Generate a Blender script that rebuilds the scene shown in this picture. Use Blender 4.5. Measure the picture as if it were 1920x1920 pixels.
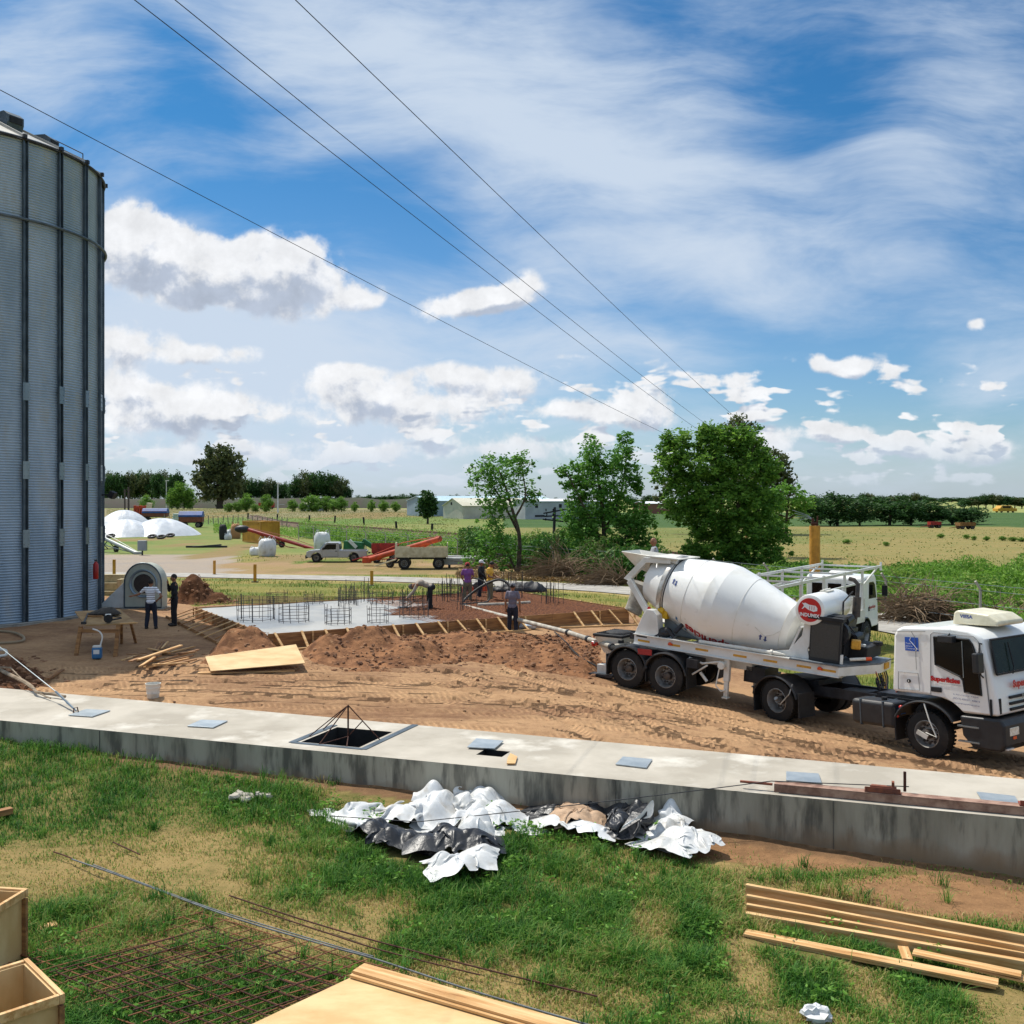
import bpy, math, random
import numpy as np
from mathutils import Vector, Matrix, Euler
from mathutils.geometry import delaunay_2d_cdt
for o in list(bpy.data.objects): bpy.data.objects.remove(o)
SC = bpy.context.scene; COL = SC.collection
R = math.radians; PI = math.pi
FP = 1880.0; CH = 5.6; HY = 935.0
# ---------------- camera
cam = bpy.data.cameras.new('camera'); co = bpy.data.objects.new('camera', cam); COL.objects.link(co)
co.location = (0, 0, CH); co.rotation_euler = (R(90), 0, 0)
cam.sensor_width = 36; cam.lens = FP/1920*36; cam.shift_y = -25/1920; cam.clip_end = 9000; cam.clip_start = .1
SC.camera = co
# ---------------- sun, exposure
SUN_D = Vector((-.70, .714, 0)).normalized(); SUN_E = R(58)
sd = bpy.data.lights.new('sun', 'SUN'); sd.energy = 4.15; sd.angle = R(.53); sd.color = (1, .95, .86)
so = bpy.data.objects.new('sun', sd); COL.objects.link(so)
sv = Vector((SUN_D.x*math.cos(SUN_E), SUN_D.y*math.cos(SUN_E), math.sin(SUN_E)))
so.rotation_euler = (-sv).to_track_quat('-Z', 'Y').to_euler(); so.location = (-30, 30, 60)
SC.view_settings.view_transform = 'Standard'; SC.view_settings.look = 'None'
SC.view_settings.exposure = 0.26; SC.view_settings.gamma = 1.0
# ---------------- world sky with clouds (direction based)
def world():
    w = bpy.data.worlds.new('World'); SC.world = w; w.use_nodes = True
    nt = w.node_tree; nt.nodes.clear(); L = nt.links.new
    def N(t, tree=nt): return tree.nodes.new(t)
    def setin(s, v, tree=nt):
        if v is None: return
        if isinstance(v, bpy.types.NodeSocket): tree.links.new(v, s)
        else: s.default_value = v
    def mth(op, a, b=None, c=None, tree=nt, cl=False):
        n = N('ShaderNodeMath', tree); n.operation = op; n.use_clamp = cl
        for i, q in enumerate((a, b, c)): setin(n.inputs[i], q, tree)
        return n.outputs[0]
    def vm(op, a, b=None, tree=nt):
        n = N('ShaderNodeVectorMath', tree); n.operation = op; setin(n.inputs[0], a, tree)
        if b is not None: setin(n.inputs[1], b, tree)
        return n.outputs['Value'] if op in ('LENGTH', 'DOT_PRODUCT') else n.outputs[0]
    def mr(x, a, b, c=0., d=1., tree=nt, sm=True):
        n = N('ShaderNodeMapRange', tree); n.interpolation_type = 'SMOOTHSTEP' if sm else 'LINEAR'
        for i, q in enumerate((x, a, b, c, d)): setin(n.inputs[i], q, tree)
        return n.outputs[0]
    def noise(v, sc, det=6., ro=.55, dist=0., tree=nt, col=False):
        n = N('ShaderNodeTexNoise', tree); setin(n.inputs['Vector'], v, tree)
        n.inputs['Scale'].default_value = sc; n.inputs['Detail'].default_value = det
        n.inputs['Roughness'].default_value = ro; n.inputs['Distortion'].default_value = dist
        return n.outputs['Color' if col else 'Fac']
    def comb(x, y, z=0., tree=nt):
        n = N('ShaderNodeCombineXYZ', tree)
        for i, q in enumerate((x, y, z)): setin(n.inputs[i], q, tree)
        return n.outputs[0]
    def mix(f, a, b):
        n = N('ShaderNodeMix'); n.data_type = 'RGBA'; setin(n.inputs[0], f); setin(n.inputs[6], a); setin(n.inputs[7], b)
        return n.outputs[2]
    tc = N('ShaderNodeTexCoord').outputs['Generated']
    sx_ = N('ShaderNodeSeparateXYZ'); L(tc, sx_.inputs[0]); x, y, z = sx_.outputs
    ya = mth('MAXIMUM', mth('ABSOLUTE', y), .12)
    X = mth('DIVIDE', x, ya); Y = mth('DIVIDE', z, ya)
    P = comb(X, Y)                                  # tangent-plane direction coords
    sky = N('ShaderNodeTexSky'); sky.sky_type = 'NISHITA'; sky.sun_disc = False
    sky.sun_elevation = SUN_E; sky.sun_rotation = math.atan2(SUN_D.x, SUN_D.y)
    sky.air_density = 1.0; sky.dust_density = .6; sky.ozone_density = 2.5
    def px(u, v): return ((u-960)/FP, (935-v)/FP)
    # fine deep blue: tint the clear sky away from the horizon
    tint = mix(mr(Y, .0, .42), (.66, .84, 1.0, 1), (.21, .62, .88, 1))
    mul = N('ShaderNodeMix'); mul.data_type = 'RGBA'; mul.blend_type = 'MULTIPLY'; mul.inputs[0].default_value = 1
    L(sky.outputs[0], mul.inputs[6]); L(tint, mul.inputs[7]); base = mul.outputs[2]
    # helper: sum of soft ellipses (cx,cy,rx,ry,rot,weight) in photo-independent direction coords
    def blobs(v, lst, tree=nt):
        acc = None
        for (u, w_, rx, ry, rot, wt) in lst:
            if tree is not nt: rx *= 1.12; ry *= 1.25; wt = wt*1.1
            c = px(u, w_)
            mp = N('ShaderNodeMapping', tree); mp.vector_type = 'TEXTURE'
            vv = v
            if acc is not None:   # keeps the evaluation sequential (shader stack)
                q = N('ShaderNodeVectorMath', tree); q.operation = 'MULTIPLY_ADD'; tree.links.new(acc, q.inputs[0]); q.inputs[1].default_value = (1e-7,)*3
                tree.links.new(v, q.inputs[2]); vv = q.outputs[0]
            mp.inputs['Location'].default_value = (c[0], c[1], 0); mp.inputs['Rotation'].default_value = (0, 0, R(rot))
            mp.inputs['Scale'].default_value = (rx/FP, ry/FP, 1); tree.links.new(vv, mp.inputs[0])
            e = mr(vm('LENGTH', mp.outputs[0], tree=tree), 0., 1.6 if tree is nt else 1.5, wt, 0., tree)
            acc = e if acc is None else mth('ADD', acc, e, tree=tree)
        return acc
    # --- high thin cloud: streaks running down to the right, broad veil
    def rotv(v, a, sx, sy):
        mp = N('ShaderNodeMapping'); mp.inputs['Rotation'].default_value = (0, 0, R(a)); mp.inputs['Scale'].default_value = (sx, sy, 1)
        L(v, mp.inputs[0]); return mp.outputs[0]
    warp = vm('ADD', P, vm('MULTIPLY', vm('SUBTRACT', noise(P, 3.2, 2., .5, col=True), (.5, .5, .5)), (.11, .11, 0)))
    s1 = noise(rotv(warp, 28, 1.5, 5.0), 2.4, 6., .62, .3)
    s2 = noise(rotv(warp, -52, 1.3, 5.5), 3.1, 5., .64, .4)
    s3 = noise(warp, 3.0, 5., .6, .2)
    wsp = mth('ADD', mth('MULTIPLY', s1, .66), mth('ADD', mth('MULTIPLY', s2, .34), mth('MULTIPLY', s3, .34)))
    veil = blobs(warp, [(600, 60, 900, 260, 0, .10), (420, 600, 600, 130, 0, .16), (1100, 720, 600, 130, 0, .16), (400, 780, 500, 110, 0, .22), (760, 120, 520, 170, -12, .27), (1230, 330, 430, 190, -8, .27), (60, 120, 230, 120, 20, .16), (600, 290, 300, 60, 10, .1),
        (1780, 250, 230, 420, -14, .18), (1500, 30, 200, 140, 0, .12), (560, 640, 520, 100, 0, .20), (900, 480, 400, 70, -20, .08), (1350, 500, 260, 90, -20, .12),
        (1850, 700, 160, 120, 10, .16), (300, 250, 150, 90, 30, .04), (1450, 540, 300, 60, -14, .12), (1100, 860, 1200, 70, 0, .12), (1120, 640, 160, 50, 8, .1), (130, 560, 300, 200, 0, .18),
        (330, 165, 190, 75, -35, -.12), (1510, 190, 120, 150, -30, -.14), (430, 370, 190, 60, -14, -.14), (1100, 205, 160, 55, -20, -.10), (1620, 620, 230, 90, -4, -.16), (1480, 720, 280, 60, 0, -.16), (760, 420, 200, 60, -20, -.14), (1690, 420, 200, 60, -30, -.10)])
    veil = mth('ADD', veil, mr(Y, .52, 1.1, 0., .34))  # unseen overhead cloud, added to whiten and brighten the ambient light
    cir = mr(mth('ADD', wsp, veil), .60, 1.10, 0., .95)
    c1 = mix(cir, base, (5.6, 6.5, 7.7, 1))
    # --- cumulus, as a group used twice (here, and a little higher, for the shaded bases)
    g = bpy.data.node_groups.new('cumulus', 'ShaderNodeTree')
    g.interface.new_socket('P', in_out='INPUT', socket_type='NodeSocketVector'); g.interface.new_socket('D', in_out='OUTPUT', socket_type='NodeSocketFloat')
    gi = N('NodeGroupInput', g); go = N('NodeGroupOutput', g)
    gp = gi.outputs[0]
    sp = N('ShaderNodeSeparateXYZ', g); g.links.new(gp, sp.inputs[0])
    lum = noise(gp, 26., 4.5, .60, 0., g); big = noise(vm('MULTIPLY', gp, (1., 2.2, 1.), g), 9., 2., .5, 0., g)
    bl = blobs(gp, [(300, 480, 170, 62, -16, .62), (230, 440, 70, 60, 0, .3), (530, 515, 105, 66, -8, .62), (390, 520, 160, 50, 0, .25), (680, 550, 45, 26, 0, .4), (900, 565, 110, 26, 10, .52), (955, 540, 60, 24, 25, .3),
        (240, 640, 80, 34, 0, .42), (390, 665, 100, 20, 0, .38), (310, 765, 170, 42, 0, .50), (230, 720, 60, 30, 0, .3), (640, 715, 90, 30, 0, .44), (830, 705, 80, 24, 0, .34), (950, 715, 80, 26, 0, .40), (760, 770, 210, 34, 0, .42), (700, 745, 60, 20, 0, .2),
        (1215, 765, 60, 40, 0, .5), (1090, 765, 80, 20, 0, .40), (1150, 790, 60, 18, 0, .25), (1535, 675, 22, 16, 0, .42), (1600, 685, 40, 18, 0, .48), (1840, 605, 22, 12, 0, .40), (1565, 812, 70, 18, 0, .42), (1680, 835, 40, 16, 0, .42), (1450, 830, 50, 26, 0, .42),
        (1810, 845, 100, 26, 0, .44), (450, 850, 280, 24, 0, .3), (950, 840, 220, 22, 0, .32)], g)
    # field of flat-based small clouds close to the horizon, in true plane perspective
    fld = noise(vm('MULTIPLY', gp, (1.0, 2.6, 1), g), 15., 3., .55, 0., g)
    fw = mth('MULTIPLY', mr(sp.outputs[1], .0, .03, 0., 1., g), mr(sp.outputs[1], .09, .165, 1., 0., g), tree=g)
    f2 = mth('MULTIPLY', mr(fld, .38, .72, -.18, .66, g), fw, tree=g)
    mx = mth('MAXIMUM', bl, f2, tree=g)
    D = mth('MULTIPLY_ADD', mr(mx, .0, .25, 0., 1., g), mth('ADD', mth('MULTIPLY', mth('SUBTRACT', lum, .5, tree=g), 1.0, tree=g), mth('MULTIPLY', mth('SUBTRACT', big, .5, tree=g), .45, tree=g), tree=g), mx, tree=g)
    g.links.new(D, go.inputs[0])
    def cum(v):
        n = N('ShaderNodeGroup'); n.node_tree = g; L(v, n.inputs[0]); return n.outputs[0]
    wp = vm('ADD', P, vm('MULTIPLY', vm('SUBTRACT', noise(P, 14., 3., .55, col=True), (.5, .5, .5)), (.022, .014, 0)))
    D0 = cum(wp); D1 = cum(vm('ADD', wp, (-.006, .013, 0)))
    m0 = mr(D0, .09, .33)
    dif = mth('SUBTRACT', D0, D1)
    deep = mth('MULTIPLY', mr(D1, .15, .62), mr(dif, -.20, .16, 1., .0))
    ccol = mix(deep, (8.6, 8.7, 8.9, 1), (4.5, 5.1, 6.2, 1))
    hz = mr(Y, .0, .07, .5, 0.)
    nb = mr(noise(wp, 34., 4., .6), .30, .68, .84, 1.04, sm=False); q_ = N('ShaderNodeVectorMath'); q_.operation = 'SCALE'; L(ccol, q_.inputs[0]); L(nb, q_.inputs[3]); ccol = q_.outputs[0]
    ccol = mix(hz, ccol, (5.8, 6.5, 7.6, 1))
    c2 = mix(mth('MULTIPLY', m0, mr(Y, .0, .07, .45, .97)), c1, ccol)
    # haze at the horizon
    c3 = mix(mr(Y, .0, .08, .50, 0.), c2, (5.4, 6.2, 7.4, 1))
    low = mr(z, -.02, .0)
    c4 = mix(low, (2.0, 2.0, 1.8, 1), c3)
    bg = N('ShaderNodeBackground'); bg.inputs[1].default_value = .092; L(c4, bg.inputs[0])
    out = N('ShaderNodeOutputWorld'); L(bg.outputs[0], out.inputs[0])
    if 0: pass
    w.cycles.sampling_method = 'MANUAL'; w.cycles.sample_map_resolution = 256
    SC.cycles.use_denoising = True; SC.cycles.use_adaptive_sampling = True; SC.cycles.adaptive_threshold = .015; SC.cycles.adaptive_min_samples = 24
    SC.cycles.max_bounces = 5; SC.cycles.diffuse_bounces = 3; SC.cycles.glossy_bounces = 3; SC.cycles.transparent_max_bounces = 8; SC.cycles.transmission_bounces = 4
world()
# ---------------- helpers
def hexc(h, a=1.0):
    h = h.lstrip('#'); c = [int(h[i:i+2], 16)/255 for i in (0, 2, 4)]
    return tuple([(q/12.92 if q <= .04045 else ((q+.055)/1.055)**2.4) for q in c] + [a])
def W(px, py, z=0.0):                      # point of the plane z seen at that place of the photograph (layout only)
    Y = (CH-z)*FP/(py-HY); return Vector(((px-960)/FP*Y, Y, z))
def PZ(px, py, Y): return Vector(((px-960)/FP*Y, Y, CH-(py-HY)/FP*Y))
_rs = np.random.RandomState(7); _T = _rs.rand(256, 256)
def vn(x, y):
    xi = np.floor(x).astype(int); yi = np.floor(y).astype(int); fx = x-xi; fy = y-yi
    fx = fx*fx*(3-2*fx); fy = fy*fy*(3-2*fy); a = _T[xi & 255, yi & 255]; b = _T[(xi+1) & 255, yi & 255]
    c = _T[xi & 255, (yi+1) & 255]; d = _T[(xi+1) & 255, (yi+1) & 255]
    return (a*(1-fx)+b*fx)*(1-fy)+(c*(1-fx)+d*fx)*fy
def fbm(x, y, o=4):
    s = 0; a = .5; t = 0
    for i in range(o): s = s+a*vn(x*2**i+i*17.3, y*2**i+i*9.1); t += a; a *= .5
    return s/t
def tag(o, label=None, cat=None, group=None, kind=None):
    if label: o['label'] = label
    if cat: o['category'] = cat
    if group: o['group'] = group
    if kind: o['kind'] = kind
    return o
def thing(name, label, cat, loc=(0, 0, 0), rz=0, group=None):
    o = bpy.data.objects.new(name, None); COL.objects.link(o); o.empty_display_size = .2
    o.location = loc; o.rotation_euler = (0, 0, rz); return tag(o, label, cat, group)
def copy_tree(o, parent=None):
    c = o.copy(); COL.objects.link(c)
    if parent: c.parent = parent
    for ch in [q for q in COL.objects if q.parent == o]: copy_tree(ch, c)
    return c
class MB:
    def __init__(s): s.v = []; s.f = []
    def add(s, v, f):
        n = len(s.v); s.v += [tuple(q) for q in v]; s.f += [tuple(n+i for i in q) for q in f]; return s
    def box(s, c, d, rot=None):
        c = Vector(c); h = Vector(d)/2; M = (Euler(rot).to_matrix() if rot is not None and not isinstance(rot, Matrix) else rot)
        vs = []
        for x in (-1, 1):
            for y in (-1, 1):
                for z in (-1, 1):
                    p = Vector((x*h.x, y*h.y, z*h.z)); vs.append(c+(M@p if M else p))
        return s.add(vs, [(0, 1, 3, 2), (4, 6, 7, 5), (0, 4, 5, 1), (2, 3, 7, 6), (0, 2, 6, 4), (1, 5, 7, 3)])
    def beam(s, a, b, w, h, up=(0, 0, 1)):
        a = Vector(a); b = Vector(b); d = b-a; L = d.length; x = d.normalized(); y = Vector(up).cross(x)
        if y.length < 1e-4: y = Vector((0, 1, 0)).cross(x)
        y.normalize(); z = x.cross(y); M = Matrix((x, y, z)).transposed()
        return s.box((a+b)/2, (L, w, h), M)
    def tube(s, pts, r, n=8, cap=True, sq=1.0):
        pts = [Vector(p) for p in pts]; rs = r if isinstance(r, (list, tuple)) else [r]*len(pts)
        ring = []; prev = None
        for i, p in enumerate(pts):
            t = (pts[min(i+1, len(pts)-1)]-pts[max(i-1, 0)]).normalized()
            if prev is None:
                u = t.cross(Vector((0, 0, 1)));
                if u.length < .1: u = t.cross(Vector((0, 1, 0)))
            else: u = prev-t*prev.dot(t)
            u.normalize(); w = t.cross(u); prev = u
            ring.append([p+(u*math.cos(2*PI*k/n)+w*math.sin(2*PI*k/n)*sq)*rs[i] for k in range(n)])
        v = [q for rg in ring for q in rg]; f = []
        for i in range(len(ring)-1):
            for k in range(n):
                a = i*n+k; b = i*n+(k+1) % n; f.append((a, a+n, b+n, b))
        if cap: f.append(tuple(range(n))); f.append(tuple(reversed(range((len(ring)-1)*n, len(ring)*n))))
        return s.add(v, f)
    def cyl(s, a, b, r0, r1=None, n=20, cap=True): return s.tube([a, b], [r0, r0 if r1 is None else r1], n, cap)
    def lathe(s, prof, o, ax, n=32, cap=True):
        o = Vector(o); ax = Vector(ax).normalized(); u = ax.cross(Vector((0, 0, 1)))
        if u.length < .1: u = ax.cross(Vector((0, 1, 0)))
        u.normalize(); w = ax.cross(u); v = []; f = []
        for (t, r) in prof:
            for k in range(n):
                a = 2*PI*k/n; v.append(o+ax*t+(u*math.cos(a)+w*math.sin(a))*r)
        for i in range(len(prof)-1):
            for k in range(n):
                a = i*n+k; b = i*n+(k+1) % n; f.append((a, a+n, b+n, b))
        if cap:
            if prof[0][1] > 1e-4: f.append(tuple(range(n)))
            if prof[-1][1] > 1e-4: f.append(tuple(reversed(range((len(prof)-1)*n, len(prof)*n))))
        return s.add(v, f)
    def sph(s, c, r, nu=12, nv=8, jit=0, rnd=None):
        c = Vector(c); r = (r, r, r) if not hasattr(r, '__len__') else r; v = []; f = []
        for j in range(nv+1):
            for i in range(nu):
                a = 2*PI*i/nu; b = PI*j/nv; q = 1+(rnd.uniform(-jit, jit) if rnd and 0 < j < nv else 0)
                v.append(c+Vector((math.sin(b)*math.cos(a)*r[0], math.sin(b)*math.sin(a)*r[1], math.cos(b)*r[2]))*q)
        for j in range(nv):
            for i in range(nu):
                a = j*nu+i; b = j*nu+(i+1) % nu; f.append((a, a+nu, b+nu, b))
        return s.add(v, f)
    def prism(s, poly, o, u, w, t):            # polygon in plane (u,w) at o, extruded by vector t
        o = Vector(o); u = Vector(u); w = Vector(w); t = Vector(t); n = len(poly)
        v = [o+u*a+w*b for a, b in poly]; v += [p+t for p in v]
        f = [tuple(range(n)), tuple(reversed(range(n, 2*n)))]+[(i, i+n, (i+1) % n+n, (i+1) % n) for i in range(n)]
        return s.add(v, f)
    def build(s, name, m, parent=None, smooth=False, bevel=0, seg=2, loc=None, ang=40):
        me = bpy.data.meshes.new(name); me.from_pydata(s.v, [], s.f); me.validate()
        bm_fix(me); o = bpy.data.objects.new(name, me); COL.objects.link(o)
        if m: me.materials.append(m)
        if parent: o.parent = parent
        if loc is not None: o.location = loc
        if smooth:
            me.polygons.foreach_set('use_smooth', [True]*len(me.polygons))
            try: me.set_sharp_from_angle(angle=R(ang))
            except Exception: pass
        if bevel:
            b = o.modifiers.new('bevel', 'BEVEL'); b.width = bevel; b.segments = seg; b.limit_method = 'ANGLE'; b.angle_limit = R(35)
        return o
import bmesh
def bm_fix(me):
    if len(me.polygons) > 60000: return
    b = bmesh.new(); b.from_mesh(me); bmesh.ops.recalc_face_normals(b, faces=b.faces); b.to_mesh(me); b.free()
# ---------------- materials
_mats = {}
def mat(name, c1, c2=None, rough=.6, metal=0., scale=4., thr=(.4, .62), bump=0., bscale=25., stretch=(1, 1, 1), det=5., coat=0., c3=None, s3=1.2, t3=(.55, .7), spec=.5, trans=0., alpha=1.):
    if name in _mats: return _mats[name]
    m = bpy.data.materials.new(name); m.use_nodes = True; nt = m.node_tree; b = nt.nodes['Principled BSDF']; L = nt.links.new
    c1 = hexc(c1) if isinstance(c1, str) else tuple(c1)+(1,)*(4-len(c1)); b.inputs['Base Color'].default_value = c1
    b.inputs['Roughness'].default_value = rough; b.inputs['Metallic'].default_value = metal; b.inputs['Coat Weight'].default_value = coat
    b.inputs['Specular IOR Level'].default_value = spec; b.inputs['Transmission Weight'].default_value = trans; b.inputs['Alpha'].default_value = alpha
    tc = nt.nodes.new('ShaderNodeTexCoord'); mp = nt.nodes.new('ShaderNodeMapping'); mp.inputs['Scale'].default_value = stretch
    L(tc.outputs['Object'], mp.inputs[0])
    def nz(sc, d=det, ro=.6):
        n = nt.nodes.new('ShaderNodeTexNoise'); n.inputs['Scale'].default_value = sc; n.inputs['Detail'].default_value = d; n.inputs['Roughness'].default_value = ro
        L(mp.outputs[0], n.inputs['Vector']); return n.outputs['Fac']
    def mixc(f, lo, hi, A, B):
        mr = nt.nodes.new('ShaderNodeMapRange'); mr.inputs[1].default_value = lo; mr.inputs[2].default_value = hi; L(f, mr.inputs[0])
        mx = nt.nodes.new('ShaderNodeMix'); mx.data_type = 'RGBA'; L(mr.outputs[0], mx.inputs[0])
        for s_, q in ((mx.inputs[6], A), (mx.inputs[7], B)):
            if isinstance(q, bpy.types.NodeSocket): L(q, s_)
            else: s_.default_value = q
        return mx.outputs[2]
    cur = c1
    if c2 is not None: cur = mixc(nz(scale), thr[0], thr[1], cur, hexc(c2) if isinstance(c2, str) else c2)
    if c3 is not None: cur = mixc(nz(s3), t3[0], t3[1], cur, hexc(c3) if isinstance(c3, str) else c3)
    if isinstance(cur, bpy.types.NodeSocket): L(cur, b.inputs['Base Color'])
    if bump:
        bp = nt.nodes.new('ShaderNodeBump'); bp.inputs['Strength'].default_value = 1; bp.inputs['Distance'].default_value = bump
        L(nz(bscale, 4.), bp.inputs['Height']); L(bp.outputs[0], b.inputs['Normal'])
    _mats[name] = m; return m
# ---------------- terrain height
_cp = np.array([(-10.6,19.5,.5),(-5,18,.42),(0,15.5,.3),(7.3,14.0,.12),(0,10,.15),(-6,10,.2),(6,10,.1),(-10,14,.3),(12,12,0),
 (-12,25.5,.9),(-8.2,23.5,.86),(-3,22,.8),(1,20.6,.7),(5,19,.48),(9,17.3,.28),(14,16,.1),(-20,28,1.),
 (3.1,26.9,.5),(4,26.2,.42),(6.4,24.4,.16),(8.75,21.1,.12),(9.9,20.0,.14),(13,19.6,.05),(5,29,.4),(8,27,.15),(11,24,-.02),(16,30,0),(14,37.6,0),(10,36,.2),
 (-2,26,.85),(-8,27,1.05),(-12.2,34,1.17),(-17.6,34.5,1.2),(-16,28,1.1),(-7.5,29.5,1.1),(-3,31.5,1.12),(.5,33.5,1.1),(4.4,36,1.0),(-12.5,37.5,1.2),(-6,41,1.15),(-.3,45,1.05),(-20,45,1.2),(5,41,.9),
 (-12,50,.9),(-5,54,.6),(3,50,.6),(8,46,.35),(12.3,52.6,.1),(17,44.4,0),(22,36,0),(-15.6,69.7,.1),(-2,65,.1),(6,60,.1),(-30,72,.15),(-30,55,.9),(-40,45,.9),(0,80,0),(20,70,0),(30,50,0),(-30,95,0),(-60,80,0),(40,30,0),(30,15,0),(0,4,.15),(-14,5,.2),(14,5,.05),(-30,15,.6)])
_c2 = 9.0
def _k(d2): return np.sqrt(d2+_c2)
_A = _k(((_cp[:, None, :2]-_cp[None, :, :2])**2).sum(-1)); _w = np.linalg.solve(_A+np.eye(len(_cp))*-.02, _cp[:, 2]-.3)
def G(x, y):
    x = np.asarray(x, float); y = np.asarray(y, float); sh = x.shape; xf = x.ravel(); yf = y.ravel(); h = np.zeros(len(xf)); 
    for i in range(len(_cp)): h += _w[i]*_k((xf-_cp[i, 0])**2+(yf-_cp[i, 1])**2)
    h += .3; d = np.sqrt(xf**2+(yf-30)**2); t = np.clip((d-45)/30, 0, 1); t = t*t*(3-2*t)
    h = np.clip(h*(1-t), -.15, 1.4)
    return h.reshape(sh)
def g1(x, y): return float(G(np.array([x]), np.array([y]))[0])
def WG(px, py, dz=0.):                     # ground point seen at that place
    z = .5
    for _ in range(30):
        p = W(px, py, z+dz); z = z*.5+.5*g1(p.x, p.y)
    return Vector((p.x, p.y, z))
# wall lines
WN = lambda x: 20.8-.356*(x+10.6)          # near edge y of the concrete channel at x
WF = lambda x: 24.36-.381*(x+12.4)
def seg_du(x, y, pts):
    d = np.full(np.shape(x), 1e9); u = np.zeros(np.shape(x)); acc = 0
    for (x1, y1), (x2, y2) in zip(pts[:-1], pts[1:]):
        L = math.hypot(x2-x1, y2-y1); t = np.clip(((x-x1)*(x2-x1)+(y-y1)*(y2-y1))/L**2, 0, 1); px_ = x-x1-t*(x2-x1); py_ = y-y1-t*(y2-y1)
        sg = np.sign((x2-x1)*(y-y1)-(y2-y1)*(x-x1)); q = np.hypot(px_, py_)*np.where(sg == 0, 1, sg); m = np.abs(q) < np.abs(d); d = np.where(m, q, d); u = np.where(m, acc+t*L, u); acc += L
    return d, u
def inpoly(x, y, poly):
    r = np.zeros(x.shape, bool); n = len(poly)
    for i in range(n):
        x1, y1 = poly[i]; x2, y2 = poly[(i+1) % n]
        c = ((y1 > y) != (y2 > y)) & (x < (x2-x1)*(y-y1)/((y2-y1) or 1e-9)+x1); r ^= c
    return r
def seg_d(x, y, pts):
    d = np.full(np.shape(x), 1e9)
    for (x1, y1), (x2, y2) in zip(pts[:-1], pts[1:]):
        L2 = (x2-x1)**2+(y2-y1)**2; t = np.clip(((x-x1)*(x2-x1)+(y-y1)*(y2-y1))/L2, 0, 1)
        d = np.minimum(d, np.hypot(x-x1-t*(x2-x1), y-y1-t*(y2-y1)))
    return d
SLAB_B = Vector((-7.3, 29.9, 0)); SU = Vector((.857, .515, 0)).normalized(); SV = Vector((-.515, .857, 0)).normalized(); SLU = 13.5; SLV = 8.6; SLZ = 1.55
def slab(u, v, z=0.): p = SLAB_B+SU*u+SV*v; return Vector((p.x, p.y, z))
ROADC = [(-90,74.),(-50,73.),(-29.5,72),(-15.6,69.7),(-8,67.8),(-2.1,65.4),(2,63.3),(5.8,60.8),(9.2,57),(12.3,52.6),(15,48.5),(17.2,44.4),(19,40),(20.5,35),(22,28),(23,15)]
DIRT = [(-30,24.5),(-30,47),(-15,45),(-13,41),(-8,44.5),(-3,46.4),(1,46.6),(5,43),(5.0,37.5),(6.2,33.5),(9,30),(13.6,26.6),(20,24),(26,22),(22,10.5)]
def sm(x, a, b): t = np.clip((x-a)/(b-a), 0, 1); return t*t*(3-2*t)
def px_blob(px, py, rx, ry, z=.2):          # ellipse on the ground, laid out from its place in the photograph
    c = W(px, py, z); e = W(px+rx, py, z); f = W(px, max(py-ry, HY+8), z); return (c.x, c.y, abs(e.x-c.x), abs(f.y-c.y))
_dry = [px_blob(*q) for q in [(230,1625,260,50),(60,1660,130,50),(330,1590,160,30),(560,1745,230,50),(360,1690,140,40),(1225,1738,48,45),(1400,1800,40,90),(1640,1850,60,60),(860,1830,160,50),(1480,1900,190,24),(700,1700,120,25),(640,1480,120,26),(1900,1880,60,50),(1000,1880,120,30),(1420,1720,20,60)]]
_soil = [px_blob(*q) for q in [(1500,1605,190,26),(1800,1680,240,38),(1330,1590,60,24),(700,1492,70,14)]]
def blobsum(x, y, L):
    s = np.zeros(np.shape(x))
    for (cx, cy, rx, ry) in L: s = np.maximum(s, np.exp(-(((x-cx)/rx)**2+((y-cy)/ry)**2)))
    return s
def greenness(x, y):                       # 0 bare, 1 lush, for the foreground lawn
    n = fbm(x*.9+3, y*.9, 4); g = .72+(n-.5)*1.1-1.0*blobsum(x, y, _dry)-1.6*blobsum(x, y, _soil)
    return np.clip(g, 0, 1)
def near_wall_side(x, y): return y < WN(x)
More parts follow.
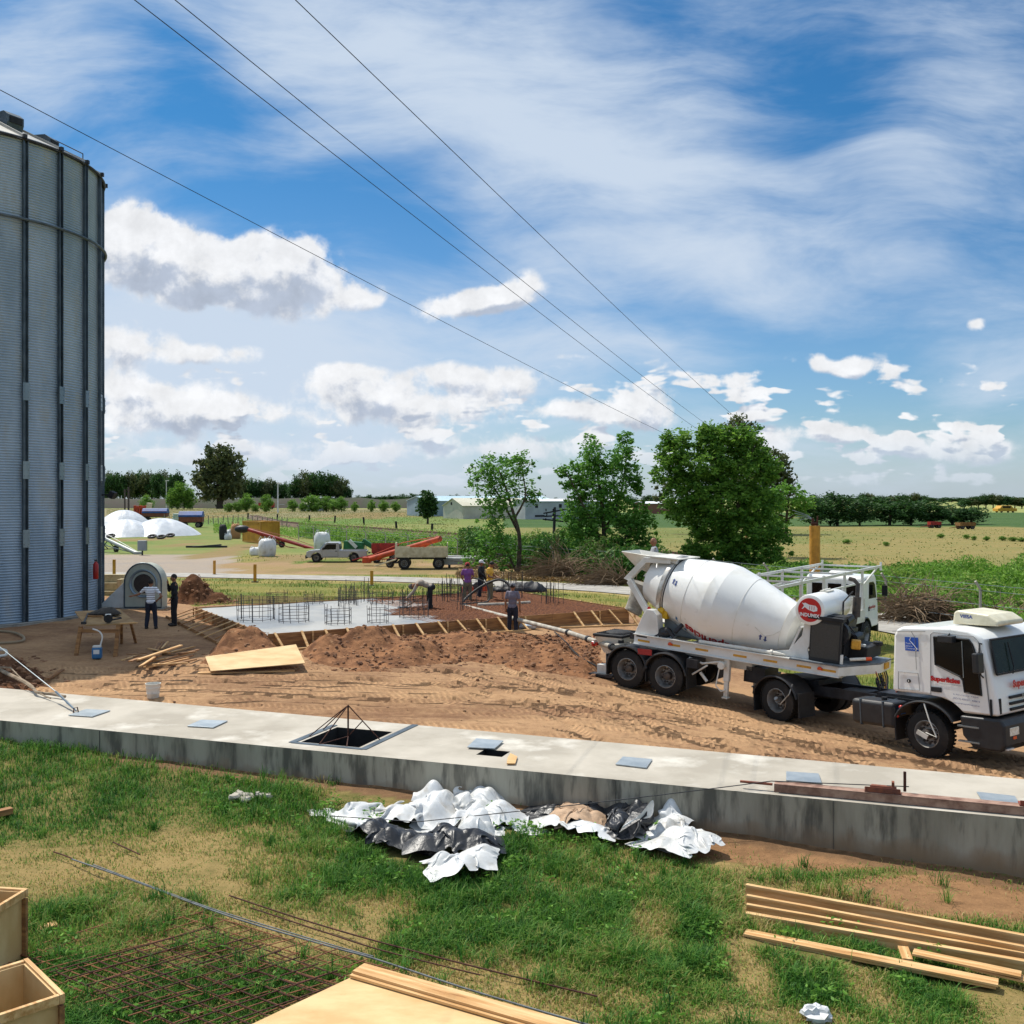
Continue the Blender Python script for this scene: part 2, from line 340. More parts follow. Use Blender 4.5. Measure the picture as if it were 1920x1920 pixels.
# ---------------- ground sheet
def grid_axis(lo, hi, step, far, gr=1.09):
    a = list(np.arange(lo, hi, step)); s = step; x = a[-1]
    while x < far: s *= gr; x += s; a.append(x)
    s = step; x = a[0]; b = []
    while x > -far: s *= gr; x -= s; b.append(x)
    return np.array(b[::-1]+a)
def make_ground():
    xs = grid_axis(-17, 18, .09, 5000, 1.07); ys = np.array([q for q in grid_axis(8, 46, .10, 6000, 1.05) if q > -200])
    X, Y = np.meshgrid(xs, ys); H = G(X, Y)
    dirt = inpoly(X, Y, DIRT); lawn = (Y < WN(X)) & (np.abs(X) < 40) & (Y > -10)
    rd = seg_d(X, Y, ROADC)
    n1 = fbm(X*1.3, Y*1.3, 4)-.5; n2 = fbm(X*5, Y*5, 3)-.5
    near = (1-sm(np.hypot(X, Y-20), 30, 45))
    # wheel ruts winding over the dirt
    ruts = np.zeros_like(X)
    TU = np.zeros_like(X); TV = np.full(X.shape, 9.); sel = (X > -18) & (X < 19) & (Y > 14) & (Y < 34); xs_, ys_ = X[sel], Y[sel]; tu = np.zeros(len(xs_)); tv = np.full(len(xs_), 9.); rs_ = np.zeros(len(xs_))
    for pts, dep, duo in RUTS:
        for off in (-.95, .95):
            for o2 in ((-.17, .17) if duo else (0,)):
                q = offset_line(pts, off+o2); d, u_ = seg_du(xs_, ys_, q)
                rs_ += dep*(-.045*np.exp(-(d/.13)**2)+.036*np.exp(-((np.abs(d)-.24)/.08)**2)); m_ = np.abs(d) < np.abs(tv); tu = np.where(m_, u_, tu); tv = np.where(m_, d, tv)
    ruts[sel] = rs_; TU[sel] = tu; TV[sel] = tv
    H = H+near*np.where(dirt, n1*.07+n2*.015+ruts*.8, n1*.10+n2*.03)
    und = (Y > WN(X)+.25) & (Y < WF(X)-.25) & (np.abs(X) < 28); H = np.where(und, -3.6, H)
    nn = fbm(X*.33+5, Y*.33, 4); nf = fbm(X*.03, Y*.012+3, 4)
    def C(h): return np.array(hexc(h)[:3])
    A = np.zeros(X.shape+(4,)); B = np.zeros(X.shape+(4,)); A[..., 3] = .5; B[..., 3] = 1
    def put(mask, a, b, w):
        A[mask, :3] = C(a); B[mask, :3] = C(b); A[..., 3] = np.where(mask, w, A[..., 3])
    allm = np.ones(X.shape, bool)
    put(allm, '#63723a', '#8f8350', .45)
    right = X > 4+(Y-60)*.16
    fieldR = (Y > 60)
    put(fieldR & (Y < 200), '#607434', '#867c48', .32+np.clip((nf-.5)*1.2, -.3, .3))
    put((Y >= 84) & (Y < 186+nf*20) & (X > -2), '#64703a', '#8a7b4c', .44+np.clip((nf-.5)*2.2, -.4, .4))
    put((Y >= 186+nf*20) & (Y < 400) & (X > -2), '#33502a', '#566a34', .35)
    put((Y >= 400) , '#6f8a4c', '#a99a62', .45)
    put((Y >= 100) & (Y < 300) & (X <= -2), '#5a7636', '#8a8250', .36+np.clip((nf-.5)*1.6, -.3, .35))
    put((Y >= 300) & (Y < 560) & (X < -35), '#6e7744', '#94806a', .55)
    put((Y < 100) & (Y > 58) & ~right, '#5c6c2e', '#94824c', .42+np.clip((nn-.5)*3.2, -.35, .35))
    put((Y < 62) & (Y > 24) & ~dirt, '#566828', '#8e7e46', .45+np.clip((nn-.5)*1.3, -.3, .3))
    put((Y > 42) & (Y < 47.5) & (X < 3), '#5a4a2c', '#6c6a2e', .45)
    # gravel yard at the left, bare tracks beside the road
    gx = X+(nn-.5)*9
    put((rd < 3.4+(nn-.5)*2.5) & (Y > 44), '#a58a62', '#8c8a4a', .35)
    put((Y > 70) & (Y < 101+(nn-.5)*10) & (gx < -21-(Y-75)*.25), '#8d857d', '#a3927e', .5)
    put((Y > 74) & (Y < 87+(nn-.5)*5) & (gx < 2) & (gx > -21-(Y-75)*.25), '#9a7c60', '#8a7a4a', .4)
    bare = blobsum(X, Y, [px_blob(*q, 0.) for q in [(470,1024,40,10),(560,1046,60,8),(690,1056,90,8),(800,1070,80,8),(400,1040,50,6),(340,1022,30,5),(250,1012,50,5),(620,1068,120,6),(330,972,90,6),(480,960,90,5),(700,965,90,5)]])+(nn-.5)*1.3
    put((bare > .45) & (Y > 58) & (Y < 420), '#8d7655', '#77703c', .38)
    put(dirt, '#a98663', '#7b5b43', .38+np.clip((fbm(X*.5, Y*.9, 3)-.5)*1.2, -.25, .3))
    gr = greenness(X, Y); 
    put(lawn, '#55572a', '#8f7a4e', 1-gr)
    soil = blobsum(X, Y, _soil) > .30
    put(lawn & soil, '#94704e', '#6f5238', .4)
    band = lawn & (Y > WN(X)-.35-.25*nn) & (X > -8)
    put(band, '#7d6044', '#5d4632', .4)
    ny, nx = X.shape; v = np.stack([X, Y, H], -1).reshape(-1, 3)
    i = np.arange(ny*nx).reshape(ny, nx); f = np.stack([i[:-1, :-1], i[:-1, 1:], i[1:, 1:], i[1:, :-1]], -1).reshape(-1, 4)
    me = bpy.data.meshes.new('ground'); me.vertices.add(len(v)); me.vertices.foreach_set('co', v.ravel())
    me.loops.add(f.size); me.loops.foreach_set('vertex_index', f.ravel()); me.polygons.add(len(f))
    me.polygons.foreach_set('loop_start', np.arange(0, f.size, 4)); me.polygons.foreach_set('use_smooth', np.ones(len(f), bool))
    me.update(); me.validate()
    for nm, arr in (('colA', A), ('colB', B)):
        at = me.attributes.new(nm, 'FLOAT_COLOR', 'POINT'); at.data.foreach_set('color', arr.reshape(-1).astype(np.float32))
    tk_ = np.stack([TU, TV, np.where(dirt, 1., 0.)], -1); at = me.attributes.new('trk', 'FLOAT_VECTOR', 'POINT'); at.data.foreach_set('vector', tk_.reshape(-1).astype(np.float32))
    o = bpy.data.objects.new('ground', me); COL.objects.link(o); tag(o, kind='structure')
    m = bpy.data.materials.new('ground_soil'); m.use_nodes = True; nt = m.node_tree; b = nt.nodes['Principled BSDF']; L = nt.links.new
    b.inputs['Roughness'].default_value = .95; b.inputs['Specular IOR Level'].default_value = .15
    def N(t): return nt.nodes.new(t)
    def att(n): q = N('ShaderNodeAttribute'); q.attribute_name = n; return q
    geo = N('ShaderNodeNewGeometry')
    def nz(sc, d=6, st=None, ro=.62):
        n = N('ShaderNodeTexNoise'); n.inputs['Scale'].default_value = sc; n.inputs['Detail'].default_value = d; n.inputs['Roughness'].default_value = ro
        if st:
            mp = N('ShaderNodeMapping'); mp.inputs['Scale'].default_value = st[:3]; mp.inputs['Rotation'].default_value = (0, 0, R(st[3])); L(geo.outputs['Position'], mp.inputs[0]); L(mp.outputs[0], n.inputs[0])
        else: L(geo.outputs['Position'], n.inputs[0])
        return n.outputs['Fac']
    def mm(op, a, c_, cl=False):
        n = N('ShaderNodeMath'); n.operation = op; n.use_clamp = cl
        for k, q in enumerate((a, c_)):
            if isinstance(q, bpy.types.NodeSocket): L(q, n.inputs[k])
            else: n.inputs[k].default_value = q
        return n.outputs[0]
    a = att('colA'); bb = att('colB')
    fine = nz(6., 7); mid = nz(.8, 5); wide = nz(.13, 5, (.6, 1.3, 1, 0)); streak = nz(2.2, 6, (.22, 2.6, 1, 18)); streak2 = nz(3.0, 5, (.3, 2.2, 1, -24))
    comb = mm('ADD', mm('MULTIPLY', fine, .42), mm('ADD', mm('MULTIPLY', mid, .22), mm('ADD', mm('MULTIPLY', streak, .2), mm('MULTIPLY', streak2, .16))))
    comb = mm('ADD', mm('MULTIPLY', comb, .66), mm('MULTIPLY', wide, .34))
    fac = mm('ADD', mm('MULTIPLY', mm('SUBTRACT', comb, .5), 5.5), a.outputs['Alpha'], True)
    mx = N('ShaderNodeMix'); mx.data_type = 'RGBA'; L(fac, mx.inputs[0]); L(a.outputs['Color'], mx.inputs[6]); L(bb.outputs['Color'], mx.inputs[7])
    # grain
    ta = att('trk'); sp = N('ShaderNodeSeparateXYZ'); L(ta.outputs['Vector'], sp.inputs[0])
    av = mm('ABSOLUTE', sp.outputs[1], 0.); tm = N('ShaderNodeMapRange'); tm.inputs[1].default_value = .13; tm.inputs[2].default_value = .20; tm.inputs[3].default_value = 1; tm.inputs[4].default_value = 0; L(av, tm.inputs[0])
    brk = N('ShaderNodeMapRange'); brk.inputs[1].default_value = .40; brk.inputs[2].default_value = .50; L(nz(.9, 3), brk.inputs[0])
    tmask = mm('MULTIPLY', mm('MULTIPLY', tm.outputs[0], sp.outputs[2]), brk.outputs[0])
    tread = mm('SINE', mm('ADD', mm('MULTIPLY', sp.outputs[0], 40.), mm('MULTIPLY', av, 30.)), 0.)
    tr = mm('MULTIPLY', tread, tmask)
    gn = nz(38., 4); val = mm('ADD', mm('ADD', mm('MULTIPLY', gn, .7), .65), mm('ADD', mm('MULTIPLY', tmask, .12), mm('MULTIPLY', tr, .16)))
    m2 = N('ShaderNodeMix'); m2.data_type = 'RGBA'; m2.blend_type = 'MULTIPLY'; m2.inputs[0].default_value = 1; L(mx.outputs[2], m2.inputs[6]); L(val, m2.inputs[7])
    L(m2.outputs[2], b.inputs['Base Color'])
    bp = N('ShaderNodeBump'); bp.inputs['Distance'].default_value = .042; bp.inputs['Strength'].default_value = .9
    L(mm('ADD', mm('ADD', mm('MULTIPLY', comb, 1.6), mm('MULTIPLY', gn, .25)), mm('MULTIPLY', tr, .26)), bp.inputs['Height']); L(bp.outputs[0], b.inputs['Normal'])
    me.materials.append(m); return o
def offset_line(pts, off):
    out = []
    for i, p in enumerate(pts):
        a = pts[max(i-1, 0)]; b = pts[min(i+1, len(pts)-1)]; dx, dy = b[0]-a[0], b[1]-a[1]; L = math.hypot(dx, dy)
        out.append((p[0]-dy/L*off, p[1]+dx/L*off))
    return out
def smooth_line(pts, n=6):
    out = []
    for i in range(len(pts)-1):
        p0 = pts[max(i-1, 0)]; p1 = pts[i]; p2 = pts[i+1]; p3 = pts[min(i+2, len(pts)-1)]
        for k in range(n):
            t = k/n; out.append(tuple(.5*((2*p1[j])+(-p0[j]+p2[j])*t+(2*p0[j]-5*p1[j]+4*p2[j]-p3[j])*t*t+(-p0[j]+3*p1[j]-3*p2[j]+p3[j])*t**3) for j in range(len(p1))))
    out.append(tuple(pts[-1])); return out
RUTS = [(smooth_line(p, 4), d, u) for p, d, u in [([(-16, 26.5), (-9, 25.6), (-3, 24.6), (2.5, 24.8), (7, 22.4), (12, 19)], 1., 1), ([(-14, 25.6), (-5, 23.8), (1, 23.0), (6, 20.4), (11, 18.3)], 1., 0), ([(-5, 27.0), (-1, 26.0), (1.6, 23.6), (2.4, 21.2), (3.6, 19.6)], 1., 0), ([(-1, 28), (1, 25), (5, 21.6), (12, 18.9)], 1.2, 1),
 ([(-14, 24.9), (-6, 23.0), (0, 22.0), (6, 19.9), (14, 17)], .8, 0), ([(-10, 26.3), (-4, 26.0), (1, 26.6), (4, 24.6), (9, 21.2), (14, 18)], .9, 0), ([(3.1, 26.6), (6, 24.4), (9.4, 21.4), (14, 17.5)], 1., 1), ([(-7, 24.3), (-2, 24.9), (3, 23.6), (5.4, 21.2), (6.4, 18.8)], .8, 0)]]
make_ground()
def ribbon(pts, wid, dz, name, m, kind='structure', n=5, cross=4):
    P = smooth_line(pts, n); v = []; f = []
    for i, p in enumerate(P):
        a = P[max(i-1, 0)]; b = P[min(i+1, len(P)-1)]; dx, dy = b[0]-a[0], b[1]-a[1]; L = math.hypot(dx, dy)
        for k in range(cross+1):
            t = (k/cross-.5)*wid; x = p[0]-dy/L*t; y = p[1]+dx/L*t; v.append((x, y, g1(x, y)+dz))
    c = cross+1
    for i in range(len(P)-1):
        for k in range(cross): f.append((i*c+k, i*c+k+1, (i+1)*c+k+1, (i+1)*c+k))
    mb = MB(); mb.add(v, f); o = mb.build(name, m, smooth=True); tag(o, kind=kind); return o
M_road = mat('road_concrete', '#a8a39a', '#8f8a82', rough=.9, scale=1.2, bump=.004, bscale=20)
ribbon(ROADC, 5.2, .045, 'road', M_road)
# ================= materials
M_conc = mat('cast_concrete', '#9b978d', '#807d76', rough=.9, scale=.9, bump=.006, bscale=14, stretch=(1.6, 1.6, .35), c3='#57564f', s3=1.4, t3=(.54, .72))
M_conctop = mat('worn_concrete', '#b8b0a2', '#a1998b', rough=.92, scale=.55, bump=.004, bscale=18, c3='#c9c3b7', s3=.8, t3=(.56, .7))
M_galv = mat('galvanised', '#8d969c', '#77828a', rough=.38, metal=.75, scale=.8, stretch=(1, 1, .25))
M_galvd = mat('galvanised_dull', '#5d6870', '#49545c', rough=.5, metal=.6, scale=2)
M_roof = mat('zinc_roof', '#b9b6ae', '#a29f98', rough=.45, metal=.4, scale=1)
M_white = mat('white_paint', '#dcdcd8', '#cfcdc6', rough=.35, scale=2.5, coat=.3)
M_offw = mat('dirty_white', '#d8d5cb', '#b9b3a3', rough=.45, scale=3, thr=(.5, .7))
M_black = mat('black_rubber', '#17181a', '#222224', rough=.75, scale=6)
M_tyre = mat('tyre_rubber', '#1d1c1b', '#35302b', rough=.85, scale=3, thr=(.5, .7), bump=.004, bscale=30)
M_dsteel = mat('dark_steel', '#24262a', '#35363a', rough=.5, metal=.4, scale=4)
M_rust = mat('rusty_steel', '#5b3425', '#3b2620', rough=.85, metal=.2, scale=20)
M_rusto = mat('rusty_plate', '#8a4f38', '#6a3f34', rough=.85, scale=8)
M_pine = mat('pine_board', '#dbb580', '#b98a52', rough=.7, scale=2.2, stretch=(.5, 7, 7), bump=.001, bscale=12, c3='#96632f', s3=2.4, t3=(.64, .72))
M_pined = mat('pine_weathered', '#a97b4a', '#7c5634', rough=.8, scale=2.4, stretch=(.5, 6, 6), bump=.001, bscale=12)
M_ply = mat('plywood', '#d6b682', '#c69f69', rough=.65, scale=1.2, stretch=(1, 2.2, 1), c3='#b48650', s3=2.4, t3=(.66, .76))
M_wet = mat('wet_concrete', '#aeaca6', '#9b9a95', rough=.48, scale=.35, thr=(.35, .6), bump=.012, bscale=5, c3='#85898c', s3=.3, t3=(.5, .62))
M_wetr = mat('rough_wet_concrete', '#7c7f80', '#5f6060', rough=.45, scale=6, bump=.03, bscale=11)
M_yel = mat('yellow_paint', '#c98d2c', '#a8731f', rough=.5, scale=2)
M_soil = mat('dug_soil', '#93694a', '#654632', rough=.97, scale=2.2, bump=.05, bscale=9, c3='#b28a66', s3=5, t3=(.6, .75), spec=.1)
M_soild = mat('dark_dug_soil', '#6f4c35', '#4c3324', rough=.97, scale=2.2, bump=.05, bscale=9, spec=.1)
def poly_thing(name, pts, t, m, parent=None, bevel=0):      # flat plate from world points, thickness downwards
    mb = MB(); n = len(pts); v = [Vector(p) for p in pts]; c = sum(v, Vector())/n; v = [p-c for p in v]; v += [p-Vector((0, 0, t)) for p in v]
    mb.add(v, [tuple(range(n)), tuple(reversed(range(n, 2*n)))]+[(i, i+n, (i+1) % n+n, (i+1) % n) for i in range(n)])
    return mb.build(name, m, parent, loc=c, bevel=bevel)
# ================= concrete channel (underground conveyor tunnel)
WZ = 1.0; DU = Vector((1, -.356, 0)).normalized()
def chan(x, s, z=WZ):                       # x along the near edge, s metres across
    w = Vector((x, WN(x), 0)); f = Vector((x+.9, WF(x+.9), 0)); d = (f-w); return Vector((*(w+d.normalized()*s).xy, z))
def cw(x): return (Vector((x+.9, WF(x+.9), 0))-Vector((x, WN(x), 0))).length
ch = thing('concrete_channel', 'long low grey concrete conveyor channel with pale top between lawn and dirt yard', 'channel', chan(0, 0, 0))
def topz(x): return WZ
def chan_body():
    pit = MB(); mb = MB(); xs = [-30, -4.16, -3.0, -.91, -.446, 30]; H = {1: (.48, 1.80), 3: (.72, 1.13)}; o = chan(0, 0, 0)
    for i in range(len(xs)-1):
        a, b = xs[i], xs[i+1]
        n = 18 if b-a > 5 else 1
        for k in range(n):
            xa = a+(b-a)*k/n; xb = a+(b-a)*(k+1)/n
            P = lambda x, s, z=WZ: chan(x, s, z)-o
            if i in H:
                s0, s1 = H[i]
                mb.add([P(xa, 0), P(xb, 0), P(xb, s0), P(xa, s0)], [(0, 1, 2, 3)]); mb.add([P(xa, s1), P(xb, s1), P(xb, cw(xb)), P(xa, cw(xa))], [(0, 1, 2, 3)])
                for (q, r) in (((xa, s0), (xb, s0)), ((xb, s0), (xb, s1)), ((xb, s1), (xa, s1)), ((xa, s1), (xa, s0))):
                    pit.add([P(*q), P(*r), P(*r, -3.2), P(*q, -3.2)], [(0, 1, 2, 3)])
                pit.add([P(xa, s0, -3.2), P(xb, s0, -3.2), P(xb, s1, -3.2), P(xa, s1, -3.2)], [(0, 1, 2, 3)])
            else: mb.add([P(xa, 0), P(xb, 0), P(xb, cw(xb)), P(xa, cw(xa))], [(0, 1, 2, 3)])
    pit.build('pit_lining', mat('pit_shade_dark', '#1e1d1c', '#2b2a28', rough=.95, scale=2), ch)  # dark concrete taken near-black, so the pit's shade is in the colour
    return mb
def chan_side():
    out = []; o = chan(0, 0, 0); r = random.Random(3)
    for s_, flip in ((0, 1), (None, -1)):
        mb = MB(); out.append(mb)
        for k in range(60):
            xa = -30+k; xb = xa+1; sa = 0 if s_ == 0 else cw(xa); sb = 0 if s_ == 0 else cw(xb)
            mb.add([chan(xa, sa, -.6)-o, chan(xb, sb, -.6)-o, chan(xb, sb, WZ)-o, chan(xa, sa, WZ)-o], [(0, 1, 2, 3)])
    return out
chan_body().build('channel_top', M_conctop, ch)
# streaked wall material
def wall_mat():
    m = mat('streaked_concrete', '#aaa494', '#8b8576', rough=.9, scale=1.6, stretch=(1.2, 1.2, .22), bump=.008, bscale=10, c3='#625f56', s3=3.2, t3=(.50, .64))
    nt = m.node_tree; b = nt.nodes['Principled BSDF']; src = b.inputs['Base Color'].links[0].from_socket; g = nt.nodes.new('ShaderNodeNewGeometry'); s_ = nt.nodes.new('ShaderNodeSeparateXYZ'); nt.links.new(g.outputs['Position'], s_.inputs[0])
    n_ = nt.nodes.new('ShaderNodeTexNoise'); n_.inputs['Scale'].default_value = 2.2; n_.inputs['Detail'].default_value = 6; nt.links.new(g.outputs['Position'], n_.inputs[0]); a_ = nt.nodes.new('ShaderNodeMath'); a_.operation = 'MULTIPLY_ADD'; nt.links.new(n_.outputs['Fac'], a_.inputs[0]); a_.inputs[1].default_value = -.7; nt.links.new(s_.outputs[2], a_.inputs[2])
    mr = nt.nodes.new('ShaderNodeMapRange'); mr.inputs[1].default_value = -.12; mr.inputs[2].default_value = .22; mr.inputs[3].default_value = .75; mr.inputs[4].default_value = 0; nt.links.new(a_.outputs[0], mr.inputs[0]); x_ = nt.nodes.new('ShaderNodeMix'); x_.data_type = 'RGBA'; nt.links.new(mr.outputs[0], x_.inputs[0]); nt.links.new(src, x_.inputs[6]); x_.inputs[7].default_value = hexc('#8d765c'); nt.links.new(x_.outputs[2], b.inputs['Base Color']); return m
[q.build('channel_wall', wall_mat(), ch) for q in chan_side()]
mb = MB(); o_ = chan(0, 0, 0)
for x, s0, s1 in ((-4.28, .36, 1.92), (-2.86, .36, 2.5)): mb.beam(chan(x, s0, WZ+.005)-o_, chan(x, s1, WZ+.005)-o_, .13, .016)
mb.beam(chan(-4.28, .38, WZ+.004)-o_, chan(-2.86, .38, WZ+.004)-o_, .1, .013)
mb.build('opening_frame', M_galvd, ch)
for x in (-13.5, -11, -8.2, 1.7, 4.9): mb = MB(); mb.beam(chan(x, -.004, .2)-o_, chan(x, -.004, WZ-.01)-o_, .02, .006, up=DU); mb.build('joint', mat('joint_dark', '#4c4c48', rough=.9), ch)
M_lid = mat('lid_galvanised', '#aeb6ba', '#97a1a7', rough=.42, metal=.45, scale=2)
def lid(px4, label, z=WZ+.03, nm='hatch_cover'):
    pts = [W(a, b, z) for a, b in px4]; o = poly_thing(nm, pts, .02, M_lid, bevel=.003); return tag(o, label, 'hatch cover', 'flat grey hatch covers on the concrete channel')
lid([(128,1340),(173,1343),(207,1331.5),(162,1329)], 'flat grey metal hatch cover at the foot of the turnbuckle')
lid([(351,1360.6),(400,1363.5),(427,1351),(377,1349)], 'flat grey metal hatch cover between turnbuckle and wire pyramid')
lid([(876,1400),(927,1403),(944,1388.5),(893,1384)], 'bluish metal cover slid half off its small dark opening', WZ+.045)
lid([(1154,1432),(1212,1439),(1223,1423),(1168,1418)], 'grey metal hatch cover midway along the bare channel top')
lid([(1474,1462),(1541,1468),(1535,1450),(1474,1446)], 'grey metal hatch cover behind the left end of the rusty rail')
lid([(1845,1506),(1916,1514),(1903,1492),(1831,1484)], 'grey metal hatch cover by the red-brown bracket at right')
# pyramid of rods over the large opening
pyr = thing('rod_pyramid', 'rusty rod pyramid frame standing over the large dark square opening', 'frame', chan(-3.55, 1.1, WZ))
mb = MB(); ap = Vector((-.0, 0, .62)); cs = [chan(-4.2, .62)-chan(-3.55, 1.1), chan(-3.2, .40)-chan(-3.55, 1.1), chan(-2.9, 1.1)-chan(-3.55, 1.1), chan(-4.3, 1.5)-chan(-3.55, 1.1), chan(-3.75, .4)-chan(-3.55, 1.1)]
cs[0] = chan(-4.25, .9)-chan(-3.55, 1.1)
for q in (cs[0], cs[2], cs[3], cs[4]): mb.cyl(ap, q, .011, n=6)
mb.build('rod', M_rust, pyr)
mb = MB(); mid = Vector((0, 0, .02)); mb.cyl(ap, mid, .017, n=6); mb.cyl(mid, cs[4], .011, n=6); mb.cyl(mid, cs[1], .011, n=6); mb.cyl(mid, ap*.55+cs[2]*.45, .011, n=6)
mb.build('centre_post', M_rust, pyr)
pts = [W(*q, WZ+.04) for q in ((950,1431),(966,1431),(970,1418),(957,1412),(952,1420))]
tag(poly_thing('wood_offcut', pts, .02, M_pine), 'small pale board offcut on the near edge of the channel', 'offcut')
# rusty rail along the edge with two brackets
ra = chan(4.05, .22, WZ+.005); rb = chan(10.5, .22, WZ+.005); rl = thing('steel_rail', 'long rusty steel channel rail lying along the channel edge at right', 'rail', ra, math.atan2((rb-ra).y, (rb-ra).x))
Lr = (rb-ra).length
mb = MB(); mb.box((Lr/2, .0, .125), (Lr, .19, .014)); mb.box((Lr/2, -.088, .06), (Lr, .012, .114)); mb.box((Lr/2, .088, .06), (Lr, .012, .114)); mb.build('rail_section', mat('rail_rust', '#a58573', '#7c5b4c', rough=.8, scale=5), rl, bevel=.004)
mb = MB(); mb.box((-.28, -.02, .1), (.5, .05, .03)); mb.build('tongue', M_rusto, rl)
def bracket(x, lab, red, rod):
    b = thing('anchor_bracket', lab, 'bracket', chan(x, .24, WZ+.14), math.atan2(DU.y, DU.x), 'rusty brackets on the rail')
    m = mat('bracket_red', '#8c4536', '#6b3a2e', rough=.8, scale=12) if red else M_rusto
    q = MB(); q.box((0, 0, .012), (.52, .2, .02)); q.box((0, -.09, .05), (.5, .012, .06)); q.build('base_plate', m, b, bevel=.003)
    q = MB(); q.box((-.05, 0, .06), (.22, .05, .07)); q.cyl((-.18, -.02, .075), (.2, -.02, .075), .02, n=8); q.box((.15, .02, .09), (.04, .1, .14)); q.build('clamp', m, b, bevel=.003)
    if rod:
        q = MB(); q.cyl((.32, .12, 0), (.32, .12, .30), .022, n=8); q.build('upright_pin', M_rust, b)
    return b
bracket(5.55, 'rust coloured bracket with an upright pin on the steel rail', False, True)
bracket(7.55, 'red-brown bracket beside the grey cover at the right end of the rail', True, False)
mb = MB(); a = chan(7.7, .2, WZ+.2); b = chan(8.15, -.05, WZ+.05); mb.cyl(a, b, .016, n=6); mb.box(b+Vector((.04, 0, .02)), (.03, .03, .2)); tag(mb.build('hook_rod', M_dsteel), 'short steel rod with dark hook reaching over the channel edge', 'rod')
# steel wire from the rail down over the tarps
def sagline(a, b, sag, n=24):
    a = Vector(a); b = Vector(b); return [a.lerp(b, i/n)-Vector((0, 0, sag*4*(i/n)*(1-i/n))) for i in range(n+1)]
A_ = chan(5.9, .35, WZ+.22); B_ = chan(4.0, .25, WZ+.14); C_ = PZ(782, 1541, 15.6)
mb = MB(); mb.tube(sagline(A_, B_, .0)+sagline(B_, C_, .02)[1:]+[Vector((C_.x-1.4, C_.y+.2, .6))], .008, 5); tag(mb.build('steel_wire', M_dsteel), 'thin steel wire running from the rail down across the white plastic', 'wire')
# ================= grain silo
SC_ = Vector((-21.5, 38.25, 0)); SR = 5.4; SZ0 = 1.28; SZ1 = 18.2
silo = thing('grain_silo', 'tall round corrugated galvanised grain silo with dark vertical stiffeners', 'silo', SC_)
def silo_wall():
    mb = MB(); n = 96; pit = .095; rows = int((SZ1-SZ0)/pit*4); v = []; f = []
    for j in range(rows+1):
        z = SZ0+(SZ1-SZ0)*j/rows; r = SR+.03*math.sin(2*PI*j/4+.6)
        for k in range(n): a = 2*PI*k/n; v.append((r*math.cos(a), r*math.sin(a), z))
    for j in range(rows):
        for k in range(n): f.append((j*n+k, j*n+(k+1) % n, (j+1)*n+(k+1) % n, (j+1)*n+k))
    mb.add(v, f); return mb
M_silo = mat('silo_sheet', '#a9b8c6', '#8ea0b0', rough=.45, metal=.3, scale=.45, stretch=(1.4, 1.4, .5), c3='#a2acb3', s3=1.1, t3=(.55, .65))
silo_wall().build('wall', M_silo, silo, smooth=True, ang=80)
def silo_pt(a, r, z): return Vector((r*math.cos(R(a)), r*math.sin(R(a)), z))
for k in range(24):
    a = -6+15*k; aa = R(a); t = Vector((-math.sin(aa), math.cos(aa), 0)); o_ = Vector((math.cos(aa), math.sin(aa), 0))
    mb = MB(); M3 = Matrix((o_, t, Vector((0, 0, 1)))).transposed()
    mb.box(silo_pt(a, SR+.07, (SZ0+SZ1)/2), (.10, .035, SZ1-SZ0), M3); mb.box(silo_pt(a, SR+.07, (SZ0+SZ1)/2)+t*.15, (.10, .03, SZ1-SZ0), M3); mb.box(silo_pt(a, SR+.03, (SZ0+SZ1)/2)+t*.075, (.02, .15, SZ1-SZ0), M3)
    rib = mb.build('stiffener', M_galvd, silo)
    if -60 < a < 40 or a > 300:
        for z in (9.35, 6.6, 4.2):
            mb = MB(); mb.box(silo_pt(a, SR+.135, z)+t*.075, (.02, .24, .62), M3)
            for q in (-.2, 0, .2):
                for w in (-.07, .07): mb.cyl(silo_pt(a, SR+.14, z+q)+t*(.075+w), silo_pt(a, SR+.165, z+q)+t*(.075+w), .015, n=5)
            mb.build('splice_plate', M_galv, rib)
mb = MB(); mb.tube([silo_pt(a, SR+.17, 15.35) for a in range(0, 361, 5)], .055, 8, cap=False); mb.build('wind_ring', M_galvd, silo, smooth=True)
def silo_roof():
    mb = MB(); n = 48; v = []; f = []
    for j, (r, z) in enumerate(((5.56, 18.13), (5.5, 18.24), (4.2, 18.86), (2.8, 19.55), (1.4, 20.25), (.5, 20.7), (0, 20.75))):
        for k in range(n): a = 2*PI*k/n; rr = r; v.append((rr*math.cos(a), rr*math.sin(a), z))
    for j in range(6):
        for k in range(n): f.append((j*n+k, j*n+(k+1) % n, (j+1)*n+(k+1) % n, (j+1)*n+k))
    mb.add(v, f)
    for k in range(24): a = -6+15*k; mb.beam(silo_pt(a, 5.6, 18.24), silo_pt(a, .5, 20.74), .06, .07)
    return mb
roof = silo_roof().build('roof', M_roof, silo)
mb = MB(); mb.tube([silo_pt(a, 5.52, 18.16) for a in range(0, 361, 5)], .05, 6, cap=False)
for k in range(24): mb.box(silo_pt(-6+15*k, 5.58, 18.24), (.12, .12, .14), (0, 0, R(-6+15*k)))
mb.build('eave_ring', M_dsteel, silo)
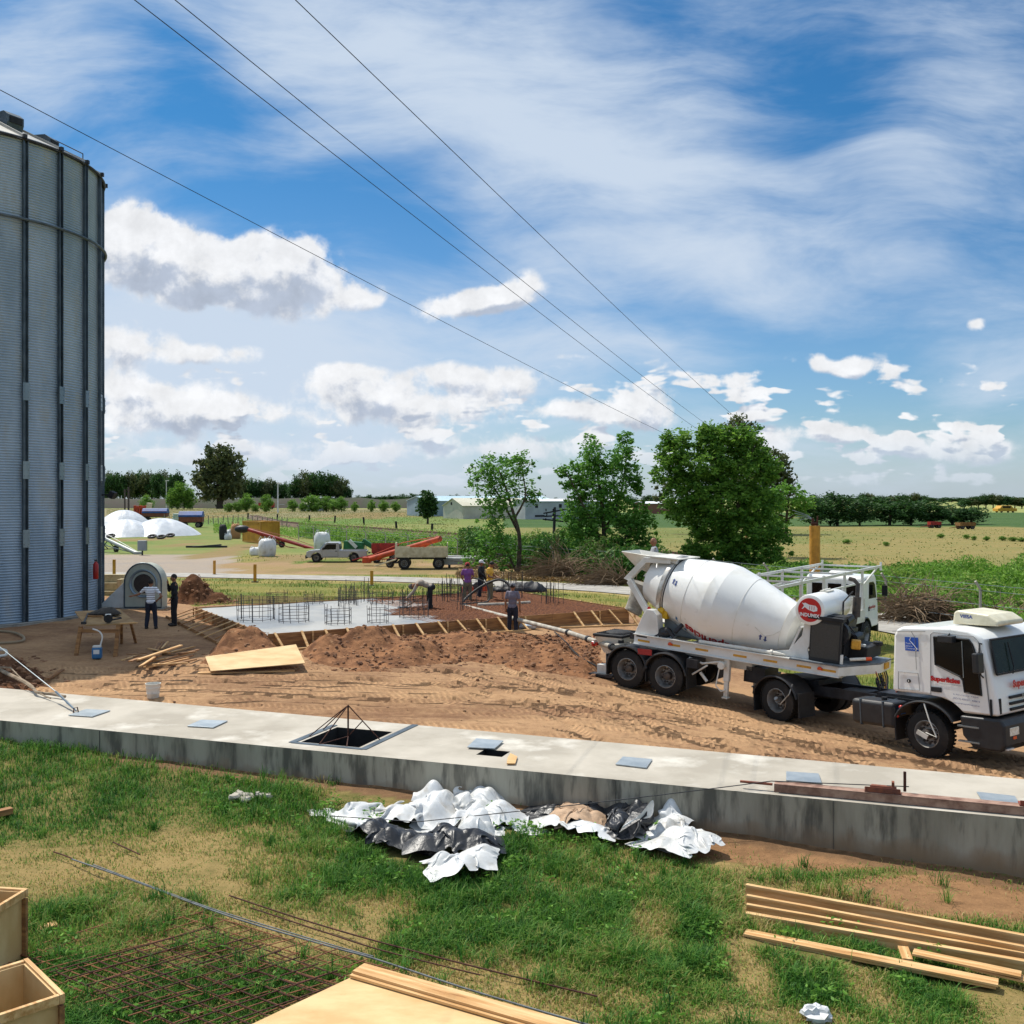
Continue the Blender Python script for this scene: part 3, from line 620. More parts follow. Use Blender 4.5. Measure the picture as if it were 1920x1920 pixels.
for (px_, py_, yy, s) in ((83, 270, 37.5, 1.), (14, 230, 36.5, 1.15), (-70, 190, 36.6, 1.2)):
    p = PZ(px_, py_, yy)-SC_; an = math.atan2(p.y, p.x); mb = MB(); e = (0, R(14), an)
    ct = Vector((math.cos(an), math.sin(an), 0)); s_ = Vector((-ct.y, ct.x, 0))
    prof = [(-.45, -.3), (.30, -.38), (.42, -.1), (.42, .12), (.22, .26), (-.3, .26), (-.45, .1)]
    mb.prism([(q*s, w*s) for q, w in prof], p-s_*.28*s, ct, (0, 0, 1), s_*.56*s)
    hd = mb.build('roof_vent', M_galvd, roof)
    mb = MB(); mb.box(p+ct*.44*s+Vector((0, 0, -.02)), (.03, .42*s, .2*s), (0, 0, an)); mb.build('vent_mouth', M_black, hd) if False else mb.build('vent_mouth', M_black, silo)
mb = MB(); mb.tube([silo_pt(-4, 5.3-.2*i, 18.45+.1*i+.18) for i in range(8)], .02, 5); mb.tube([silo_pt(-4, 5.3, 18.3), silo_pt(-4, 5.3, 18.63)], .02, 5); mb.tube([silo_pt(-4, 3.9, 19.0), silo_pt(-4, 3.9, 19.33)], .02, 5); mb.build('roof_handrail', M_dsteel, silo)
mb = MB(); mb.lathe([(.6, SR+.4), (1.26, SR+.4), (1.28, SR+.1)], (0, 0, 0), (0, 0, 1), 64, cap=False); mb.lathe([(0, SR+.4), (.001, SR-.3)], (0, 0, 1.27), (0, 0, 1), 64, cap=False); mb.build('foundation', M_conc, silo, smooth=True)
# extinguisher on the wall
p = SC_+silo_pt(0, SR+.22, 0); p.z = PZ(161, 1068, p.y).z
ex = thing('fire_extinguisher', 'red fire extinguisher hung on the lower silo wall', 'extinguisher', p)
M_red = mat('red_paint', '#b01f1c', '#951a18', rough=.35, scale=3)
mb = MB(); mb.lathe([(-.36, .085), (-.34, .10), (.2, .10), (.28, .05), (.31, .035)], (0, 0, 0), (0, 0, 1), 16); mb.build('cylinder', M_red, ex, smooth=True)
mb = MB(); mb.box((0, 0, .35), (.05, .16, .04)); mb.tube([(0, .03, .33), (.05, .12, .25), (.05, .13, -.1)], .015, 6); mb.build('valve', M_black, ex)
# flood lamp seen past the silo edge
fl = thing('floodlight', 'black floodlight fixed on the right edge of the silo', 'floodlight', SC_+silo_pt(18, SR+.25, 5.75))
mb = MB(); mb.box((.18, 0, 0), (.22, .36, .28), (0, R(25), 0)); mb.build('lamp_head', M_black, fl, bevel=.02); mb = MB(); mb.cyl((-.25, 0, 0), (.1, 0, 0), .03, n=8); mb.build('arm', M_black, fl)
# ---------------- aeration fan and duct
fp = WG(274, 1140); 
fan = thing('aeration_fan', 'large grey centrifugal fan with round intake facing the camera beside the silo', 'fan', (PZ(274, 1138, 40.5).x, 40.5, 1.2))
M_fan = mat('fan_grey', '#b0b3a4', '#a0a496', rough=.5, scale=2)
arc = [(.72*math.cos(a), 1.02+.78*math.sin(a)) for a in [PI*i/20 for i in range(21)]]
mb = MB(); mb.prism([(-.72, .02)]+[(.72, .02)][:0]+[(.72, .02)]+arc, (0, -.35, 0), (1, 0, 0), (0, 0, 1), (0, .75, 0)); mb.build('housing', M_fan, fan, smooth=False)
mb = MB(); mb.tube([(.74*math.cos(a)*1., -.36, 1.02+.80*math.sin(a)) for a in [PI*i/24 for i in range(25)]]+[(-.74, -.36, .05)], .03, 6); mb.tube([(.74, -.36, 1.02), (.74, -.36, .05), (-.74, -.36, .05)], .03, 6); mb.build('flange', M_galvd, fan)
mb = MB(); mb.lathe([(0, .56), (.05, .57), (.09, .54), (.05, .50), (-.12, .40), (-.30, .38)], (0.03, -.35, 1.0), (0, -1, 0), 40, cap=False); mb.build('intake_ring', mat('ring_bluegrey', '#7d8f9c', rough=.4, metal=.4), fan, smooth=True)
mb = MB(); mb.lathe([(0, .385), (.01, .0)], (0.03, -.40, 1.0), (0, -1, 0), 32, cap=False); mb.build('intake_screen', mat('screen_brown', '#3d3530', '#241f1d', rough=.8, scale=30), fan)
mb = MB(); mb.box((.27, -.365, .27), (.32, .02, .18)); mb.build('nameplate', mat('plate_dark', '#3b4136', '#8a8f80', rough=.5, scale=14), fan)
mb = MB(); mb.box((.0, 0, -.06), (1.7, 1.2, .14)); mb.build('plinth', M_conc, fan)
dx = PZ(186, 1138, 40.4).x-fan.location.x
mb = MB(); mb.prism([(dx, .02), (-.74, .02), (-.74, 1.08)], (0, -.32, 0), (1, 0, 0), (0, 0, 1), (0, .7, 0)); mb.build('duct', M_white, fan, bevel=.02)
st = thing('concrete_steps', 'small cream concrete steps behind the silo duct', 'steps', PZ(205, 1118, 46)); st.location.z = 1.0
mb = MB(); M_cr = mat('cream_concrete', '#c2b38f', '#a0906c', rough=.9, scale=3)
for i in range(3): mb.box((.0, .3*i, .18+.18*i), (1.0, .3, .36+.36*i-.36*i*.0))
mb.build('step', M_cr, st); mb = MB(); mb.prism([(-.5, 0), (1.2, 0), (1.2, .55), (0, .95), (-.5, .95)], (.62, -.2, 0), (0, 1, 0), (0, 0, 1), (.2, 0, 0)); mb.build('side_wall', M_cr, st); mb = MB(); mb.prism([(-.5, 0), (1.2, 0), (1.2, .55), (0, .95), (-.5, .95)], (-.8, -.2, 0), (0, 1, 0), (0, 0, 1), (.2, 0, 0)); mb.build('side_wall', M_cr, st)
# ================= slab, formwork, reinforcement
sl = thing('concrete_slab', 'freshly poured wet grey concrete slab with shiny puddled surface', 'slab', slab(0, 0, 0), math.atan2(SU.y, SU.x))
def wetedge(v): return 5.0+v*.34+.9*math.sin(v*1.3)+.35*math.sin(v*3.7)
def slab_grid(u0f, u1f, zf, nu=40, nv=34):
    mb = MB(); v = []; f = []
    for j in range(nv+1):
        y = .02+(SLV-.04)*j/nv; a = u0f(y); b = u1f(y)
        for i in range(nu+1): x = a+(b-a)*i/nu; v.append((x, y, zf(x, y)))
    for j in range(nv):
        for i in range(nu): q = j*(nu+1)+i; f.append((q, q+1, q+nu+2, q+nu+1))
    mb.add(v, f); return mb
slab_grid(lambda y: .02, lambda y: wetedge(y), lambda x, y: SLZ-.035+.006*math.sin(x*2.1+y*1.3)+.005*math.sin(x*5-y*3)).build('smooth_surface', M_wet, sl, smooth=True)
slab_grid(lambda y: wetedge(y), lambda y: wetedge(y)+1.5+.3*math.sin(y*2.7), lambda x, y: SLZ-.035-.22*sm(x-wetedge(y), 0, 1.6)+float(fbm(np.array([x*2.]), np.array([y*2.]), 3)[0]-.5)*.12*sm(x-wetedge(y), 0, .5)).build('fresh_pour_edge', M_wetr, sl, smooth=True)
slab_grid(lambda y: wetedge(y)+1.0, lambda y: SLU-.02, lambda x, y: 1.2+float(fbm(np.array([x*1.5]), np.array([y*1.5]), 3)[0]-.5)*.12).build('pit_floor', M_soil, sl, smooth=True)
rot = math.atan2(SU.y, SU.x)
rm = thing('rebar_mat', 'dense brown steel reinforcement mat not yet covered by concrete', 'rebar mat', slab(0, 0, 0), rot)
r = random.Random(5)
for z, nm in ((1.40, 'lower_layer'), (1.50, 'upper_layer')):
    mb = MB(); y = .12
    while y < SLV: mb.tube([(wetedge(y)-.1, y, z), (wetedge(y)+2, y, z+r.uniform(-.01, .01)), (SLU-.1, y+r.uniform(-.03, .03), z)], .012, 4, cap=False); y += .17
    x = 5.6
    while x < SLU-.08:
        ys = [q*.25 for q in range(1, 34) if wetedge(q*.25)-.1 < x]
        if len(ys) > 1: mb.tube([(x, ys[0], z+.02), (x, ys[-1], z+.02)], .012, 4, cap=False)
        x += .17
    mb.build(nm, mat('rust_orange', '#935f3c', '#6e4430', rough=.85, scale=9), rm)
fw = thing('formwork', 'pine board formwork with diagonal braces all round the slab', 'formwork', slab(0, 0, 0), rot)
def fboard(a, b, z0, z1, t, side, m=M_pined):
    mb = MB(); a = Vector(a); b = Vector(b); mb.beam((a.x, a.y, (z0+z1)/2), (b.x, b.y, (z0+z1)/2), t, z1-z0); return mb.build('form_board', m, fw, bevel=.003)
L3 = 3.375
for i in range(4):
    fboard((i*L3+.01, -.03, 0), ((i+1)*L3-.01, -.03, 0), 1.0, SLZ+.02, .035, 0); fboard((i*L3+.01, SLV+.03, 0), ((i+1)*L3-.01, SLV+.03, 0), 1.0, SLZ+.0, .035, 0)
for i in range(3):
    y0 = i*SLV/3; fboard((-.03, y0+.01, 0), (-.03, y0+SLV/3-.01, 0), .98, SLZ+.02, .035, 0); fboard((SLU+.03, y0+.01, 0), (SLU+.03, y0+SLV/3-.01, 0), 1.0, SLZ+.02, .035, 0)
def lz(u, v): p = slab(u, v); return g1(p.x, p.y)
for i in range(18):                                   # front side
    u = .25+i*.77+r.uniform(-.08, .08); z = lz(u, -.6)+.03
    if abs(u-9.6) < .6: continue
    mb = MB(); mb.beam((u+.02, -.01, SLZ+.03), (u+.10+r.uniform(-.08, .08), -.62, z), .075, .035); mb.build('brace', M_pine, fw)
    if i % 2: mb = MB(); mb.box((u+.35, -.08, 1.27), (.05, .045, .56)); mb.build('stake', M_pine, fw)
for a, b in ((.1, 4.9), (4.9, 8.9), (10.1, 13.4)):
    mb = MB(); mb.beam((a, -.62, lz(a, -.6)+.03), (b, -.60, lz(b, -.6)+.03), .07, .07); mb.build('waler', M_pine, fw)
for i in range(13):                                   # left side: rails reaching outwards
    v = .2+i*.68+r.uniform(-.06, .06); z = lz(-1.05, v)+.06
    mb = MB(); mb.beam((-.01, v, SLZ+.035), (-1.12+r.uniform(-.1, .1), v-.06, z), .06, .03); mb.build('brace', M_pine if i % 3 else M_pined, fw)
    if i % 2 == 0: mb = MB(); mb.box((-.08, v+.3, 1.27), (.045, .05, .56)); mb.build('stake', M_pined, fw)
for a, b in ((-.1, 3.1), (3.2, 6.1), (6.2, 8.8)):
    mb = MB(); mb.beam((-1.02, a, lz(-1, a)+.05), (-1.05, b, lz(-1, b)+.05), .035, .10); mb.build('waler', M_pined, fw)
for i in range(12):
    v = .2+i*.72; mb = MB(); mb.beam((SLU+.01, v, SLZ+.03), (SLU+.6, v+.05, lz(SLU+.5, v)+.02), .06, .035); mb.build('brace', M_pine, fw)
# starter cages
cg = [(480,1163,.62,1.0,'b'),(551,1166,.5,.75,''),(634,1170,.42,.75,''),(520,1130,.4,.6,''),(588,1132,.36,.55,''),(652,1128,.34,.7,''),(717,1133,.45,.7,''),(709,1168,.34,.75,''),(776,1158,.50,.85,''),(846,1118,.55,.75,''),(893,1112,.4,.8,''),(765,1128,.3,.5,'')]
gl = ['tall dense dark rebar cage nearest the left edge of the wet slab','rebar cage second from the left along the front of the wet slab','square rebar cage alone in the middle front of the wet slab','low rebar cage behind the tall dark cage','small rebar cage at the back of the wet slab, left of centre','rebar cage at the back of the wet slab near the grass bank','wide rebar cage at the back right of the smooth concrete','narrow rebar cage at the front right of the smooth concrete','rebar cage under the hands of the bending worker','rebar cage at the far edge just left of the purple shirt','rebar cage between the purple and the yellow shirt','small rebar cage behind the back of the bending worker']
M_rebd = mat('rebar_dark', '#3a2c28', '#241d1c', rough=.8, scale=14)
M_rebg = mat('rebar_grey', '#4b4a4c', '#2f2e30', rough=.7, scale=14)
for (px_, py_, rad, h, k), lab in zip(cg, gl):
    p = W(px_, py_, SLZ-.04); c = thing('rebar_cage', lab, 'rebar cage', p, r.uniform(0, 1), 'rebar starter cages in the slab')
    mb = MB(); n = 12 if rad > .4 else 8
    for i in range(n):
        a = 2*PI*i/n; dx_, dy_ = rad*math.cos(a), rad*math.sin(a)
        mb.cyl((dx_, dy_, -.1), (dx_+r.uniform(-.03, .03), dy_+r.uniform(-.03, .03), .82*h*r.uniform(.85, 1.1)), .020 if k == 'b' and i % 4 == 0 else .009, n=5)
    mb.build('bars', M_rebg, c)
    mb = MB()
    for z in (.06, h*.36, h*.62): mb.tube([(rad*math.cos(2*PI*i/18), rad*math.sin(2*PI*i/18), z) for i in range(19)], .008, 4, cap=False)
    mb.build('hoops', M_rebd, c)
# groups of starter bars in the uncovered part
def bars(u, v, n, w, d, h, lab):
    c = thing('starter_bars', lab, 'rebar', slab(u, v, 1.4), rot, 'groups of starter bars')
    mb = MB()
    for i in range(n): x = r.uniform(-w, w); y = r.uniform(-d, d); mb.cyl((x, y, 0), (x+r.uniform(-.03, .03), y+r.uniform(-.03, .03), h*r.uniform(.75, 1.15)), .011, n=5)
    mb.build('bars', M_rebg, c); mb = MB()
    mb.tube([(-w, -d, h*.5), (w, -d, h*.5), (w, d, h*.5), (-w, d, h*.5), (-w, -d, h*.5)], .008, 4, cap=False); mb.build('tie_hoop', M_rebd, c)
bars(12.0, 5.6, 16, .55, .4, 1.15, 'tall loose group of starter bars nearest the far right corner'); bars(12.3, 3.4, 14, .5, .5, .95, 'group of starter bars close to the right hand formwork boards')
bars(9.2, 6.2, 10, .4, .4, .95, 'starter bars in front of the black plastic sheet'); bars(8.4, 3.2, 9, .4, .4, .9, 'starter bars behind the man in the grey shirt'); bars(10.5, 7.6, 12, .5, .3, 1.1, 'starter bars at the far edge right of the black plastic sheet')
bars(5.9, 7.6, 14, .6, .4, .95, 'starter bars behind the man in the purple shirt'); bars(7.0, 4.6, 10, .5, .4, .8, 'starter bars between the yellow shirt and the pump pipe'); bars(5.2, 6.6, 10, .4, .4, .8, 'starter bars left of the man in the purple shirt')
# ================= lettering helper
def text_mesh(s, size, bold=0.0, ext=0.0, space=1.0):
    cu = bpy.data.curves.new('t', 'FONT'); cu.body = s; cu.size = size; cu.offset = bold; cu.extrude = ext; cu.space_character = space; cu.resolution_u = 3
    ob = bpy.data.objects.new('t', cu); COL.objects.link(ob); dg = bpy.context.evaluated_depsgraph_get(); dg.update()
    me = bpy.data.meshes.new_from_object(ob.evaluated_get(dg)); bpy.data.objects.remove(ob); return me
def text(s, size, m, parent, loc, rot, name='lettering', bold=0.0, fn=None, sx=1.0):
    me = text_mesh(s, size, bold)
    for v in me.vertices:
        v.co.x *= sx
        if fn: v.co = fn(v.co.x, v.co.y)
    me.materials.append(m); o = bpy.data.objects.new(name, me); COL.objects.link(o); o.parent = parent
    if not fn: o.location = loc; o.rotation_euler = rot
    return o
M_txr = mat('letter_red', '#b3161b', rough=.45); M_txb = mat('letter_blue', '#3f4f86', rough=.5); M_txg = mat('letter_grey', '#8a8c90', rough=.5); M_txw = mat('letter_white', '#e6e6e6', rough=.5); M_txk = mat('letter_black', '#202228', rough=.5)
M_drum = mat('drum_paint', '#ecebe6', '#e0ddd4', rough=.32, scale=1.4, thr=(.5, .75), coat=.25, bump=.003, bscale=1.6, c3='#bcb4a4', s3=4, t3=(.66, .85))
M_cab = mat('cab_paint', '#ecece9', '#e3e2dd', rough=.3, scale=1.0, thr=(.5, .75), coat=.4, bump=.0015, bscale=1.2, c3='#c6bba8', s3=3, t3=(.62, .85))
M_glass = mat('dark_glass', '#07090a', rough=.12, spec=.25)
M_plas = mat('black_plastic', '#1c1d20', '#26272a', rough=.5, scale=5)
M_tape = mat('tape_yellow', '#d19b2f', '#b98426', rough=.5, scale=12); M_tapr = mat('tape_red', '#9d2424', rough=.45)
M_rim = mat('rim_grey', '#a3a4a2', '#7b7772', rough=.45, metal=.5, scale=6); M_rimd = mat('rim_dark', '#3a3633', '#54493f', rough=.7, scale=8)
M_amber = mat('lamp_orange', '#d9511d', rough=.25); M_lred = mat('lamp_red', '#b8241b', rough=.25); M_clear = mat('lamp_clear', '#d9cfb8', '#f0ece0', rough=.15, scale=18)
def wheel(parent, x, y, z, r=.5, w=.3, side=-1, name='wheel', dual=False, dirty=False, rot=0, steer=False):
    mb = MB(); hw = w/2
    prof = [(-hw, r*.60), (-hw*.98, r*.66), (-hw*.96, r*.90), (-hw*.80, r*.985), (-hw*.45, r), (0, r), (hw*.45, r), (hw*.80, r*.985), (hw*.96, r*.90), (hw*.98, r*.66), (hw, r*.60)]
    mb.lathe(prof, (0, 0, 0), (0, 1, 0), 40, cap=False)
    for k in range(36):                               # tread blocks
        a = 2*PI*k/36
        for q in (-.32, .32): mb.box((r*1.002*math.cos(a+q*.12), q*w, r*1.002*math.sin(a+q*.12)), (.05*r/.5, w*.36, .02), (0, -a+PI/2, 0))
    t = mb.build(name, M_tyre, parent, smooth=True, ang=45); t.location = (x, y, z); t.rotation_euler = (0, 0, rot)
    if dual:
        mb = MB(); mb.lathe([(q-side*(w+.05), rr) for q, rr in prof], (0, 0, 0), (0, 1, 0), 40, cap=False); mb.build('inner_tyre', M_tyre, t, smooth=True)
    s = side; d = -.10*s if not steer else .02*s; rr = r*.60
    mb = MB(); mb.lathe([(s*hw*.95, rr), (s*(hw*.98), rr*.95), (s*hw*.80, rr*.90), (d, rr*.80), (d, rr*.45), (d+s*.02, rr*.42), (d+s*.02, 0)], (0, 0, 0), (0, 1, 0), 36, cap=False)
    rim = mb.build('rim', M_rim, t, smooth=True, ang=30)
    mb = MB(); mb.lathe([(d, rr*.36), (d+s*.16, rr*.33), (d+s*.18, rr*.2), (d+s*.19, 0)], (0, 0, 0), (0, 1, 0), 20, cap=False)
    for k in range(10): a = 2*PI*k/10; mb.cyl((rr*.58*math.cos(a), d, rr*.58*math.sin(a)), (rr*.58*math.cos(a), d+s*.045, rr*.58*math.sin(a)), .020, n=6)
    for k in range(10 if r > .42 else 0): a = 2*PI*(k+.5)/10; mb.cyl((rr*.70*math.cos(a), d+s*.0, rr*.70*math.sin(a)), (rr*.70*math.cos(a), d+s*.012, rr*.70*math.sin(a)), .034, n=10)
    mb.build('hub', M_rimd, t, smooth=True)
    return t
def fender(parent, x, z, r, y0, y1, a0, a1, m, name='fender', flaps=True, t=.03):
    mb = MB(); n = 18; v = []; f = []
    for i in range(n+1):
        a = R(a0+(a1-a0)*i/n)
        for rr in (r, r+t):
            for y in (y0, y1): v.append((x+rr*math.cos(a), y, z+rr*math.sin(a)))
    for i in range(n):
        q = 4*i; 
        for (a, b) in ((0, 1), (1, 3), (3, 2), (2, 0)): f.append((q+a, q+b, q+4+b, q+4+a))
    f += [(0, 1, 3, 2), (4*n, 4*n+1, 4*n+3, 4*n+2)]
    mb.add(v, f)
    # rolled lip
    mb.tube([(x+(r+.015)*math.cos(R(a0+(a1-a0)*i/n)), y0, z+(r+.015)*math.sin(R(a0+(a1-a0)*i/n))) for i in range(n+1)], .03, 6)
    return mb.build(name, m, parent, smooth=True, ang=50)
# ================= concrete mixer truck
TH = math.atan2(-.6, .8); TP = math.atan(.06)
mx = thing('mixer_truck', 'white articulated concrete mixer truck with big tilted drum and red lettering on its white cab', 'mixer truck', (7.13, 25.38, 0), TH)
TY = R(18.1); TO = Vector((.36, .08, 0))
class Sub:                                   # parts in trailer or tractor coordinates
    pass
def fin(o, kind):
    if kind == 't': o.rotation_euler = (0, TP, 0)
    elif kind == 'c': o.rotation_euler = (0, -R(3.1), -TY); o.scale = (1.10, 1.0, .965); o.location = TO
    return o
def TB(mb, name, m, **k): return fin(mb.build(name, m, mx, **k), 't')
def CB(mb, name, m, **k): return fin(mb.build(name, m, mx, **k), 'c')
FT = 1.735; X0t = -4.15; X1t = 1.42
for y, lab in ((-1.0, ''), (1.0, '')):
    mb = MB(); mb.box(((X0t+X1t)/2, y, FT-.14), (X1t-X0t, .02, .25)); mb.box(((X0t+X1t)/2, y, FT-.008), (X1t-X0t, .16, .018)); mb.box(((X0t+X1t)/2, y, FT-.27), (X1t-X0t, .14, .018)); TB(mb, 'frame_beam', M_white)
mb = MB()
for i in range(9): mb.box((X0t+.3+i*.64, 0, FT-.12), (.1, 1.96, .14))
TB(mb, 'cross_beams', M_offw)
mb = MB(); mb.box((-2.6, 0, FT-.42), (3.2, .9, .34)); mb.box((.3, 0, FT-.33), (2.0, 1.0, .10)); TB(mb, 'chassis_rail', M_offw)
for i, x in enumerate((-3.85, -2.95, -2.15, -1.1, -.3, .55, 1.15)):
    mb = MB(); mb.box((x, -1.012, FT-.15+(0 if i else -.02)), (.36, .004, .055)); TB(mb, 'reflective_tape', M_tape)
for x in (-3.05, .95):
    mb = MB(); mb.box((x, -1.025, FT-.14), (.12, .03, .05)); mb.sph((x, -1.045, FT-.12), (.05, .03, .04)); TB(mb, 'marker_lamp', M_amber, smooth=True)
mb = MB(); mb.box((-4.28, -.9, FT-.1), (.10, .06, .17)); mb.box((-3.92, -1.012, FT-.06), (.32, .004, .04)); TB(mb, 'dark_sticker', M_txk)
# tandem axle, wheels, fenders
for x, z in ((-3.0, .765), (-4.15, .775)):
    zz = z-.06*x
    for s in (-1, 1): wheel(mx, x, s*1.07, zz, side=s, w=.29, dual=True)
    mb = MB(); mb.cyl((x, -1.0, zz), (x, 1.0, zz), .09, n=12); mb.build('axle', M_dsteel, mx)
    for s in (-1, 1): fender(mx, x, zz, .60, s*1.25, s*.62, 8, 172, M_plas); 
for x in (-4.78, -2.38, -3.575):
    for s in (-1, 1):
        mb = MB(); mb.box((0, s*.95, 0), (.025, .56, .55)); o = mb.build('mud_flap', M_black, mx); o.location = (x, 0, .84-.06*x+(-.02))
mb = MB(); mb.box((-3.575, -1.27, 1.33-.06*-3.575), (.42, .012, .15)); mb.build('red_reflector', M_tapr, mx)
mb = MB()
for s in (-1, 1): mb.box((-2.32, s*.95, 1.22), (.3, .5, .22)); mb.box((-3.6, s*.62, 1.25), (2.4, .05, .12))
TB(mb, 'suspension', M_dsteel)
# landing leg and its levers
for s in (-1, 1):
    mb = MB(); mb.box((-1.45, s*.93, 1.25), (.15, .13, .75)); mb.box((-1.45, s*.93, .70), (.11, .10, .45)); mb.box((-1.45, s*.93, .46), (.16, .2, .04)); mb.cyl((-1.55, s*1.0, 1.28), (-1.55, s*1.12, 1.28), .10, n=14); lg = TB(mb, 'landing_leg', M_offw, bevel=.012)
mb = MB(); mb.tube([(-1.62, -1.05, 1.18), (-1.68, -1.07, .74), (-1.54, -1.05, .62), (-1.45, -1.0, .66)], .018, 6); mb.tube([(-2.5, -.98, 1.32), (-2.1, -1.02, 1.24), (-1.6, -1.0, 1.36)], .03, 6); mb.tube([(-2.36, -1.05, .92), (-1.95, -1.05, 1.22)], .025, 6); mb.tube([(-2.15, -1.02, 1.0), (-1.95, -1.02, .8)], .04, 6); TB(mb, 'brake_linkage', M_offw)
mb = MB(); mb.box((-.9, 0, 1.05), (.5, .9, .4)); mb.cyl((-1.9, -.4, 1.2), (-1.9, .4, 1.2), .16, n=14); mb.box((-1.1, .5, .85), (.9, .3, .35)); TB(mb, 'air_tanks', M_dsteel, smooth=True)
# drum
DO = Vector((-4.17, 0, 3.11)); DA = Vector((.977, 0, -.212)).normalized()
DPROF = [(0, .60), (.10, .63), (.69, .84), (1.45, 1.02), (2.02, 1.125), (2.3, 1.125), (2.94, 1.0), (4.05, .70), (4.20, .58), (4.30, .36), (4.33, 0)]
def drr(s): return float(np.interp(s, [p[0] for p in DPROF], [p[1] for p in DPROF]))
mb = MB(); mb.lathe([(-.03, .50), (0, .58)]+DPROF, DO, DA, 96, cap=False); drum = TB(mb, 'drum', M_drum, smooth=True, ang=7)
for s in (1.45, 2.94, 4.05): mb = MB(); mb.lathe([(s-.006, drr(s)-.004), (s-.004, drr(s)+.007), (s+.004, drr(s)+.007), (s+.006, drr(s)-.004)], DO, DA, 96, cap=False); mb.build('seam', M_offw, drum, smooth=True)
mb = MB(); mb.lathe([(.60, .80), (.60, .895), (.615, .905), (.72, .915), (.735, .90), (.74, .84)], DO, DA, 96, cap=False); mb.build('roller_track', mat('track_grey', '#c0beb8', '#9d9992', rough=.35, metal=.4, scale=6), drum, smooth=True, ang=30)
mb = MB(); mb.lathe([(.77, .86), (.775, .875), (.80, .875), (.805, .86)], DO, DA, 96, cap=False); mb.build('dark_ring', M_dsteel, drum, smooth=True)
mb = MB(); mb.lathe([(-.02, .5), (.05, .05), (.06, 0)], DO, DA, 40, cap=False); mb.build('drum_mouth', M_black, drum)
U1 = Vector((0, -1, 0)); U2 = DA.cross(U1).normalized(); U2 = U2 if U2.z > 0 else -U2
def dpt(s, th, e=.008): rr = drr(s)+e; return DO+DA*s+(U1*math.cos(th)+U2*math.sin(th))*rr
def drum_text(str_, size, m, s0, th0, ang, bold=0.0, name='lettering'):
    ca, sa = math.cos(R(ang)), math.sin(R(ang)); rr = drr(s0)
    def fn(x, y): dx = x*ca-y*sa; dy = x*sa+y*ca; return dpt(s0+dx, R(th0)+dy/rr)
    return text(str_, size, m, drum, None, None, name, bold, fn)
drum_text('Superficies', .34, M_txr, 3.05, -46, 173, .010)
drum_text('todo para tu construcción', .10, M_txg, 2.9, -62, 173)
drum_text('\u2191\u2193', .12, M_txk, .95, 28, -100, .004, 'arrow_mark') if False else None
def arrow(s, th, d):
    mb = MB(); n = lambda a, b: dpt(s+a, R(th)+b/drr(s), .01)
    mb.add([n(-.02, -.07), n(.02, -.07), n(.02, .02), n(.05, .02), n(0, .08), n(-.05, .02), n(-.02, .02)] if d > 0 else [n(-.02, .07), n(.02, .07), n(.02, -.02), n(.05, -.02), n(0, -.08), n(-.05, -.02), n(-.02, -.02)], [tuple(range(7))]); mb.build('arrow_mark', M_txb, drum)
arrow(.98, 22, 1); arrow(1.07, 20, -1); arrow(3.62, -18, 1); arrow(3.74, -19, -1)
mb = MB(); q = [dpt(1.35+.1*i, R(-38-5*i)+.05*(i % 2), .01) for i in range(5)]; mb.add([dpt(1.28, R(-32), .01), dpt(1.62, R(-50), .01), dpt(1.56, R(-54), .01), dpt(1.26, R(-38), .01)], [(0, 1, 2, 3)]); mb.build('blue_swoosh', mat('swoosh_blue', '#2f74ad', rough=.5), drum)
mb = MB(); pts = [(3.45, -2), (3.72, -14), (3.92, -6), (4.03, 4)]
for a, b in zip(pts[:-1], pts[1:]): mb.cyl(dpt(a[0], R(a[1])), dpt(b[0], R(b[1])), .007, n=4)
mb.build('paint_scratch', M_offw, drum)
mb = MB(); mb.box(dpt(.69, R(58), .10), (.18, .10, .12), (0, R(12), 0)); mb.build('track_wiper', M_white, drum)
# rear pedestal, hopper, frame
for s in (-1, 1):
    mb = MB(); mb.prism([(-4.15, FT), (-3.42, FT), (-3.5, 2.30), (-3.64, 2.42), (-3.82, 2.42), (-3.92, 2.28)], (0, s*1.0, 0), (1, 0, 0), (0, 0, 1), (0, -s*.30, 0)); TB(mb, 'rear_pedestal', M_white, bevel=.015)
mb = MB()
for s in (-1, 1): mb.cyl((-3.62, s*.62, 2.43), (-3.45, s*.62, 2.40), .14, n=16); mb.box((-3.5, s*.62, 2.3), (.3, .2, .22))
TB(mb, 'drum_roller', mat('roller_yellow', '#d4a81c', rough=.5), smooth=True)
mb = MB()
for s in (-1, 1):
    pl = [(-3.55, 3.78), (-4.18, 3.74), (-4.78, 3.10), (-4.52, 2.96), (-4.58, 3.06), (-4.12, 3.62), (-3.55, 3.66)]
    mb.prism([(-3.4, 3.80), (-4.20, 3.76), (-4.80, 3.12), (-4.48, 3.02), (-4.56, 3.14), (-4.13, 3.62), (-3.4, 3.66)], (0, s*.62, 0), (1, 0, 0), (0, 0, 1), (0, -s*.14, 0))
TB(mb, 'hopper_frame', M_white, bevel=.006)
for s in (-1, 1):
    mb = MB(); mb.beam((-4.60, s*.62, 3.08), (-3.85, s*.72, 2.2), .12, .16); TB(mb, 'strut', M_white, bevel=.01)
mb = MB(); mb.cyl((-3.86, -.80, 2.42), (-3.86, -.786, 2.42), .05, n=16); TB(mb, 'round_sticker', M_txr)
mb = MB(); v = []
top = [(-4.98, -.5, 3.84), (-4.98, .5, 3.84), (-4.08, .5, 3.80), (-4.08, -.5, 3.80)]; bot = [(-4.62, -.25, 3.42), (-4.62, .25, 3.42), (-4.2, .25, 3.3), (-4.2, -.25, 3.3)]
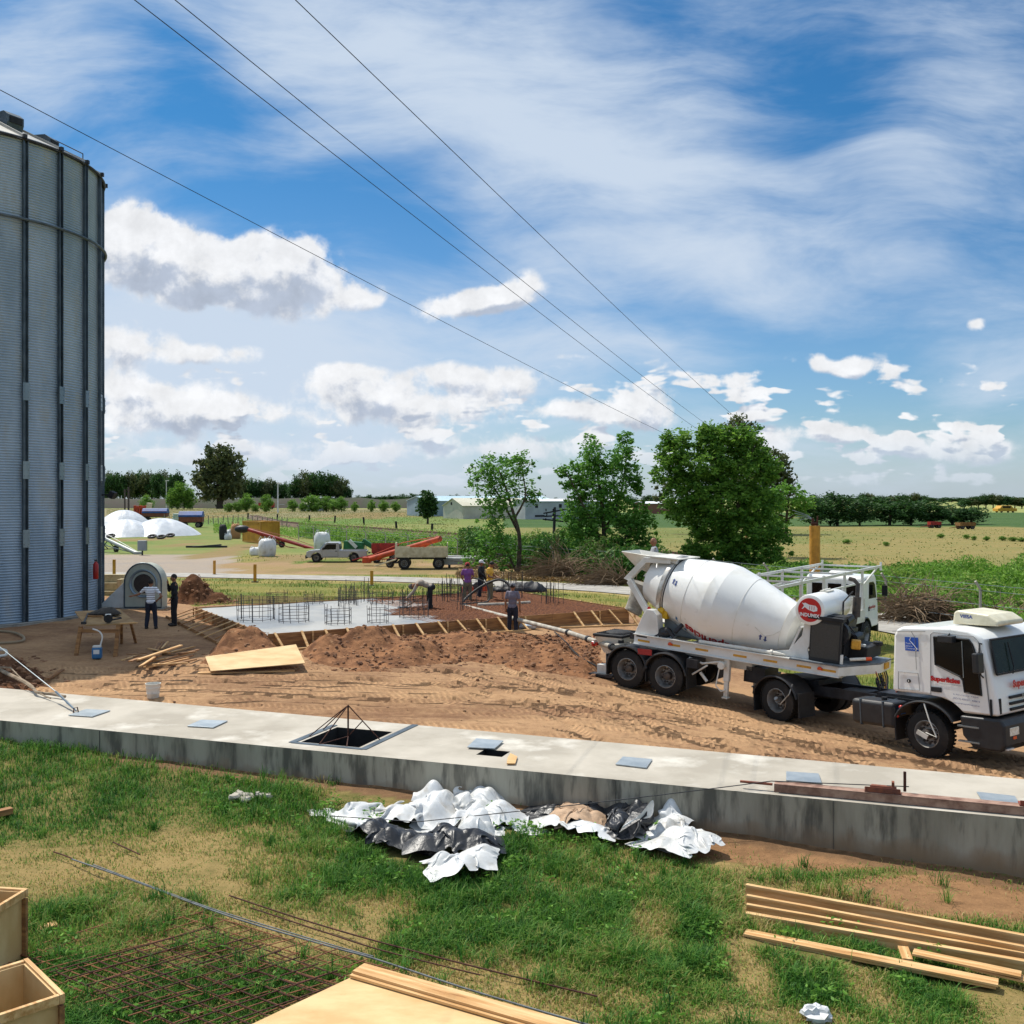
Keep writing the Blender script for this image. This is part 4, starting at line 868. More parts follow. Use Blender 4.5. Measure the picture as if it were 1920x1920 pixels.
mb.add(top+bot, [(i, (i+1) % 4, (i+1) % 4+4, i+4) for i in range(4)]); hp = TB(mb, 'loading_hopper', M_offw); so_ = hp.modifiers.new('t', 'SOLIDIFY'); so_.thickness = .025
mb = MB(); mb.box((-3.6, 0, 3.80), (.9, 1.3, .03)); TB(mb, 'hopper_deck', M_offw)
mb = MB(); mb.tube([(-4.5, 0, 2.95), (-4.62, -.05, 2.5), (-4.72, -.2, 2.15)], [.34, .27, .22], 16); mb.lathe([(0, .235), (.06, .25), (.1, .235)], (-4.68, -.15, 2.26), (-.1, -.2, -.6), 16, cap=False); TB(mb, 'discharge_chute', mat('chute_grey', '#a29c90', '#7f7a70', rough=.7, scale=6), smooth=True)
mb = MB(); mb.box((-3.9, .75, 1.9), (1.3, .9, .05)); mb.box((-4.3, 1.2, 2.4), (.05, .05, 1.1)); mb.box((-3.5, 1.2, 2.4), (.05, .05, 1.1)); mb.box((-3.9, 1.2, 2.9), (.85, .05, .05)); TB(mb, 'rear_platform', M_offw)
mb = MB(); mb.tube([(-3.55, -.95, 1.72), (-3.2, -.95, 1.95), (-3.02, -.9, 1.78)], .06, 8); mb.sph((-3.3, -.85, 1.86), (.2, .18, .14)); mb.cyl((-3.0, -.9, 1.9), (-2.85, -.7, 2.15), .06, n=10); TB(mb, 'hydraulic_motor', M_dsteel, smooth=True)
mb = MB(); mb.box((-2.9, .1, 1.98), (1.3, 1.2, .5)); TB(mb, 'grey_tank', mat('tank_grey', '#7e8384', rough=.5), bevel=.05)
mb = MB(); mb.cyl((-2.25, -.97, FT+.05), (-.2, -.97, FT+.06), .045, n=12); mb.cyl((-.2, -.97, FT+.06), (.05, -.97, FT+.06), .05, .012, n=12); mb.cyl((-.32, -.97, FT+.06), (-.27, -.97, FT+.06), .07, n=12); TB(mb, 'stowed_pipe', M_offw, smooth=True)
# front pedestal, water tank
mb = MB()
for s in (-1, 1):
    mb.prism([(-.55, FT), (.62, FT), (.56, 2.0), (.70, 2.28), (.74, 2.70), (.46, 2.70), (.40, 2.3), (.10, 1.90), (-.45, 1.80)], (0, s*.86, 0), (1, 0, 0), (0, 0, 1), (0, -s*.05, 0))
mb.box((.22, 0, 2.15), (.05, 1.7, .75), (0, R(22), 0)); TB(mb, 'front_pedestal', M_white)
tk = MB(); tk.lathe([(-.98, 0), (-.98, .30), (-.96, .36), (-.90, .375), (.90, .375), (.96, .36), (.98, 0)], (.60, 0, 2.96), (0, 1, 0), 48, cap=False); tank = TB(tk, 'water_tank', M_drum, smooth=True, ang=50)
mb = MB(); mb.lathe([(-.984, 0), (-.986, .285), (-.982, .287)], (.60, 0, 2.96), (0, 1, 0), 40, cap=False); mb.build('logo_disc', mat('logo_red', '#c01d1d', rough=.4), tank)
text('INDUMIX', .115, M_txw, tank, (.36, -.991, 2.80), (R(90), 0, 0), bold=.004)
mb = MB(); q = lambda a, b: (.60+a, -.991, 2.96+b)
mb.add([q(-.12, .17), q(-.02, .13), q(.14, .12), q(.19, .07), q(.19, 0), q(.10, -.03), q(-.04, .01), q(-.12, .06), q(-.16, .02), q(-.20, 0), q(-.16, .06), q(-.14, .10), q(-.20, .16), q(-.14, .15)], [tuple(range(14))]); mb.build('logo_mark', M_txw, tank)
for i in range(3): mb = MB(); mb.box((.60+.0+i*.055, -.994, 3.02), (.012, .003, .09)); mb.build('logo_line', mat('logo_red', '#c01d1d'), tank)
mb = MB(); mb.box((.60, .15, 3.345), (.18, .5, .03)); [mb.sph((.60, -.05+.1*k, 3.37), .03, 8, 6) for k in range(5)]; mb.build('tank_fittings', M_offw, tank, smooth=True)
# engine set
mb = MB(); mb.box((1.0, -.88, 2.26), (.76, .10, 1.0)); rd_ = TB(mb, 'radiator', mat('radiator_black', '#242527', '#1a1a1b', rough=.6, scale=40), bevel=.01)
mb = MB(); mb.box((1.0, -.935, 2.26), (.68, .012, .84)); mb.build('radiator_grille', mat('grille_grey', '#4a4844', '#37352f', rough=.8, scale=60, stretch=(1, 1, 6)), rd_)
mb = MB(); mb.box((1.0, -.88, 2.80), (.86, .22, .08)); mb.box((1.13, -.5, 2.83), (.5, .5, .05)); mb.build('radiator_cap', M_black, rd_)
mb = MB(); mb.box((1.05, -.1, 2.2), (.6, .95, .62)); mb.box((1.1, .1, 2.58), (.36, .7, .2)); mb.cyl((1.2, -.75, 2.45), (1.2, -.6, 2.45), .3, n=18); mb.cyl((1.42, -.2, 2.3), (1.42, .3, 2.3), .12, n=12); mb.cyl((1.3, -.5, 2.72), (1.3, -.1, 2.78), .11, n=12)
for k in range(5): mb.tube([(1.2+.04*k, -.7+.1*k, 2.6), (1.45, -.4+.15*k, 2.45-.05*k), (1.38, -.2+.15*k, 2.05)], .018, 5)
mb.box((1.25, .5, 2.1), (.3, .4, .5)); TB(mb, 'engine', M_dsteel, smooth=True, ang=30)
mb = MB(); mb.tube([(1.15, .72, 2.55), (1.15, .80, 2.75)], .05, 10); mb.tube([(1.15, .80, 2.70), (1.15, .80, 3.2)], .10, 14); mb.tube([(1.15, .80, 3.2), (1.15, .80, 3.52), (1.05, .80, 3.62), (.92, .80, 3.64)], .055, 10); TB(mb, 'exhaust', M_rimd, smooth=True)
mb = MB(); mb.tube([(1.05, .1, 2.6), (.98, .3, 3.1), (1.1, .6, 3.35)], .02, 6); TB(mb, 'hose', M_black)
mb = MB(); mb.box((1.60, -.5, 2.22), (.22, .22, .22), (0, 0, .3)); TB(mb, 'yellow_filter', M_tape, bevel=.03)
mb = MB(); mb.cyl((1.36, -.85, 1.76), (1.36, -.85, 1.98), .07, n=12); mb.box((1.62, -.1, 2.1), (.16, .12, .16)); TB(mb, 'white_canister', M_white, smooth=True)
mb = MB(); mb.box((1.55, .3, 1.98), (.5, 1.1, .30)); mb.cyl((1.8, .55, 2.1), (1.8, .55, 2.2), .12, n=12); TB(mb, 'battery_box', M_black, bevel=.02)
mb = MB(); mb.cyl((1.52, -.65, 1.86), (1.9, -.5, 1.92), .04, n=10); TB(mb, 'white_rod', M_offw, smooth=True); mb = MB(); mb.cyl((1.86, -.52, 1.91), (1.98, -.47, 1.93), .045, n=10); TB(mb, 'red_cap', M_amber, smooth=True)
mb = MB(); mb.prism([(.2, -1.08), (1.42, -1.08), (2.0, .2), (2.0, 1.05), (.2, 1.05)], (0, 0, FT-.02), (1, 0, 0), (0, 1, 0), (0, 0, .035)); TB(mb, 'engine_platform', mat('platform_grey', '#6f7880', '#565c62', rough=.6, scale=5))
mb = MB(); mb.prism([(1.42, -1.06), (2.0, .2), (2.0, 1.05), (1.96, 1.05), (1.96, .2), (1.38, -1.06)], (0, 0, FT-.24), (1, 0, 0), (0, 1, 0), (0, 0, .21)); TB(mb, 'front_beam', M_white)
r = random.Random(9)
for k, c in enumerate(('#9c3a1f', '#1a1a1a', '#1a1a1a', '#b98a1f', '#6a2f20', '#202224')):
    mb = MB(); y = .05+.14*k; mb.tube(smooth_line([(1.95, y, 1.62), (2.1, y, 1.2), (2.25+.02*k, y*.3-.3, .98), (2.6, .1*k-.7, 1.0), (2.98, .1*k-1.0, 1.42)], 5), .018, 6); mb.build('air_line', mat('line_'+str(k), c, rough=.5), mx)
for y in (-.12, .22):
    mb = MB(); mb.tube([(2.1+.005*i, y+.08*math.cos(i*1.1), 1.25-.012*i+.08*math.sin(i*1.1)) for i in range(44)], .02, 5); mb.build('coiled_line', M_black, mx, smooth=True)
mb = MB(); mb.box((1.98, .62, 1.63), (.12, .3, .14)); TB(mb, 'yellow_couplings', M_tape)
# --- tractor
for s in (-1, 1):
    wheel(mx, *(TO+Matrix.Rotation(-TY, 3, 'Z')@Vector((0, s*1.07, .66))), side=s, w=.30, dual=True, rot=-TY, name='wheel')
    wheel(mx, *(TO+Matrix.Rotation(-TY, 3, 'Z')@Vector((4.02, s*1.06, .61))), side=s, w=.31, r=.49, rot=-TY, name='wheel', steer=True)
mb = MB()
for s in (-1, 1): mb.box((1.9, s*.40, .88), (5.4, .09, .24), (0, R(1.6), 0))
mb.box((1.4, 0, .95), (.7, .8, .05)); CB(mb, 'tractor_chassis', M_dsteel)
mb = MB(); mb.cyl((0, -1, .66), (0, 1, .66), .1, n=12); mb.sph((0, 0, .66), .22, 12, 8); mb.cyl((3.66, -1, .42), (3.66, 1, .42), .07, n=10); mb.cyl((0, 0, .7), (2.6, 0, .8), .06, n=10); mb.box((2.9, 0, .8), (1.6, .8, .5)); CB(mb, 'driveline', M_dsteel, smooth=True, ang=30)
mb = MB(); mb.lathe([(0, .45), (.1, .5), (.14, .5)], (.05, 0, 1.05), (0, 0, 1), 24); mb.box((.1, 0, 1.1), (1.1, .9, .12)); CB(mb, 'fifth_wheel', M_dsteel)
def cfen(x, z, r_, y0, y1, a0, a1): o = fender(mx, x, z, r_, y0, y1, a0, a1, M_plas); return fin(o, 'c')
for s in (-1, 1): cfen(0, .68, .60, s*1.24, s*.62, 10, 170)
for q_, d_ in (((-.62, -.93, .66), (.03, .58, .62)), ((.64, -.93, .62), (.03, .58, .6)), ((2.98, -.93, .52), (.03, .5, .72))): mb = MB(); mb.box(q_, d_); CB(mb, 'mud_flap', M_black)
mb = MB(); mb.cyl((.05, -1.26, .75), (.05, -1.16, .66), .05, n=12); mb.tube([(0, -1.22, .66), (.2, -1.3, .62), (.45, -1.28, .9), (.5, -1.22, 1.15)], .015, 6); CB(mb, 'tyre_pressure_hose', M_rim)
mb = MB(); mb.tube([(3.72, -1.30, .46), (3.95, -1.32, .40), (3.8, -1.3, .75), (3.68, -1.25, 1.08)], .014, 6); mb.box((3.62, -1.27, .40), (.24, .02, .10), (0, R(25), 0)); CB(mb, 'tyre_pressure_hose', M_offw)
mb = MB(); mb.box((2.48, -.92, .70), (1.02, .56, .58)); fu = CB(mb, 'fuel_tank', M_plas, bevel=.09, seg=4)
mb = MB()
for x in (2.2, 2.72): mb.box((x, -.92, .70), (.035, .58, .60))
mb.build('tank_strap', M_galvd, fu, bevel=.05) 
mb = MB(); mb.cyl((2.62, -.95, .98), (2.62, -.95, 1.06), .06, n=14); mb.build('filler_cap', M_black, fu)
mb = MB(); mb.box((3.06, -1.02, .82), (.05, .16, .16)); CB(mb, 'blue_box', mat('blue_cap', '#3d6fa8', rough=.4))
mb = MB(); mb.sph((3.16, -1.22, .93), (.05, .04, .045)); mb.sph((3.07, -1.22, .72), (.035, .03, .035)); CB(mb, 'side_lamp', M_lred, smooth=True)
# cab shell
prof = [(2.95, 1.26), (3.04, 2.52), (3.10, 2.66), (3.24, 2.73), (4.25, 2.77), (4.62, 2.73), (4.80, 2.64), (4.88, 2.55), (5.02, 1.82), (5.10, 1.40), (5.12, .98), (4.42, .96), (4.34, 1.06), (4.2, 1.17), (3.98, 1.24), (3.70, 1.26)]
mb = MB(); mb.prism(prof, (0, -1.18, 0), (1, 0, 0), (0, 0, 1), (0, 2.36, 0)); cab = CB(mb, 'cab', M_cab, bevel=.06, seg=3, smooth=True, ang=30)
YS = -1.186
def side(poly, name, m, t=.012, y=YS, par=None): mb = MB(); mb.prism(poly, (0, y, 0), (1, 0, 0), (0, 0, 1), (0, t, 0)); return mb.build(name, m, par or cab, bevel=.0)
door = side([(3.80, 1.28), (3.86, 2.60), (3.92, 2.64), (4.70, 2.60), (4.80, 2.5), (4.90, 1.9), (4.96, 1.02), (4.44, 1.02), (4.30, 1.14), (4.12, 1.25)], 'door', M_cab, .02, YS-.006)
mb = MB()
def seam(pts, y=YS-.009, w=.008): mb.tube([(a, y, b) for a, b in pts], w, 4)
seam([(3.80, 1.28), (3.86, 2.60), (3.92, 2.65), (4.72, 2.61), (4.82, 2.5), (4.92, 1.9), (4.98, 1.0)]); seam([(3.10, 1.33), (3.12, 1.72), (3.55, 1.72), (3.57, 1.35), (3.10, 1.33)]); seam([(3.03, 2.62), (3.75, 2.66)]); seam([(3.45, 2.63), (3.52, 2.5), (3.52, 1.8)], w=.005)
mb.build('panel_gap', mat('gap_grey', '#77787a', rough=.7), cab)
win = side([(3.93, 2.55), (4.64, 2.54), (4.70, 2.45), (4.80, 2.05), (4.83, 1.38), (4.50, 1.42), (4.48, 1.66), (4.42, 1.74), (3.93, 1.95), (3.91, 2.0)], 'side_window', M_glass, .02, YS-.016, door)
mb = MB(); q = [(3.93, 2.55), (4.64, 2.54), (4.70, 2.45), (4.80, 2.05), (4.83, 1.38), (4.50, 1.42), (4.48, 1.66), (4.42, 1.74), (3.93, 1.95), (3.93, 2.55)]; mb.tube([(a, YS-.02, b) for a, b in q], .018, 4); mb.build('window_seal', M_black, door)
mb = MB(); mb.tube([(4.50, YS-.03, 2.5), (4.50, YS-.03, 1.72)], .010, 5); mb.build('window_bar', M_galv, door)
mb = MB(); mb.box((3.93, YS-.02, 1.41), (.22, .03, .11)); mb.build('door_handle', M_black, door, bevel=.02)
mb = MB(); mb.cyl((3.34, YS-.012, 1.53), (3.34, YS+.004, 1.53), .042, n=18); mb.build('locker_lock', M_black, cab)
mb = MB(); mb.box((3.34, YS-.014, 1.53), (.018, .008, .05)); mb.build('lock_mark', M_white, cab)
text('Superficies', .138, M_txr, cab, (3.82, YS-.022, 1.60), (R(90), R(1), 0), bold=.009)
text('todo para tu construcción', .042, M_txg, cab, (4.0, YS-.022, 1.54), (R(90), R(1), 0))
text('av. San Martín 1500 - Azul', .065, M_txb, cab, (4.26, YS-.022, 1.335), (R(90), R(1), 0), name='address_lettering') if False else None
text('(02317) 430521 - 430613', .052, M_txb, cab, (4.26, YS-.022, 1.25), (R(90), R(2), 0), name='phone_lettering')
text('www.gruposuperficies.com.ar', .044, M_txb, cab, (4.26, YS-.022, 1.16), (R(90), R(2), 0), name='web_lettering')
text('Av. Pedro Cuevas 21 - 9 de Julio', .038, M_txb, cab, (4.27, YS-.022, 1.34), (R(90), R(2), 0), name='address_lettering')
mb = MB(); mb.box((3.44, YS-.004, 2.355), (.29, .004, .30)); st_ = mb.build('blue_sticker', mat('sticker_blue', '#1f55b4', rough=.4), cab)
mb = MB(); mb.tube([(3.43, YS-.010, 2.50), (3.40, YS-.010, 2.44), (3.47, YS-.010, 2.36), (3.55, YS-.010, 2.26), (3.53, YS-.010, 2.21)], .007, 4); mb.build('sticker_curve', M_txw, st_)
for i, s_ in enumerate(('Todo', 'para tu', 'Construcción')): text(s_, .052, M_txw, st_, (3.31, YS-.0085, 2.35-.055*i), (R(90), 0, 0))
# front: windscreen, wipers, grille, bumper
def front_plane(a, b, off): a = Vector((a[0], 0, a[1])); b = Vector((b[0], 0, b[1])); d = (b-a).normalized(); n = Vector((-d.z, 0, d.x)); return a, d, (n if n.x > 0 else -n), off
a, d, n, _ = front_plane((5.02, 1.82), (4.88, 2.55), 0)
def fr(y, t, e): p = a+d*t+n*e; return (p.x, y, p.z)
mb = MB(); mb.add([fr(-1.06, .02, .055), fr(1.06, .02, .055), fr(.98, .70, .055), fr(-.98, .70, .055), fr(-1.06, .02, .03), fr(1.06, .02, .03), fr(.98, .70, .03), fr(-.98, .70, .03)], [(0, 1, 2, 3), (4, 5, 6, 7), (0, 1, 5, 4), (1, 2, 6, 5), (2, 3, 7, 6), (3, 0, 4, 7)])
mb.build('windscreen', mat('windscreen_glass', '#0f1614', '#1c2821', rough=.25, spec=.12, scale=1.2), cab)
mb = MB(); mb.tube([fr(-1.08, 0, .06), fr(1.08, 0, .06), fr(1.0, .72, .06), fr(-1.0, .72, .06), fr(-1.08, 0, .06)], .022, 5); mb.build('windscreen_seal', M_black, cab)
for y in (-.55, .35): mb = MB(); mb.tube([fr(y, -.03, .09), fr(y+.08, .1, .10), fr(y+.12, .62, .085)], .012, 5); mb.build('wiper', M_black, cab)
a2 = Vector((5.16, 0, 1.0))
text('Superficies', .20, M_txr, cab, (5.14, -.62, 1.53), (R(90), 0, R(90)), bold=.012)
text('todo para tu construcción', .06, M_txg, cab, (5.14, -.42, 1.46), (R(90), 0, R(90)))
mb = MB()
for z in (1.33, 1.20, 1.08): mb.box((5.13, 0, z), (.05, 1.5, .055))
mb.build('grille', M_black, cab, bevel=.01)
text('IVECO', .13, M_galv, cab, (5.165, -.34, 1.28), (R(90), 0, R(90)), bold=.006)
mb = MB(); mb.box((5.10, -1.08, 1.18), (.05, .07, .32)); mb.box((5.0, -1.20, 1.15), (.04, .02, .35)); mb.build('air_slot', M_black, cab, bevel=.01)
mb = MB(); mb.prism([(4.38, .92), (5.17, .93), (5.24, .80), (5.24, .40), (5.16, .26), (4.62, .26), (4.42, .5)], (0, -1.22, 0), (1, 0, 0), (0, 0, 1), (0, 2.44, 0)); bum = CB(mb, 'bumper', M_plas, bevel=.05, seg=3)
mb = MB(); mb.box((5.235, -.86, .66), (.03, .34, .17)); mb.build('headlight', M_clear, bum, bevel=.012)
mb = MB(); mb.box((5.235, .86, .66), (.03, .34, .17)); mb.build('headlight', M_clear, bum, bevel=.012)
mb = MB(); mb.box((5.235, -.86, .53), (.03, .12, .06)); mb.build('fog_lamp', M_amber, bum)
mb = MB(); mb.box((5.25, 0, .60), (.01, .5, .14)); mb.build('licence_plate', M_black, bum); text('SVA·842', .10, M_txw, bum, (5.258, -.2, .565), (R(90), 0, R(90)))
mb = MB(); mb.box((5.12, -1.0, .31), (.22, .25, .03)); mb.build('white_strip', M_white, bum)
mb = MB()
for z in (.70, .38): mb.box((4.55, -1.20, z), (.42, .08, .03))
CB(mb, 'entry_step', M_galv)
cf = cfen(3.66, .44, .66, -1.24, -.6, 28, 158); cf2 = cfen(3.66, .44, .66, 1.24, .6, 28, 158)
# mirrors
mb = MB(); mb.tube([(4.86, -1.16, 2.46), (4.95, -1.40, 2.50), (4.98, -1.5, 2.3)], .016, 5); mb.tube([(4.86, -1.16, 1.75), (4.95, -1.42, 1.85), (4.98, -1.5, 2.0)], .016, 5); mir = CB(mb, 'mirror', M_black)
mb = MB(); mb.box((4.95, -1.5, 2.10), (.12, .24, .42)); mb.build('mirror_head', M_plas, mir, bevel=.03)
mb = MB(); mb.box((4.25, -1.30, 2.53), (.30, .16, .14)); mb.tube([(4.25, -1.18, 2.64), (4.25, -1.3, 2.58)], .02, 5); CB(mb, 'kerb_mirror', M_plas, bevel=.03)
# roof unit
mb = MB(); pr = [(3.98, 2.78), (4.02, 3.05), (4.10, 3.10), (4.72, 3.02), (4.92, 2.88), (4.92, 2.78)]; mb.prism(pr, (0, -.60, 0), (1, 0, 0), (0, 0, 1), (0, 1.0, 0)); ac = CB(mb, 'roof_air_unit', mat('cream_plastic', '#ddd6bd', '#cbc3a8', rough=.45, scale=3), bevel=.05, seg=3)
text('VIESA', .10, M_txb, ac, (4.16, -.613, 2.94), (R(90), R(4), 0), bold=.004)
# ================= second truck with pipe rack, behind the mixer
t2 = thing('flatbed_truck', 'white flatbed truck with open pipe rack parked behind the mixer, facing away', 'truck', (12.36, 38.2, 0.02), math.atan2(.8, .6))
def B2(mb, name, m, par=None, **k): return mb.build(name, m, par or t2, **k)
mb = MB(); mb.prism([(-.2, 1.05), (-.2, 2.55), (-.1, 2.66), (1.05, 2.68), (1.25, 2.55), (1.45, 1.75), (1.52, 1.0), (1.5, .7), (.55, .7), (.42, 1.0), (0, 1.12)], (0, -1.1, 0), (1, 0, 0), (0, 0, 1), (0, 2.2, 0)); c2 = B2(mb, 'cab', M_cab, bevel=.05, seg=3)
mb = MB(); mb.prism([(.35, 1.80), (.38, 2.42), (.92, 2.42), (1.1, 2.3), (1.28, 1.78)], (0, -1.106, 0), (1, 0, 0), (0, 0, 1), (0, .012, 0)); mb.build('side_window', M_glass, c2)
for y in (-.62, .0, .62): mb = MB(); mb.box((-.21, y, 2.15), (.02, .5, .42)); mb.build('rear_window', M_glass, c2)
mb = MB(); mb.prism([(.32, 1.06), (.34, 2.5), (1.0, 2.5), (1.32, 1.8), (1.36, 1.06)], (0, -1.104, 0), (1, 0, 0), (0, 0, 1), (0, .008, 0)); mb.build('door', M_cab, c2)
text('Superficies', .17, M_txr, c2, (.40, -1.112, 1.42), (R(90), 0, 0), bold=.005); text('todo para tu construcción', .06, M_txg, c2, (.46, -1.112, 1.34), (R(90), 0, 0))
mb = MB(); mb.box((.36, -1.115, 1.42), (.09, .02, .16)); mb.build('door_handle', M_black, c2)
mb = MB(); mb.sph((.5, 0, 2.72), (.42, .45, .16), 20, 10); mb.build('roof_air_unit', M_white, c2, smooth=True)
for x in (0, -5.2):
    for s in (-1, 1): wheel(t2, x, s*1.0, .5, side=s, w=.28, dual=x < -1)
for s in (-1, 1): fender(t2, 0, .5, .6, s*1.12, s*.7, 20, 165, M_plas)
mb = MB(); mb.box((1.5, 0, .62), (.18, 2.2, .3)); B2(mb, 'bumper', M_plas, bevel=.03)
mb = MB(); mb.tube([(1.3, -1.1, 2.3), (1.45, -1.38, 2.3), (1.45, -1.38, 1.7), (1.3, -1.1, 1.7)], .015, 5); mb.box((1.42, -1.38, 2.05), (.06, .2, .4)); B2(mb, 'mirror', M_black)
mb = MB(); [mb.box((-3.2, s*.42, .78), (7.2, .1, .22)) for s in (-1, 1)]; mb.box((-.5, .6, .8), (.5, .6, .5)); B2(mb, 'chassis', M_dsteel)
mb = MB(); mb.box((-3.6, 0, 1.08), (6.4, 2.4, .12)); bed = B2(mb, 'load_bed', M_offw, bevel=.01)
mb = MB(); mb.box((-.42, 0, 1.5), (.06, 2.4, .8)); mb.box((-6.78, 0, 1.3), (.05, 2.4, .4)); [mb.box((-3.6, s*1.19, 1.3), (6.4, .04, .36)) for s in (-1, 1)]; mb.build('side_boards', M_offw, bed)
zr = 2.86
for s in (-1, 1):
    mb = MB(); mb.beam((-8.6, s*1.15, zr), (1.7, s*1.15, zr+.10), .07, .09); mb.beam((-6.7, s*1.15, zr-.45), (-.6, s*1.15, zr-.38), .05, .06)
    for x in (-6.7, -4.6, -2.5, -.55): mb.box((x, s*1.15, (1.3+zr)/2), (.08, .08, zr-1.3+.25))
    mb.beam((-.55, s*1.15, zr-.5), (1.2, s*1.15, zr+.05), .05, .05); mb.box((1.7, s*1.15, zr+.1), (.07, .07, .32)); B2(mb, 'pipe_rack', M_white)
mb = MB()
for x in (-8.5, -6.7, -4.6, -2.5, -.55, 1.65): mb.box((x, 0, zr+.02+.01*(x+8)/2), (.06, 2.3, .06))
B2(mb, 'rack_crossbars', M_white)
M_hose = mat('hose_brownwhite', '#a79b8b', '#5d4c42', rough=.8, scale=3, thr=(.45, .55))
r = random.Random(4)
for k in range(9):
    mb = MB(); cx, cy, cz = -1.4-r.random()*3.5, r.uniform(-.5, .5), 1.25+k*.10; ra_, rb_ = r.uniform(.5, .9), r.uniform(.35, .6)
    mb.tube([(cx+ra_*math.cos(a*PI/9), cy+rb_*math.sin(a*PI/9), cz+.05*math.sin(a*1.7+k)) for a in range(19)], .07, 7)
    tag(mb.build('hose_coil', M_hose, None, smooth=True), None)
for k, o in enumerate([q for q in COL.objects if q.name.startswith('hose_coil')]):
    o.matrix_world = Matrix.Translation(t2.location)@Matrix.Rotation(t2.rotation_euler.z, 4, 'Z'); tag(o, 'dirty brown and white hose coil, %s in the heap on the flatbed' % (['lowest','second from bottom','third from bottom','fourth from bottom','middle one','fourth from top','third from top','second from top','topmost'][k]), 'hose', 'hose coils on the flatbed')
# ================= line pump behind the mixer
pm_s = .86
pm = thing('concrete_pump', 'white trailer concrete pump with black rubber hopper at the rear of the mixer', 'concrete pump', (PZ(1166, 1250, 28.2).x, 28.3, .84), TH); pm.scale = (pm_s,)*3
def PB(mb, name, m, **k): return mb.build(name, m, pm, **k)
mb = MB(); tp = [(-.62, -.68, 1.05), (-.62, .68, 1.05), (.42, .68, 1.05), (.42, -.68, 1.05)]; bt = [(-.42, -.42, .50), (-.42, .42, .50), (.3, .42, .50), (.3, -.42, .50)]
mb.add(tp+bt, [(i, (i+1) % 4, (i+1) % 4+4, i+4) for i in range(4)]+[(4, 5, 6, 7)]); hb = PB(mb, 'hopper', M_offw); s_ = hb.modifiers.new('t', 'SOLIDIFY'); s_.thickness = .03
mb = MB(); mb.box((-.1, 0, 1.10), (1.14, 1.44, .09)); PB(mb, 'hopper_rim', M_black, bevel=.03)
mb = MB(); [mb.box((-.1, -.55+.12*i, 1.14), (1.0, .03, .05)) for i in range(10)]; mb.sph((-.1, 0, 1.14), (.42, .5, .08)); PB(mb, 'grate', M_black)
mb = MB(); mb.box((-.66, 0, .86), (.03, 1.3, .12)); PB(mb, 'light_bar', M_white)
for y in (-.55, .3): mb = MB(); mb.cyl((-.68, y, .78), (-.76, y, .78), .09, n=14); mb.box((-.62, y, .78), (.1, .12, .1)); PB(mb, 'tail_lamp', M_lred, smooth=True)
for y in (-.6, .2): mb = MB(); mb.box((-.66, y, 1.02), (.02, .15, .05)); PB(mb, 'reflector', M_tapr)
mb = MB(); mb.box((.45, 0, .35), (.7, .9, .5)); mb.box((-.05, -.1, .30), (.7, .5, .4)); mb.box((.1, 0, .25), (.9, .14, .12)); mb.box((.2, -.3, -.05), (.1, .1, .7)); mb.box((.2, .3, -.05), (.1, .1, .7)); PB(mb, 'pump_body', M_offw, bevel=.02)
mb = MB(); mb.box((-.45, -.35, -.04), (.36, .30, .30)); PB(mb, 'step_box', M_offw, bevel=.01)
mb = MB(); mb.box((-.4, -.5, -.22), (.9, .35, .08)); PB(mb, 'base_timber', M_dsteel)
mb = MB(); mb.box((.35, -.62, .75), (.18, .06, .5)); mb.tube([(.2, -.5, .4), (.5, -.7, .6), (.3, -.7, .9), (.1, -.6, .7)], .025, 6); mb.cyl((.4, -.6, .35), (.4, -.75, .35), .1, n=12); PB(mb, 'pump_fittings', M_dsteel)
# delivery line from the pump to the slab
M_pipe = mat('pipe_cream', '#b9b0a0', '#8f887b', rough=.6, scale=4)
pa = PZ(1147, 1213, 27.6); pb = PZ(1066, 1186, 30.2); pc = PZ(873, 1137, 38.5)
dp = thing('delivery_pipe', 'long pale steel concrete delivery pipe from the pump to the slab centre', 'pipe', pa)
q = [Vector((0, 0, 0)), pb-pa, pc-pa]
mb = MB(); mb.tube([q[0]+Vector((.55, .1, .05)), q[0], q[0].lerp(q[1], .5), q[1]], .075, 14); mb.tube([q[1], q[1].lerp(q[2], .5), q[2]], .07, 14); mb.tube([q[2], q[2]+Vector((-.12, .06, .0)), q[2]+Vector((-.14, .08, -.12))], .07, 10); mb.build('pipe_run', M_pipe, dp, smooth=True)
for p, d in ((q[0], q[1]-q[0]), (q[0].lerp(q[1], .52), q[1]-q[0]), (q[1], q[2]-q[1]), (q[1].lerp(q[2], .45), q[2]-q[1]), (q[2], q[2]-q[1])):
    mb = MB(); d = d.normalized(); mb.lathe([(-.06, .08), (-.05, .10), (.05, .10), (.06, .08)], p, d, 16, cap=False); mb.build('coupling', M_dsteel, dp, smooth=True)
